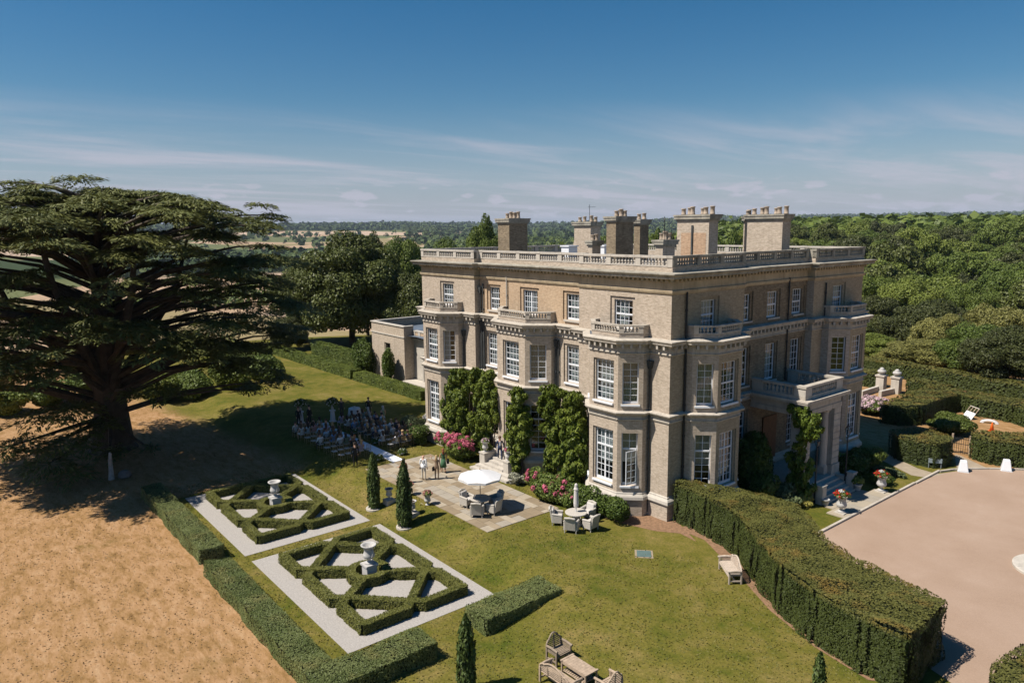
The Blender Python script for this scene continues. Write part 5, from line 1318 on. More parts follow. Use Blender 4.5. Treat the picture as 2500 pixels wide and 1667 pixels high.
# ================================================================== the great cedar
CEDL = leafmat('cedar_needles', (0.050, 0.064, 0.014), (0.185, 0.190, 0.052), 0.6, 0.12)
CEDB = M('cedar_bark', (0.070, 0.055, 0.042), 0.95, 0.35, 2.0, 0.6)
cb_ = G(278, 1095)
cedar = thing('cedar_tree', 'huge flat topped cedar with layered boughs on the left', 'tree', cb_)
rgc = np.random.default_rng(21)
view = np.array([CAM[0] - cb_[0], CAM[1] - cb_[1]]); view /= np.linalg.norm(view)          # towards the camera
side = np.array([-view[1], view[0]])                                                       # to the picture's right
plates = []        # (centre local xyz, radius)
LZ = [7.2, 9.3, 11.4, 13.4, 15.3, 17.2, 18.9]
for k in range(900):
    a = rgc.uniform(0, 2 * math.pi); q = 15.4 * math.sqrt(rgc.uniform(0.01, 1)); lay = rgc.integers(0, 7)
    z = LZ[lay] + rgc.normal(0, .18) + .9 * math.sin(a * 2 + lay * 1.7) - .010 * q * q + .5 * math.sin(q * .6 + lay)
    lim = (10.5, 12.8, 14.2, 15.2, 15.2, 14.4, 12.6)[lay] * (1 + .10 * math.sin(a * 3 + lay * 2.1))
    dirv = math.cos(a) * view[0] + math.sin(a) * view[1]
    if dirv < 0: lim *= 1 + .45 * dirv
    if q > lim: continue
    if q < 6.5 and lay < 5 and rgc.uniform() < .8: continue
    if math.sin(a * 4 + lay * 2.4) > .72: continue                      # open gaps between the boughs
    plates.append((np.array([math.cos(a) * q, math.sin(a) * q, z]), rgc.uniform(1.2, 2.2)))
for k in range(130):           # crown roof
    a = rgc.uniform(0, 2 * math.pi); q = 13.2 * math.sqrt(rgc.uniform(0, 1)); q *= 1 + .4 * min(0, math.cos(a) * view[0] + math.sin(a) * view[1]); plates.append((np.array([math.cos(a) * q, math.sin(a) * q, 20.1 - .0135 * q * q + rgc.normal(0, .35)]), rgc.uniform(1.2, 2.1)))
def cp(px, py, off, r):        # bough seen at a pixel, off metres nearer than the trunk
    dist = math.hypot(CAM[0] - cb_[0], CAM[1] - cb_[1]) - off; p = at_depth(px, py, dist); plates.append((p - cb_, r))
for px, py, off, r in ((150, 1080, 7, 2.0), (200, 1050, 6, 1.8), (250, 1030, 5, 1.6), (120, 1130, 8, 2.0), (170, 1150, 8, 1.8), (90, 1100, 7, 1.6), (60, 1075, 6, 1.8), (20, 1090, 6, 1.8), (210, 1090, 7, 1.4), (265, 1110, 6, 1.1), (290, 1095, 6, 1.0), (370, 1090, 5, .8),
                       (560, 900, 3, 1.7), (610, 880, 3, 1.9), (660, 905, 3, 1.7), (640, 935, 3.5, 1.5), (700, 930, 4, 1.3), (600, 950, 4, 1.2), (590, 840, 2, 2.2), (650, 840, 2, 1.9), (560, 790, 1, 2.2), (680, 690, 0, 1.8), (700, 640, 0, 1.6), (660, 600, 0, 2.0), (620, 560, -1, 2.0), (670, 525, -1, 1.4), (640, 500, -1, 1.5), (20, 445, -1, 1.5), (60, 455, -1, 1.6)):
    cp(px, py, off, r)
PP, NN, AA, SZ, TT = [], [], [], [], []
for c, r in plates:
    n = int(150 * r * r) + 40; a = rgc.uniform(0, 2 * math.pi, n); q = np.sqrt(rgc.uniform(0, 1, n)) * r * (1 + .22 * np.sin(a * rgc.integers(4, 8) + rgc.uniform(0, 6)))
    out = c[:2] / (np.hypot(*c[:2]) + 1e-6); tilt = -.10
    x, y = np.cos(a) * q * 1.1, np.sin(a) * q * .95
    z = -.16 * (q / r) ** 2 * r * .8 + rgc.normal(0, .07, n) + (x * out[0] + y * out[1]) * tilt + .12 * np.sin(a * 5) * q / r
    PP.append(c + np.column_stack([x, y, z])); NN.append(np.column_stack([x * .15, y * .15, np.ones(n)]))
    AA.append(np.column_stack([np.cos(a), np.sin(a), np.full(n, -.25)])); SZ.append(np.full(n, .20)); TT.append(np.clip(rgc.uniform(0, .6, n) + rgc.uniform(0, .4), 0, 1))
PP, NN, AA, SZ, TT = map(np.concatenate, (PP, NN, AA, SZ, TT))
V, F = leaf_quads(PP, NN, SZ, 4.0, .28, rgc, along=AA)
link('crown', quads_mesh('crown', V, F, TT), CEDL, cedar)
tm = MB()
tm.tube([(0, 0, -.4), (0, 0, .4), (.05, .05, 3), (.1, 0, 6), (.2, .1, 10), (0, .1, 15), (.1, 0, 19)], [2.1, 1.55, 1.25, 1.05, .8, .5, .16], 14)
for k, (a, z0_, z1_, q, r0) in enumerate(((.3, 3.5, 16, 6, .55), (1.6, 4, 15, 7, .5), (2.9, 3.2, 16, 6.5, .6), (4.2, 4.2, 14, 8, .5), (5.3, 3.6, 17, 5, .55))):
    tm.tube([(0, 0, z0_), (math.cos(a) * q * .35, math.sin(a) * q * .35, z0_ + (z1_ - z0_) * .35), (math.cos(a) * q * .8, math.sin(a) * q * .8, z0_ + (z1_ - z0_) * .75), (math.cos(a) * q, math.sin(a) * q, z1_ + 2)], [r0, r0 * .75, r0 * .45, .1], 8)
obj('trunk', tm, CEDB, cedar)
bo = MB()
for c, r in plates[::2]:
    q = math.hypot(c[0], c[1])
    if q < 3: continue
    z0_ = max(2.8, c[2] - q * .28); bo.tube([(0, 0, z0_), (c[0] * .45, c[1] * .45, z0_ + (c[2] - z0_) * .75), (c[0] * .8, c[1] * .8, c[2] - .02), tuple(c)], [.24, .15, .08, .03], 5)
obj('boughs', bo, CEDB, cedar)['kind'] = 'stuff'
# stone and stump lying under it
# ================================================================== garden ornaments and furniture
URN = M('urn_stone', (0.42, 0.405, 0.385), 0.8, 0.14, 5.0, 0.3)
TEAK = M('silvered_teak', (0.36, 0.275, 0.20), 0.8, 0.22, 6.0, 0.2)
TEAKD = M('weathered_teak', (0.235, 0.185, 0.135), 0.85, 0.25, 6.0, 0.2)
RATT = M('pale_rattan', (0.43, 0.395, 0.345), 0.8, 0.10, 14.0, 0.3, bscale=60.0)
CUSH = M('cream_cushion', (0.50, 0.47, 0.44), 0.9, 0.06, 6.0)
CANV = M('white_canvas', (0.60, 0.60, 0.61), 0.85, 0.03, 3.0)
CANVG = M('taupe_canvas', (0.56, 0.52, 0.49), 0.9, 0.06, 4.0)
REDF = leafmat('red_bloom', (0.46, 0.008, 0.010), (0.68, 0.035, 0.03), 0.6, 0.15)
PEACH = leafmat('peach_bloom', (0.38, 0.12, 0.10), (0.60, 0.32, 0.26), 0.7, 0.15)
WHTF = leafmat('white_bloom', (0.55, 0.55, 0.52), (0.78, 0.78, 0.75), 0.7, 0.2)
SOIL = M('pot_soil', (0.06, 0.045, 0.03), 0.95, 0.3, 8.0)

def puff(name, parent, mat, c, r, leaf, n, seed, flat=.7, kind=None):
    rng = np.random.default_rng(seed); d = rng.normal(0, 1, (n, 3)); d /= np.linalg.norm(d, axis=1)[:, None]; d[:, 2] = np.abs(d[:, 2]) - .25 * rng.uniform(0, 1, n)
    P = np.asarray(c) + d * np.array([r, r, r * flat]) * (1 - .25 * rng.uniform(0, 1, n) ** 2)[:, None]
    V, F = leaf_quads(P, d, leaf, 1.2, .45, rng); o = link(name, quads_mesh(name, V, F, rng.uniform(0, 1, n)), mat, parent)
    if kind: o['kind'] = kind
    return o

CAMP = [(.17, 0), (.17, .05), (.10, .08), (.07, .13), (.06, .18), (.11, .22), (.20, .28), (.235, .36), (.22, .45), (.185, .55), (.19, .68), (.235, .77), (.30, .83), (.315, .87), (.29, .88), (.20, .84), (.16, .6)]
def urn_on_pedestal(label, loc, s=1.0):
    o = thing('pedestal_urn', label, 'urn', loc, 0, 'stone urns on pedestals')
    obj('pedestal', MB().box(-.34, .34, -.34, .34, -.03, .10).box(-.27, .27, -.27, .27, .101, .70).box(-.33, .33, -.33, .33, .701, .80), URN, o)
    obj('urn_body', MB().lathe([(r * 1.25, .80 + z * 1.12) for r, z in CAMP], 20), URN, o, True)
    for sx in (-1, 1):
        obj('handle', MB().tube([(sx * .27, 0, 1.20), (sx * .37, 0, 1.26), (sx * .40, 0, 1.42), (sx * .34, 0, 1.56), (sx * .27, 0, 1.60)], .03, 6), URN, o, True)
    return o
urn_on_pedestal('white urn on a square pedestal at the centre of the near knot garden', (K1[0] + .1, K1[1], -.585))
urn_on_pedestal('white urn on a square pedestal in the far half shaded knot garden', (K2[0] + .1, K2[1], -.585))

def flower_cluster(o, mat, top, bloom):
    rng = np.random.default_rng(8); P, Nn = [], []
    for k in range(26):
        a = rng.uniform(0, 6.28); q = bloom * math.sqrt(rng.uniform(0, 1)) * 1.05; c = np.array([math.cos(a) * q, math.sin(a) * q, top + .05 + .30 * bloom * (1 - (q / bloom) ** 2) * 1.6 + rng.uniform(-.05, .06)])
        e = rng.normal(0, 1, (26, 3)); e /= np.linalg.norm(e, axis=1)[:, None]; P.append(c + e * np.array([1, 1, .7]) * rng.uniform(.045, .08)); Nn.append(e)
    P, Nn = np.concatenate(P), np.concatenate(Nn); V, F = leaf_quads(P, Nn, .06, 1.2, .4, rng)
    tag(link('flower_heads', quads_mesh('flower_heads', V, F, rng.uniform(0, 1, len(P))), mat, o), kind='stuff')
    puff('trailing_leaves', o, HYDL, (0, 0, top - .02), bloom * 1.12, .09, 160, 15, .75)
def flower_urn(label, loc, mat, s=1.0, block=0.0, group=None, bloom=.34, extra=None, tall=1.0):
    o = thing('flower_urn', label, 'urn', loc, 0, group)
    if block: obj('block', MB().box(-.3, .3, -.3, .3, -.02, block), STONE_L, o)
    obj('urn_body', MB().lathe([(r * s * 1.1, block + z * s * tall) for r, z in CAMP], 18), URN, o, True)
    if mat is not None:
        top = block + .88 * s * tall
        puff('leaves', o, HYDL, (0, 0, top - .03), bloom * .95, .08, 260, 5, .5)
        flower_cluster(o, mat, top, bloom)
        if extra is not None: puff('white_flowers', o, extra, (0, -.05, top + .24), bloom * .4, .06, 120, 7, .6, 'stuff')
    else: obj('soil', MB().lathe([(.20 * s, block + .83 * s * tall), (.20 * s, block + .845 * s * tall)], 14), SOIL, o)
    return o
flower_urn('stone urn of red geraniums nearer the camera on the landing edge', (5.85, 8.57, .05), REDF, 1.15, .06, 'urns of red geraniums', .44, WHTF)
flower_urn('stone urn of red geraniums at the far corner of the landing', (5.77, 13.82, .05), REDF, 1.15, .06, 'urns of red geraniums', .44, WHTF)
flower_urn('small flower urn at the top of the garden steps', (-11.0, -9.02, .0), PEACH, .78, 0, 'urns by the garden steps', .26)
flower_urn('small flower urn hidden behind the tall cypress', (-13.15, -9.02, .0), PEACH, .78, 0, 'urns by the garden steps', .26)
flower_urn('wide empty stone urn on the block left of the garden steps', (-13.5, -10.25, -.6), None, .78, .55, 'urns by the garden steps')
flower_urn('wide empty stone urn on the block right of the garden steps', (-10.75, -10.25, -.6), None, .78, .55, 'urns by the garden steps')
flower_urn('pale pink flower urn on the left pier of the door steps', (-14.37, -2.05, 1.12), PALEP, .85, 0, 'urns on the door steps', .24)
flower_urn('pink flower urn on the right pier of the door steps', (-11.75, -2.1, 1.12), PINK, .80, 0, 'urns on the door steps', .22, WHTF)

# garden steps down to the lower lawn
gs = thing('garden_steps', 'short stone flight from the terrace down between the cypresses', 'steps', (0, 0, 0))
for k in range(4): obj('step', MB().box(-13.0, -11.15, -8.78 - .38 * (k + 1), -8.78 - .38 * k - .001 * k, -.75, -.02 - .145 * (k + 1) + .145), STONE_L, gs)
# steps up to the garden door
ds = thing('door_steps', 'stone steps with square piers rising to the garden door', 'steps', (0, 0, 0))
for k in range(2): obj('step', MB().box(-14.85 + .2 * k, -10.75 - .3 * k, -3.08 + .36 * k, -1.2, -.05 + .0 * k, .155 * (k + 1) - .002 * (1 - k)), STONE_L, ds)
for k in range(2, 6): obj('step', MB().box(-14.08, -12.02, -3.08 + .34 * k, -1.0, .2, .155 * (k + 1)), STONE_L, ds)
for x0, x1 in ((-14.66, -14.09), (-12.01, -11.48)):
    obj('pier', MB().box(x0, x1, -2.34, -1.0, .0, 1.04).box(x0 - .04, x1 + .04, -2.38, -1.0, 1.041, 1.12), STONE_L, ds)

# small pots by the porch and terrace
def pot(label, loc, s, plant=None):
    o = thing('plant_pot', label, 'pot', loc, 0, 'plant pots'); obj('pot_body', MB().lathe([(.20 * s, -.01), (.22 * s, .05 * s), (.28 * s, .36 * s), (.32 * s, .37 * s), (.32 * s, .43 * s), (.26 * s, .43 * s), (.24 * s, .36 * s)], 16), URN, o, True)
    if plant is not None: puff('foliage', o, plant, (0, 0, .62 * s), .42 * s, .13, 260, 11, 1.0)
    return o
pot('empty stone pot beside the near stair pillar', (4.64, 9.02, .05), .85); pot('stone pot with a leafy plant by the far stair pillar', (4.67, 12.95, .05), .95, HYDL)
pot('small stone pot at the foot of the door steps', (-10.55, -2.75, .0), .8)

# lamp posts either side of the porch
def lamp(label, loc, z):
    o = thing('lamp_post', label, 'lamp post', loc, 0, 'lamp posts at the porch')
    obj('post', MB().lathe([(.14, 0), (.14, .12), (.07, .2), (.06, 1.1), (.085, 1.15), (.045, 1.25), (.035, z - .42), (.09, z - .36)], 10), IRON, o)
    gl = MB().lathe([(.10, z - .33), (.21, z - .02), (.19, z + .02), (.10, z + .16), (.04, z + .22)], 6); obj('lantern_glass', gl, GLASS, o)
    fr2 = MB()
    for k in range(6):
        a = k * math.pi / 3; fr2.tube([(.10 * math.cos(a), .10 * math.sin(a), z - .34), (.215 * math.cos(a), .215 * math.sin(a), z - .02), (.09 * math.cos(a), .09 * math.sin(a), z + .18), (0, 0, z + .30)], .014, 5)
    fr2.lathe([(.06, z + .20), (.03, z + .30), (.045, z + .34), (.01, z + .42)], 8); obj('lantern_frame', fr2, IRON, o)
lamp('black iron lamp post on the near side of the porch steps', (3.95, 9.05, 0), 3.86); lamp('black iron lamp post on the far side of the porch steps', (3.95, 12.80, 0), 3.86)

# white box lamps, sign, gate, cone on the court
def box_lamp(label, loc):
    o = thing('box_lamp', label, 'lamp', loc, .4, 'white box lamps on the court'); obj('shade', MB().taper(0, 0, 0.03, .74, .31, .31, .19, .19), WHITE, o, bevel=.03); obj('base', MB().box(-.33, .33, -.33, .33, -.02, .03), WHITE, o)
p = G(2351, 1150); box_lamp('white tapered box lamp left of its twin on the gravel edge', (p[0], p[1], .02)); p = G(2456, 1148); box_lamp('white tapered box lamp further right along the gravel edge', (p[0], p[1], .02))
p = G(2282, 1143); sg = thing('low_sign', 'small grey board on two legs in front of the kidney shaped yew', 'sign', p, .62)
obj('board', MB().box(-.42, .42, -.02, .02, .38, .68), M('grey_blue_board', (.25, .30, .32), .6, .05, 2.0), sg)
for sx in (-1, 1): obj('leg', MB().box(sx * .38 - .025, sx * .38 + .025, .021, .06, -.05, .70), M('grey_metal', (.22, .25, .26), .5, .1, 3.0), sg)
p = G(2421, 1052); cn_ = thing('traffic_cone', 'small orange traffic cone on the parched court', 'cone', p); OR = M('orange_plastic', (.75, .14, .02), .5, .05, 4.0)
obj('cone_body', MB().lathe([(.17, .04), (.05, .68), (.04, .70)], 14), OR, cn_, True); obj('base', MB().box(-.22, .22, -.22, .22, -.01, .04), OR, cn_)
ga = thing('iron_gate', 'narrow iron gate with wooden posts between two yew blocks', 'gate', (5.95, 26.0, 0), .15)
for k in range(7): obj('bar', MB().box(-.42 + k * .14 - .012, -.42 + k * .14 + .012, -.012, .012, .05, 1.25), IRON, ga)
for z in (.15, .75, 1.15): obj('rail', MB().box(-.48, .48, -.03, -.013, z - .02, z + .02), IRON, ga)
for sx in (-1, 1): obj('post', MB().box(sx * .56 - .06, sx * .56 + .06, -.06, .06, -.1, 1.45), TEAK, ga)
for lb, (px_, py_) in (('left stone gate pier with a fruit finial beyond the lawn', (2150, 955)), ('right stone gate pier with a fruit finial beyond the lawn', (2187, 960))):
    p = G(px_, py_); o = thing('gate_pier', lb, 'pier', p, 0, 'gate piers'); obj('shaft', MB().box(-.38, .38, -.38, .38, -.1, 1.55).box(-.46, .46, -.46, .46, 1.551, 1.70), STONE_L, o)
    obj('finial', MB().lathe([(.16, 1.70), (.12, 1.80), (.36, 1.92), (.42, 2.05), (.36, 2.18), (.20, 2.26), (.24, 2.32), (.08, 2.44)], 14), URN, o, True)
fw2 = thing('garden_wall', 'low dressed stone walls flanking the far gate walk', 'wall', (0, 0, 0))
a_, b_2 = G(2102, 968), G(2152, 952); obj('coping', MB().box(0, D(a_[:2], b_2[:2]), -.15, .15, -.1, .55, TF(a_[:2], b_2[:2])), STONE_L, fw2)
a_, b_2 = G(2148, 968), G(2187, 959); obj('coping', MB().box(0, D(a_[:2], b_2[:2]), -.15, .15, -.1, .55, TF(a_[:2], b_2[:2])), STONE_L, fw2)
wp = thing('tilted_panel', 'white slatted panel leaning tilted in the parched court', 'panel', (2.4, 37.3, 0), -.65); wp.scale = (.62, .62, .62)
obj('board', MB().box(-.95, .95, 0, .06, 0, 1.1, Matrix.Rotation(R(-35), 4, 'X')), WHITE, wp); 
for k in range(4): obj('slat', MB().box(-.95 + k * .60, -.85 + k * .60, 0, .07, 1.12, 1.85, Matrix.Rotation(R(-35), 4, 'X')), TEAK, wp)
obj('rail', MB().box(-.97, .97, -.01, .08, 1.86, 1.96, Matrix.Rotation(R(-35), 4, 'X')), STONE_L, wp)
ar_ = thing('stone_arch', 'low white stone arch standing in the parched court', 'arch', (4.25, 37.0, 0), .3); ar_.scale = (.62, .62, .62); am2 = MB()
for k in range(10):
    t0, t1 = math.pi * k / 10, math.pi * (k + 1) / 10
    q_ = lambda t, r, y: (-r * math.cos(t) * 1.25, y, r * .55 * math.sin(t) + .02)
    am2.add([q_(t, r, y) for t in (t0, t1) for r in (.55, .85) for y in (-.25, .25)], [(0, 4, 5, 1), (2, 3, 7, 6), (0, 2, 6, 4), (1, 5, 7, 3)])
obj('voussoirs', am2, WHITE, ar_)
rg_ = thing('stone_ring', 'round pale stone setting in the gravel at the right edge', 'stone ring', (16.05, 9.3, 0)); obj('ring', MB().lathe([(1.75, .0), (1.75, .12), (1.70, .14), (1.15, .14), (1.12, .10), (1.12, .0)], 40), STONE_L, rg_); obj('planted_centre', MB().lathe([(1.1, .0), (1.1, .1)], 24), SOIL, rg_)
p = G(1572, 1352); dc = thing('drain_cover', 'square blue grey drain cover set in the front lawn', 'drain cover', (p[0], p[1], p[2]), .75)
obj('frame', MB().box(-.46, .46, -.46, .46, -.04, .012), SLABM[0], dc); obj('lid', MB().box(-.36, .36, -.36, .36, .0121, .03), M('slate_lid', (.09, .14, .135), .6, .15, 4.0), dc)
fe = thing('rail_fence', 'short wooden rail fence below the wood on the right', 'fence', (0, 0, 0)); fa, fb = np.array([-13.5, 54.5]), np.array([-8.0, 53.0])
for k in range(5): q = fa + (fb - fa) * k / 4; obj('post', MB().box(q[0] - .07, q[0] + .07, q[1] - .07, q[1] + .07, -.2, 1.2), TEAK, fe)
for z in (.5, .95): obj('rail', MB().box(0, D(fa, fb), -.16, -.08, z, z + .12, TF(fa, fb)), TEAK, fe)
# prop and boulder under the cedar
p = G(272, 1170); st_ = thing('tree_prop', 'pale forked stump propping the low cedar bough', 'stump', p, 0); obj('stem', MB().tube([(0, 0, -.1), (.06, .02, .6), (-.1, .05, 1.3), (-.25, .1, 1.9)], [.22, .16, .13, .07], 8), M('bleached_wood', (.34, .32, .30), .9, .3, 4.0), st_); obj('fork', MB().tube([(-.02, .02, .9), (.3, .0, 1.4), (.5, .05, 2.0)], [.12, .09, .05], 7), MATS['bleached_wood'], st_)
p = G(305, 1165); bl = thing('boulder', 'small dark boulder beside the propped bough', 'boulder', p, 0); obj('stone', MB().lathe([(.30, -.05), (.46, .12), (.42, .34), (.25, .50), (.05, .55)], 9), M('boulder_stone', (.16, .14, .13), .9, .3, 3.0), bl)

# ---- rattan armchairs, tables, parasols
def chair_parts(o):
    obj('seat', MB().box(-.30, .30, -.29, .24, .20, .43), RATT, o, bevel=.03)
    bk = MB(); T = Matrix.Translation((0, .26, .43)) @ Matrix.Rotation(R(-10), 4, 'X')
    bk.box(-.31, .31, -.03, .08, -.24, .48, T); bk.tube([T @ Vector((-.30, .06, .49)), T @ Vector((0, .09, .54)), T @ Vector((.30, .06, .49))], .065, 8); obj('backrest', bk, RATT, o, bevel=.02)
    for sx in (-1, 1):
        am = MB(); am.box(sx * .34 - .05, sx * .34 + .05, -.30, .28, .16, .60); am.tube([(sx * .34, -.31, .60), (sx * .34, .0, .63), (sx * .34, .28, .66)], .07, 8); obj('arm', am, RATT, o, bevel=.02)
        for sy in (-1, 1): obj('leg', MB().taper(sx * .32, sy * .25, 0, .2, .02, .02, .03, .03), RATT, o)
    obj('cushion', MB().box(-.27, .27, -.28, .2, .43, .51), CUSH, o, bevel=.035)
    obj('back_cushion', MB().box(-.27, .27, -.13, -.035, .0, .46, T), CUSH, o, bevel=.035)
ch0 = None
def rchair(label, x, y, face, z, group):
    """face: angle of the direction the sitter looks; local front is -y"""
    global ch0
    if ch0 is None:
        ch0 = thing('rattan_armchair', label, 'armchair', (x, y, z), face + math.pi / 2, group); chair_parts(ch0); return ch0
    return dup(ch0, (x, y, z), face + math.pi / 2, label, group)
def rtable(label, x, y, z, r, grp):
    o = thing('rattan_table', label, 'table', (x, y, z), 0, grp); obj('table_top', MB().lathe([(r - .03, .68), (r, .70), (r, .745), (r - .02, .755)], 32), RATT, o); obj('pedestal', MB().lathe([(.34, 0), (.32, .04), (.22, .4), (.30, .68)], 16), RATT, o)
tx, ty, tz = -8.2, -7.1, .03
rtable('round rattan table under the open white parasol', tx, ty, tz, .62, 'rattan tables')
for lb, a in (('rattan armchair nearest the camera at the parasol table', -47), ('rattan armchair right of the parasol table with its back to the lawn', 15), ('rattan armchair behind the parasol table shaded by the canopy', 78), ('rattan armchair left of the parasol table', 195)):
    rchair(lb, tx + 1.02 * math.cos(R(a)), ty + 1.02 * math.sin(R(a)), R(a + 180), tz, 'rattan armchairs')
po = thing('parasol', 'open white octagonal parasol over the terrace table', 'parasol', (tx, ty, tz)); cv = MB(); rr_, zr, zt_ = 1.32, 2.06, 2.48
for k in range(8):
    a0, a1 = R(22.5 + 45 * k), R(22.5 + 45 * (k + 1)); am_ = (a0 + a1) / 2
    cv.add([(0, 0, zt_), (rr_ * math.cos(a0), rr_ * math.sin(a0), zr), (rr_ * .955 * math.cos(am_) * math.cos(R(22.5)) / .955, rr_ * math.sin(am_) * math.cos(R(22.5)), zr + .035), (rr_ * math.cos(a1), rr_ * math.sin(a1), zr)], [(0, 1, 2), (0, 2, 3)])
    cv.add([(rr_ * math.cos(a0), rr_ * math.sin(a0), zr), (rr_ * math.cos(a1), rr_ * math.sin(a1), zr), (rr_ * math.cos(a1), rr_ * math.sin(a1), zr - .10), (rr_ * math.cos(a0), rr_ * math.sin(a0), zr - .10)], [(0, 1, 2, 3)])
    obj('rib', MB().tube([(0, 0, zt_ - .05), (rr_ * .97 * math.cos(a0), rr_ * .97 * math.sin(a0), zr - .02)], .012, 5), TEAK, po)
obj('canopy', cv, CANV, po); obj('pole', MB().lathe([(.025, 0), (.025, zt_ + .04), (.04, zt_ + .05), (.015, zt_ + .12)], 8), TEAK, po); obj('base', MB().lathe([(.28, 0), (.28, .06), (.05, .1)], 14), IRON, po)
tx2, ty2 = -3.0, -4.25; z2 = float(hfun(tx2, ty2))
rtable('round rattan table with a furled parasol on the lawn', tx2, ty2, z2, .62, 'rattan tables')
for lb, a in (('rattan armchair left of the lawn table', 222), ('rattan armchair nearest the camera at the lawn table', -58), ('rattan armchair right of the lawn table near the bark bed', 6), ('rattan armchair behind the lawn table against the laurel', 96)):
    rchair(lb, tx2 + 1.06 * math.cos(R(a)), ty2 + 1.06 * math.sin(R(a)), R(a + 180), z2, 'rattan armchairs')
pf = thing('furled_parasol', 'furled taupe parasol standing in the lawn table', 'parasol', (tx2, ty2, z2)); obj('pole', MB().lathe([(.025, 0), (.025, 2.3)], 8), CANV, pf)
obj('furled_canopy', MB().lathe([(.06, 1.0), (.13, 1.06), (.15, 1.25), (.13, 1.7), (.12, 2.05), (.15, 2.08), (.10, 2.2), (.09, 2.35), (.03, 2.42)], 10), CANVG, pf)

# ---- scroll-backed teak seats
def arch_back(w, n, base, rise):
    """height of the scrolled back along -w/2..w/2"""
    return [(u, base + rise * max(0.0, math.cos(u / w * math.pi)) ** 1.2 + (.05 if abs(abs(u) - w * .42) < w * .06 else 0)) for u in np.linspace(-w / 2, w / 2, n)]
def teak_seat(name, label, loc, rz, w, cat, group, mat=TEAK):
    o = thing(name, label, cat, loc, rz, group); dpt = .56
    for sx in (-1, 1):
        for sy, h in ((-1, .62), (1, .95)): obj('leg', MB().box(sx * (w / 2 - .04) - .035, sx * (w / 2 - .04) + .035, sy * dpt / 2 - .035, sy * dpt / 2 + .035, 0, h if sy < 0 else .62), mat, o)
        m = MB(); m.tube([(sx * (w / 2 - .02), -dpt / 2 - .08, .64), (sx * (w / 2 - .02), .0, .665), (sx * (w / 2 - .02), dpt / 2, .64)], .05, 8); obj('arm', m, mat, o)
        for k in range(3): obj('side_slat', MB().box(sx * (w / 2 - .04) - .012, sx * (w / 2 - .04) + .012, -dpt / 2 + .04, dpt / 2 - .04, .46 + .06 * k, .49 + .06 * k), mat, o)
        obj('stretcher', MB().box(sx * (w / 2 - .04) - .02, sx * (w / 2 - .04) + .02, -dpt / 2 + .036, dpt / 2 - .036, .12, .18), mat, o)
    obj('front_rail', MB().box(-w / 2 + .08, w / 2 - .08, -dpt / 2 - .03, -dpt / 2 + .01, .33, .42), mat, o)
    for k in range(7): y = -dpt / 2 + .02 + k * .08; obj('seat_slat', MB().box(-w / 2 + .02, w / 2 - .02, y, y + .062, .421, .445), mat, o)
    pr_ = arch_back(w * .96, 25, .66, .38 if w < 1 else .34); T = Matrix.Translation((0, dpt / 2 - .03, 0))
    top = MB(); top.tube([T @ Vector((u, .06 * (z - .45) / .5, z)) for u, z in pr_], .035, 7); obj('top_rail', top, mat, o)
    n = 6 if w < 1 else 7
    for k in range(n):
        z = .50 + k * .075
        us = [u for u, zz in pr_ if zz > z + .02]
        if len(us) < 2: continue
        obj('back_slat', MB().box(min(us), max(us), .05 * (z - .45) / .5 - .01, .05 * (z - .45) / .5 + .012, z, z + .035, T), mat, o)
    for u in ((0,) if w < 1 else (-w * .22, w * .22)):
        zz = max(z for uu, z in pr_ if abs(uu - u) < w * .06); obj('back_stile', MB().box(u - .02, u + .02, .014, .05, .44, zz - .02, T), mat, o)
    obj('low_stretcher', MB().box(-w / 2 + .07, w / 2 - .07, -.03, .03, .121, .17), mat, o)
    return o
def hz(x, y): return float(hfun(x, y))
bx2, by2 = 6.25, -3.0
teak_seat('garden_bench', 'pale scroll backed bench standing against the long yew hedge', (bx2, by2, hz(bx2, by2)), math.atan2(-.62, .78), 1.65, 'bench', 'teak seats', M('bleached_teak', (.46, .385, .315), .8, .15, 6.0, .2))
q = (G(1338, 1647) + G(1406, 1686)) / 2; cxg, cyg = 7.05, -13.85
teak_seat('garden_bench', 'scroll backed teak bench with its back to the camera', (cxg - .05, cyg - .95, hz(cxg, cyg - .95)), math.pi, 1.65, 'bench', 'teak seats')
teak_seat('garden_armchair', 'dark weathered teak armchair with a tall arched back', (cxg - 1.35, cyg + .2, hz(cxg - 1.35, cyg)), math.pi / 2, .82, 'armchair', 'teak seats', TEAKD)
teak_seat('garden_armchair', 'pale teak armchair cut by the bottom edge facing the coffee table', (cxg + 1.5, cyg + .05, hz(cxg + 1.5, cyg)), -math.pi / 2, .82, 'armchair', 'teak seats')
ct = thing('coffee_table', 'low teak coffee table with a slatted shelf between the teak seats', 'table', (cxg, cyg, hz(cxg, cyg)), 0)
for k in range(9): x = -.60 + k * .1335; obj('top_slat', MB().box(x, x + .128, -.30, .30, .475, .50), TEAK, ct)
for sx in (-1, 1):
    obj('top_end', MB().box(sx * .645 - .04, sx * .645 + .04, -.34, .34, .47, .515), TEAK, ct)
    for sy in (-1, 1): obj('leg', MB().box(sx * .63 - .03, sx * .63 + .03, sy * .29 - .03, sy * .29 + .03, 0, .469), TEAK, ct)
for sy in (-1, 1): obj('apron', MB().box(-.595, .595, sy * .29 - .02, sy * .29 + .02, .38, .465), TEAK, ct)
for k in range(12): x = -.58 + k * .099; obj('shelf_slat', MB().box(x, x + .06, -.26, .26, .12, .145), TEAK, ct)
for sy in (-1, 1): obj('shelf_rail', MB().box(-.595, .595, sy * .27 - .02, sy * .27 + .02, .09, .118), TEAK, ct)
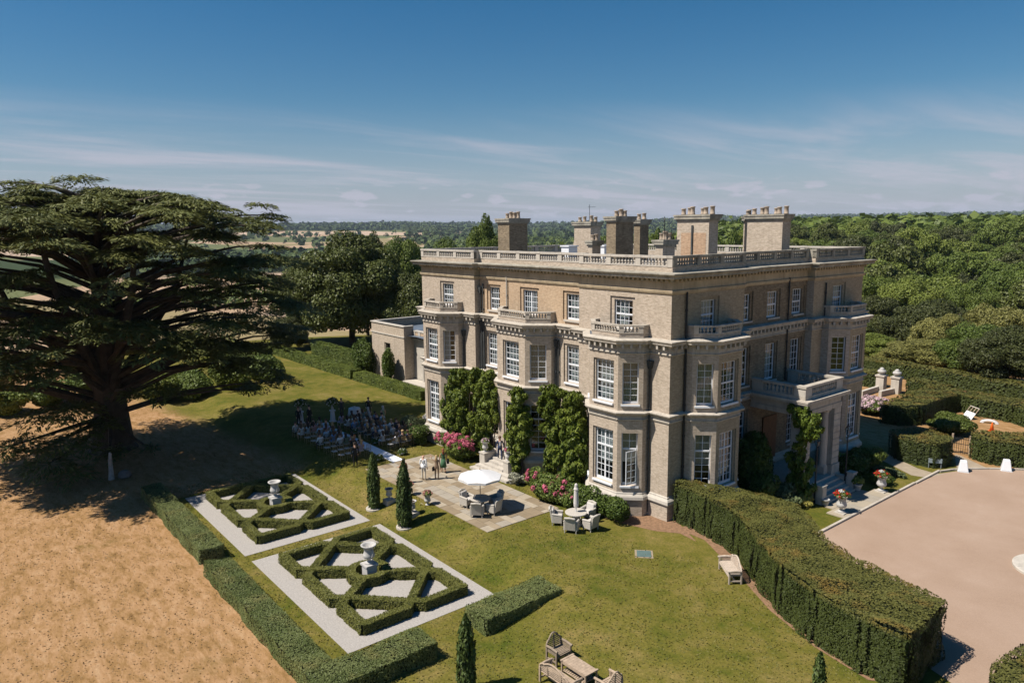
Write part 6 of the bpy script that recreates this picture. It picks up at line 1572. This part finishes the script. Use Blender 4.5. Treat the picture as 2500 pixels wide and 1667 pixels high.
# ================================================================== people
SKIN = [M('skin_fair', (.55, .33, .24), .6, .06, 4.0), M('skin_tan', (.42, .24, .16), .6, .06, 4.0), M('skin_brown', (.22, .12, .075), .6, .06, 4.0)]
HAIR = {k: M('hair_' + k, c, .7, .2, 12.0) for k, c in dict(dark=(.03, .022, .018), brown=(.09, .05, .03), blond=(.38, .26, .13), grey=(.42, .40, .38), red=(.20, .07, .03)).items()}
def cloth(n, c): return M('cloth_' + n, c, .85, .08, 5.0)
CL = dict(white=cloth('white', (.74, .74, .74)), cream=cloth('cream', (.62, .56, .46)), navy=cloth('navy', (.025, .035, .075)), blue=cloth('blue', (.16, .30, .55)), sky=cloth('sky', (.42, .58, .72)), black=cloth('black', (.02, .02, .022)), charcoal=cloth('charcoal', (.06, .06, .065)), teal=cloth('teal', (.09, .26, .30)), orange=cloth('orange', (.60, .17, .05)), pink=cloth('pink', (.60, .30, .32)), sage=cloth('sage', (.22, .30, .20)), green=cloth('green', (.05, .12, .06)), floral=cloth('floral', (.22, .15, .10)), khaki=cloth('khaki', (.30, .24, .15)), lilac=cloth('lilac', (.42, .36, .52)), red=cloth('red', (.45, .05, .05)))
SHOE = M('shoe_leather', (.05, .035, .025), .5, .2, 6.0)

def skin_body(name, J, E, tags):
    """one continuous body grown over a posed skeleton; J: joint -> (x, y, z, r); tags: bone -> material index"""
    ks = list(J); ix = {k: i for i, k in enumerate(ks)}
    m = bpy.data.meshes.new(name + '_rig'); m.from_pydata([J[k][:3] for k in ks], [(ix[a], ix[b]) for a, b in E], [])
    o = bpy.data.objects.new(name + '_rig', m); COL.objects.link(o)
    md = o.modifiers.new('skin', 'SKIN'); md.use_smooth_shade = True
    for i, k in enumerate(ks):
        r = J[k][3]; rx, ry = r if isinstance(r, tuple) else (r, r)
        v = m.skin_vertices[0].data[i]; v.radius = (rx, ry); v.use_root = (k == 'pelvis')
    sb = o.modifiers.new('sub', 'SUBSURF'); sb.levels = 1; sb.render_levels = 1
    dg = bpy.context.evaluated_depsgraph_get(); ev = o.evaluated_get(dg)
    me = bpy.data.meshes.new_from_object(ev); me.name = name
    bpy.data.objects.remove(o); bpy.data.meshes.remove(m)
    segs = [(Vector(J[a][:3]), Vector(J[b][:3]), tags.get(b, tags.get(a, 0))) for a, b in E]
    mi = []
    for p in me.polygons:
        c = p.center; best = None
        for a, b, t in segs:
            ab = b - a; s = max(0., min(1., (c - a).dot(ab) / (ab.length_squared + 1e-9))); dd = (c - a - ab * s).length
            if best is None or dd < best[0]: best = (dd, t)
        mi.append(best[1])
    me.polygons.foreach_set('material_index', mi); me.polygons.foreach_set('use_smooth', [True] * len(mi))
    return me

def rig(pose):
    """default standing adult 1.74 m, facing -y; pose overrides joints"""
    J = dict(pelvis=(0, 0, .95, (.15, .11)), waist=(0, 0, 1.10, (.14, .10)), chest=(0, 0, 1.32, (.17, .11)), neck=(0, .01, 1.47, .06), head0=(0, -.01, 1.56, .085), head1=(0, -.015, 1.67, .085),
             shl=(.19, 0, 1.40, .06), ell=(.25, .03, 1.13, .045), wrl=(.25, -.05, .88, .03), hal=(.25, -.08, .79, (.025, .04)), shr=(-.19, 0, 1.40, .06), elr=(-.25, .03, 1.13, .045), wrr=(-.25, -.05, .88, .03), har=(-.25, -.08, .79, (.025, .04)),
             hil=(.10, 0, .88, .095), knl=(.11, -.01, .50, .065), anl=(.11, .02, .09, .045), tol=(.12, -.15, .04, .04), hir=(-.10, 0, .88, .095), knr=(-.11, -.01, .50, .065), anr=(-.11, .02, .09, .045), tor=(-.12, -.15, .04, .04))
    J.update(pose); return J
EDG = [('pelvis', 'waist'), ('waist', 'chest'), ('chest', 'neck'), ('neck', 'head0'), ('head0', 'head1'), ('chest', 'shl'), ('shl', 'ell'), ('ell', 'wrl'), ('wrl', 'hal'), ('chest', 'shr'), ('shr', 'elr'), ('elr', 'wrr'), ('wrr', 'har'),
       ('pelvis', 'hil'), ('hil', 'knl'), ('knl', 'anl'), ('anl', 'tol'), ('pelvis', 'hir'), ('hir', 'knr'), ('knr', 'anr'), ('anr', 'tor')]
# material slots: 0 skin, 1 top, 2 bottom, 3 shoes
TAG_SUIT = dict(waist=1, chest=1, neck=0, head0=0, head1=0, shl=1, ell=1, wrl=1, hal=0, shr=1, elr=1, wrr=1, har=0, hil=2, knl=2, anl=2, tol=3, hir=2, knr=2, anr=2, tor=3, pelvis=2)
TAG_DRESS = dict(TAG_SUIT, ell=0, wrl=0, elr=0, wrr=0, hil=1, hir=1, knl=1, knr=1, anl=0, anr=0, pelvis=1)

def add_hands(me, J, s=1.0):
    """five bent fingers on each hand, joined into the body mesh"""
    bm = __import__('bmesh').new(); bm.from_mesh(me)
    for sd, sg in (('l', 1), ('r', -1)):
        w = Vector(J['wr' + sd][:3]); h = Vector(J['ha' + sd][:3]); d = (h - w).normalized(); sidev = d.orthogonal().normalized(); up = d.cross(sidev)
        for k in range(5):
            off = sidev * (.028 - .017 * k) if k < 4 else sidev * -.035; ln = (.07, .08, .075, .06, .05)[k]; dd = d if k < 4 else (d - sidev * .8).normalized()
            p0 = h + off - d * (.0 if k < 4 else .035); pts = [p0, p0 + dd * ln * .5 + up * .006, p0 + dd * ln + up * .022]
            t = MB().tube([tuple(p) for p in pts], [.0095, .009, .007], 5)
            vs = [bm.verts.new(v) for v in t.v]
            for f in t.f:
                try: bm.faces.new([vs[i] for i in f])
                except Exception: pass
    bm.to_mesh(me); bm.free()

def hair_mesh(J, long=False, hat=False):
    h = Vector(J['head1'][:3]); m = MB()
    T = Matrix.Translation(h + Vector((0, .02, .0)))
    prof = [(.098, -.03), (.112, .02), (.105, .07), (.07, .11), (.015, .122)]
    m.lathe(prof, 12, T=T)
    if long: m.lathe([(.075, -.30), (.095, -.2), (.10, -.06), (.06, .02)], 10, T=T @ Matrix.Translation((0, .045, 0)))
    return m
def face_mesh(J):
    h = Vector(J['head1'][:3]) + Vector((0, -.088, -.03)); m = MB()
    m.add([(-.014, .0, -.02), (.014, .0, -.02), (0, -.024, -.018), (0, 0, .035)], [(0, 2, 1), (0, 3, 2), (1, 2, 3)], Matrix.Translation(h)); return m
def features(o, J, skin):
    h = Vector(J['head1'][:3])
    obj('nose', face_mesh(J), skin, o)
    for sx in (-1, 1):
        obj('eye', MB().lathe([(.004, -.01), (.012, 0), (.004, .01)], 8, T=Matrix.Translation(h + Vector((sx * .033, -.082, .005)))), HAIR['dark'], o); obj('ear', MB().taper(0, 0, -.03, .03, .008, .016, .012, .022, Matrix.Translation(h + Vector((sx * .09, .01, -.015)))), skin, o)
    obj('mouth', MB().box(-.022, .022, -.004, .004, -.004, .004, Matrix.Translation(h + Vector((0, -.083, -.075)))), M('lips', (.38, .15, .13), .6, .05, 5.0), o)

def person(label, pose, loc, face, mats, tags, hair=None, long=False, s=1.0, hands=True, group=None, extra=None):
    J = rig(pose); me = skin_body('person', J, EDG, tags)
    if hands: add_hands(me, J)
    o = link('person', me, list(mats)); o.location = tuple(float(v) for v in loc); o.rotation_euler = (0, 0, face + math.pi / 2); o.scale = (s, s, s)
    tag(o, label, 'person', group)
    if hair: obj('hair', hair_mesh(J, long), HAIR[hair], o, True)
    features(o, J, mats[0])
    if extra: extra(o, J)
    return o
def skirt(o, J, mat, prof, tilt=None): obj('skirt', MB().lathe(prof, 14, T=tilt), mat, o, True)
Zt = .035
# man in white with a shoulder strap and camera, seen from behind
def ex_man(o, J):
    obj('shirt_tail', MB().lathe([(.178, .80), (.19, .92), (.172, 1.1)], 14, T=Matrix.Diagonal((1, .78, 1, 1))), CL['white'], o, True)
    obj('camera_strap', MB().tube([(.13, -.02, 1.47), (.08, .13, 1.36), (-.06, .155, 1.12), (-.2, .10, .95)], .012, 5), CL['black'], o)
    obj('camera', MB().box(.20, .34, -.15, -.05, .70, .80).lathe([(.045, .72), (.045, .80)], 10, .27, -.19), CL['black'], o)
person('bald man in white shirt and trousers with a camera on a shoulder strap', dict(anl=(.13, .0, .09, .045), tol=(.15, -.15, .04, .04)), (-14.85, -6.85, Zt), R(118), (SKIN[0], CL['white'], CL['cream'], CL['cream']), TAG_SUIT, None, s=1.02, extra=ex_man)
def ex_w1(o, J): obj('handbag', MB().box(.18, .30, -.1, .16, .62, .92), CL['black'], o, bevel=.02)
person('blonde woman in patterned top and dark trousers with her arm raised', dict(ell=(.36, -.12, 1.36, .042), wrl=(.48, -.26, 1.50, .028), hal=(.53, -.31, 1.57, (.025, .035))), (-14.4, -6.1, Zt), R(128), (SKIN[0], CL['floral'], CL['floral'], SKIN[0]), TAG_SUIT, 'blond', True, .94, extra=ex_w1)
def ex_w2(o, J):
    obj('skirt', MB().lathe([(.24, .42), (.20, .7), (.15, 1.02)], 14), CL['green'], o, True); obj('handbag', MB().box(-.42, -.24, -.14, .12, .66, .98), CL['black'], o, bevel=.02)
person('long haired woman in a dark green dress walking with a black bag', dict(knl=(.11, -.14, .50, .065), anl=(.11, -.05, .09, .045), tol=(.12, -.20, .05, .04), knr=(-.11, .04, .50, .065), anr=(-.11, .25, .14, .045), tor=(-.12, .12, .05, .04)), (-15.25, -5.0, Zt), R(150), (SKIN[1], CL['green'], CL['green'], SHOE), TAG_DRESS, 'red', True, .96, extra=ex_w2)
def ex_suit(o, J): obj('shirt_front', MB().box(-.05, .05, -.125, -.105, 1.12, 1.43), CL['white'], o); obj('jacket_hem', MB().lathe([(.165, .84), (.17, .98), (.15, 1.12)], 14, T=Matrix.Diagonal((1, .8, 1, 1))), CL['navy'], o, True)
person('man in a navy suit and open white shirt descending the door steps', dict(knl=(.11, -.20, .53, .065), anl=(.11, -.26, .12, .045), tol=(.12, -.42, .03, .04), anr=(-.11, .18, .12, .045), tor=(-.12, .05, .05, .04), ell=(.27, -.05, 1.14, .045), wrl=(.22, -.22, 1.0, .03), hal=(.18, -.29, .98, (.025, .04))), (-13.35, -1.55, .60), R(-35), (SKIN[1], CL['navy'], CL['navy'], SHOE), TAG_SUIT, 'brown', s=1.0, extra=ex_suit)
def ex_or(o, J): obj('dress', MB().lathe([(.30, .12), (.24, .6), (.16, 1.02)], 14), CL['orange'], o, True)
person('guest in orange half hidden behind the tall cypress', dict(ell=(.3, -.1, 1.15, .042), wrl=(.32, -.28, 1.12, .028), hal=(.33, -.36, 1.12, (.025, .04))), (*G(987, 1180)[:2], Zt), R(170), (SKIN[1], CL['orange'], CL['orange'], SHOE), TAG_DRESS, 'dark', True, .95, extra=ex_or)

# ---- the ceremony on the lawn: aisle, chairs, guests
AY0, AY1 = -6.48, -5.62
tag(obj('aisle_carpet', MB().box(-33.2, -19.5, AY0, AY1, -.02, .05), M('white_runner', (.78, .80, .86), .9, .03, 2.0)), 'long white carpet forming the aisle between the chairs', 'carpet')
GOLDC = M('gilt_wood', (.34, .24, .12), .5, .15, 6.0)
def chiavari(label, loc, rz):
    o = thing('banquet_chair', label, 'chair', loc, rz, 'ceremony chairs')
    f = MB()
    for sx in (-1, 1):
        f.tube([(sx * .18, -.19, 0), (sx * .18, -.19, .45)], .014, 5); f.tube([(sx * .18, .20, 0), (sx * .18, .19, .45), (sx * .175, .24, .92)], .014, 5)
    for z in (.18, .43): f.tube([(-.18, -.19, z), (.18, -.19, z)], .01, 5); f.tube([(-.18, .2, z), (.18, .2, z)], .01, 5)
    for z, y in ((.60, .205), (.90, .238)): f.tube([(-.175, y, z), (.175, y, z)], .012, 5)
    for k in range(5): u = -.12 + k * .06; f.tube([(u, .207, .60), (u, .238, .90)], .007, 4)
    obj('frame', f, GOLDC, o); obj('seat_pad', MB().box(-.19, .19, -.2, .2, .44, .49), CUSH, o, bevel=.02)
    return o
SIT = dict(pelvis=(0, .05, .56, (.16, .13)), waist=(0, .07, .70, (.145, .105)), chest=(0, .06, .93, (.17, .11)), neck=(0, .06, 1.08, .06), head0=(0, .045, 1.17, .085), head1=(0, .04, 1.28, .085), shl=(.19, .06, 1.01, .06), shr=(-.19, .06, 1.01, .06),
           ell=(.24, .02, .76, .045), wrl=(.14, -.2, .66, .03), hal=(.08, -.26, .65, (.025, .035)), elr=(-.24, .02, .76, .045), wrr=(-.14, -.2, .66, .03), har=(-.08, -.26, .65, (.025, .035)),
           hil=(.10, .02, .55, .095), knl=(.12, -.38, .52, .07), anl=(.12, -.36, .09, .045), tol=(.12, -.52, .04, .04), hir=(-.10, .02, .55, .095), knr=(-.12, -.38, .52, .07), anr=(-.12, -.36, .09, .045), tor=(-.12, -.52, .04, .04))
SIT2 = dict(SIT, head0=(.02, .03, 1.17, .085), head1=(.06, .02, 1.27, .085), ell=(.27, .05, .78, .045), wrl=(.28, -.15, .62, .03), hal=(.27, -.24, .60, (.025, .035)), chest=(.02, .03, .93, (.165, .11)))
JS = [rig(SIT), rig(SIT2)]
SITM = [skin_body('guest', JS[0], EDG, TAG_SUIT), skin_body('guest', JS[1], EDG, TAG_SUIT), skin_body('guest', JS[0], EDG, TAG_DRESS), skin_body('guest', JS[1], EDG, TAG_DRESS)]
for m_ in SITM:
    for k in range(4): m_.materials.append(SKIN[0])
HAM = {(j, l): hair_mesh(JS[j], l).mesh('hair') for j in (0, 1) for l in (False, True)}
for m_ in HAM.values(): m_.materials.append(HAIR['dark']); m_.polygons.foreach_set('use_smooth', [True] * len(m_.polygons))
ORD = ['first', 'second', 'third', 'fourth', 'fifth', 'sixth', 'seventh', 'eighth', 'ninth', 'tenth']
rgp = random.Random(12); cnames = list(CL)
chp = None
for row in range(8):
    for blk, ys_ in (('by the parterre', [AY0 - .55 - .52 * k for k in range(5)]), ('by the house', [AY1 + .55 + .52 * k for k in range(6)])):
        for si, yy in enumerate(ys_):
            xx = -30.6 + row * 1.18 + rgp.uniform(-.04, .04); rz_ = -math.pi / 2 + rgp.uniform(-.06, .06)      # sitters look towards -x
            where = f'{ORD[si]} from aisle in {ORD[row]} row {blk}'
            zc0 = hz(xx, yy) + .0
            lab = f'gilt ceremony chair {where}'
            if chp is None: chp = chiavari(lab, (xx, yy, zc0), rz_)
            else: dup(chp, (xx, yy, zc0), rz_, lab, 'ceremony chairs')
            occ = .86 if row < 6 else .55
            if blk.endswith('parterre') and si >= 3: occ *= .45
            if rgp.random() > occ: continue
            dress = rgp.random() < .5; j = rgp.randrange(2); cn2 = rgp.choice(['white', 'blue', 'navy', 'charcoal', 'sky', 'teal', 'orange', 'pink', 'sage', 'floral', 'lilac', 'khaki', 'navy', 'black', 'white'] if dress else ['white', 'navy', 'charcoal', 'blue', 'sky', 'black', 'navy', 'khaki', 'white'])
            g_ = bpy.data.objects.new('person', SITM[(2 if dress else 0) + j]); COL.objects.link(g_); g_.location = (xx, yy, zc0 - .03); g_.rotation_euler = (0, 0, rz_); s_ = rgp.uniform(.92, 1.04); g_.scale = (s_, s_, s_)
            tag(g_, f'seated guest in {cn2} {"dress" if dress else "jacket"} {where}', 'person', 'seated wedding guests')
            for sl, mt in zip(g_.material_slots, (SKIN[rgp.choice((0, 0, 0, 1, 2))], CL[cn2], CL[cn2 if dress else rgp.choice(('navy', 'charcoal', 'khaki', 'black'))], SHOE)): sl.link = 'OBJECT'; sl.material = mt
            hr = rgp.choice(('dark', 'brown', 'blond', 'grey', 'brown', 'dark')); h_ = bpy.data.objects.new('hair', HAM[(j, dress)]); COL.objects.link(h_); h_.parent = g_; h_.material_slots[0].link = 'OBJECT'; h_.material_slots[0].material = HAIR[hr]
# standing figures at the front and at the back
for lb, x, y, fc, top, hr, tg in (('groom in a black suit facing the guests beside the flower stand', -33.3, -6.7, 20, 'black', 'dark', TAG_SUIT), ('best man in a black suit standing left of the groom', -33.5, -7.6, 10, 'black', 'brown', TAG_SUIT), ('registrar in charcoal standing by the white table', -33.9, -3.4, -10, 'charcoal', 'blond', TAG_SUIT),
                                  ('usher in a black suit standing behind the last row on the parterre side', -20.6, -8.9, 175, 'black', 'dark', TAG_SUIT), ('guest in pale sage standing behind the rows near the house', -28.9, -2.0, 190, 'sage', 'grey', TAG_DRESS), ('musician in black sitting out near the white table', -32.6, -1.4, -30, 'black', 'brown', TAG_SUIT)):
    person(lb, {}, (x, y, hz(x, y)), R(fc), (SKIN[0], CL[top], CL[top], SHOE), tg, hr, tg is TAG_DRESS, .98, hands=True)
# flowers
def flower_stand(label, x, y, h, r, n, ped=True):
    o = thing('flower_stand', label, 'flowers', (x, y, hz(x, y)), 0, 'ceremony flowers')
    if ped: obj('pedestal', MB().box(-.24, .24, -.24, .24, 0, .08).taper(0, 0, .081, h - .1, .17, .17, .13, .13).box(-.2, .2, -.2, .2, h - .099, h), CANV, o); obj('vase', MB().lathe([(.07, h), (.12, h + .15), (.06, h + .32), (.1, h + .4)], 12), URN, o)
    zb = h + (.4 if ped else 0); puff('leaves', o, LAUR, (0, 0, zb + r * .35), r, .12, 420, 3, .8); puff('flower_heads', o, WHTF, (0, 0, zb + r * .4), r * 1.02, .14, n, 4, .8, 'stuff'); return o
flower_stand('tall pedestal of white flowers right of the aisle end', -33.0, -4.7, 1.05, .62, 60); flower_stand('tall pedestal of white flowers left of the aisle end', -34.4, -7.0, 1.05, .62, 60)
for k, (x, y) in enumerate(((-20.6, -7.05), (-20.7, -5.0), (-24.5, -5.15), (-24.8, -6.95), (-28.0, -5.15), (-28.3, -6.95))):
    flower_stand(f'bunch of white flowers on the grass at the {ORD[k // 2]} aisle bay {"by the house side" if k in (1, 2, 4) else "by the parterre side"}', x, y, 0.05, .36, 46, False)
tb = thing('ceremony_table', 'small table draped in a white cloth at the head of the lawn', 'table', (-33.4, -2.4, hz(-33.4, -2.4))); obj('tablecloth', MB().lathe([(.62, .08), (.56, .4), (.52, .74), (.50, .76), (.0, .765)], 22), CANV, tb, True); obj('leg', MB().lathe([(.05, 0), (.05, .7)], 8), IRON, tb)
puff('posy', tb, WHTF, (0, 0, .82), .16, .06, 120, 9)
# a sun hat left on the end chair and the guests' paper parasol
# ================================================================== air
hm = bpy.data.materials.new('haze'); hm.use_nodes = True; hn = hm.node_tree.nodes; hn.clear(); ho = hn.new('ShaderNodeOutputMaterial'); hv = hn.new('ShaderNodeVolumePrincipled')
hv.inputs['Density'].default_value = 4.5e-5; hv.inputs['Color'].default_value = (.62, .74, .92, 1); hv.inputs['Anisotropy'].default_value = 0.0
hm.node_tree.links.new(hv.outputs[0], ho.inputs['Volume'])
zmin = float(Z.min()) - 2.0
tag(obj('haze', MB().box(-24000, 24000, -24000, 24000, zmin, 240), hm), 'thin blue summer haze over the whole landscape', 'haze', kind='stuff')
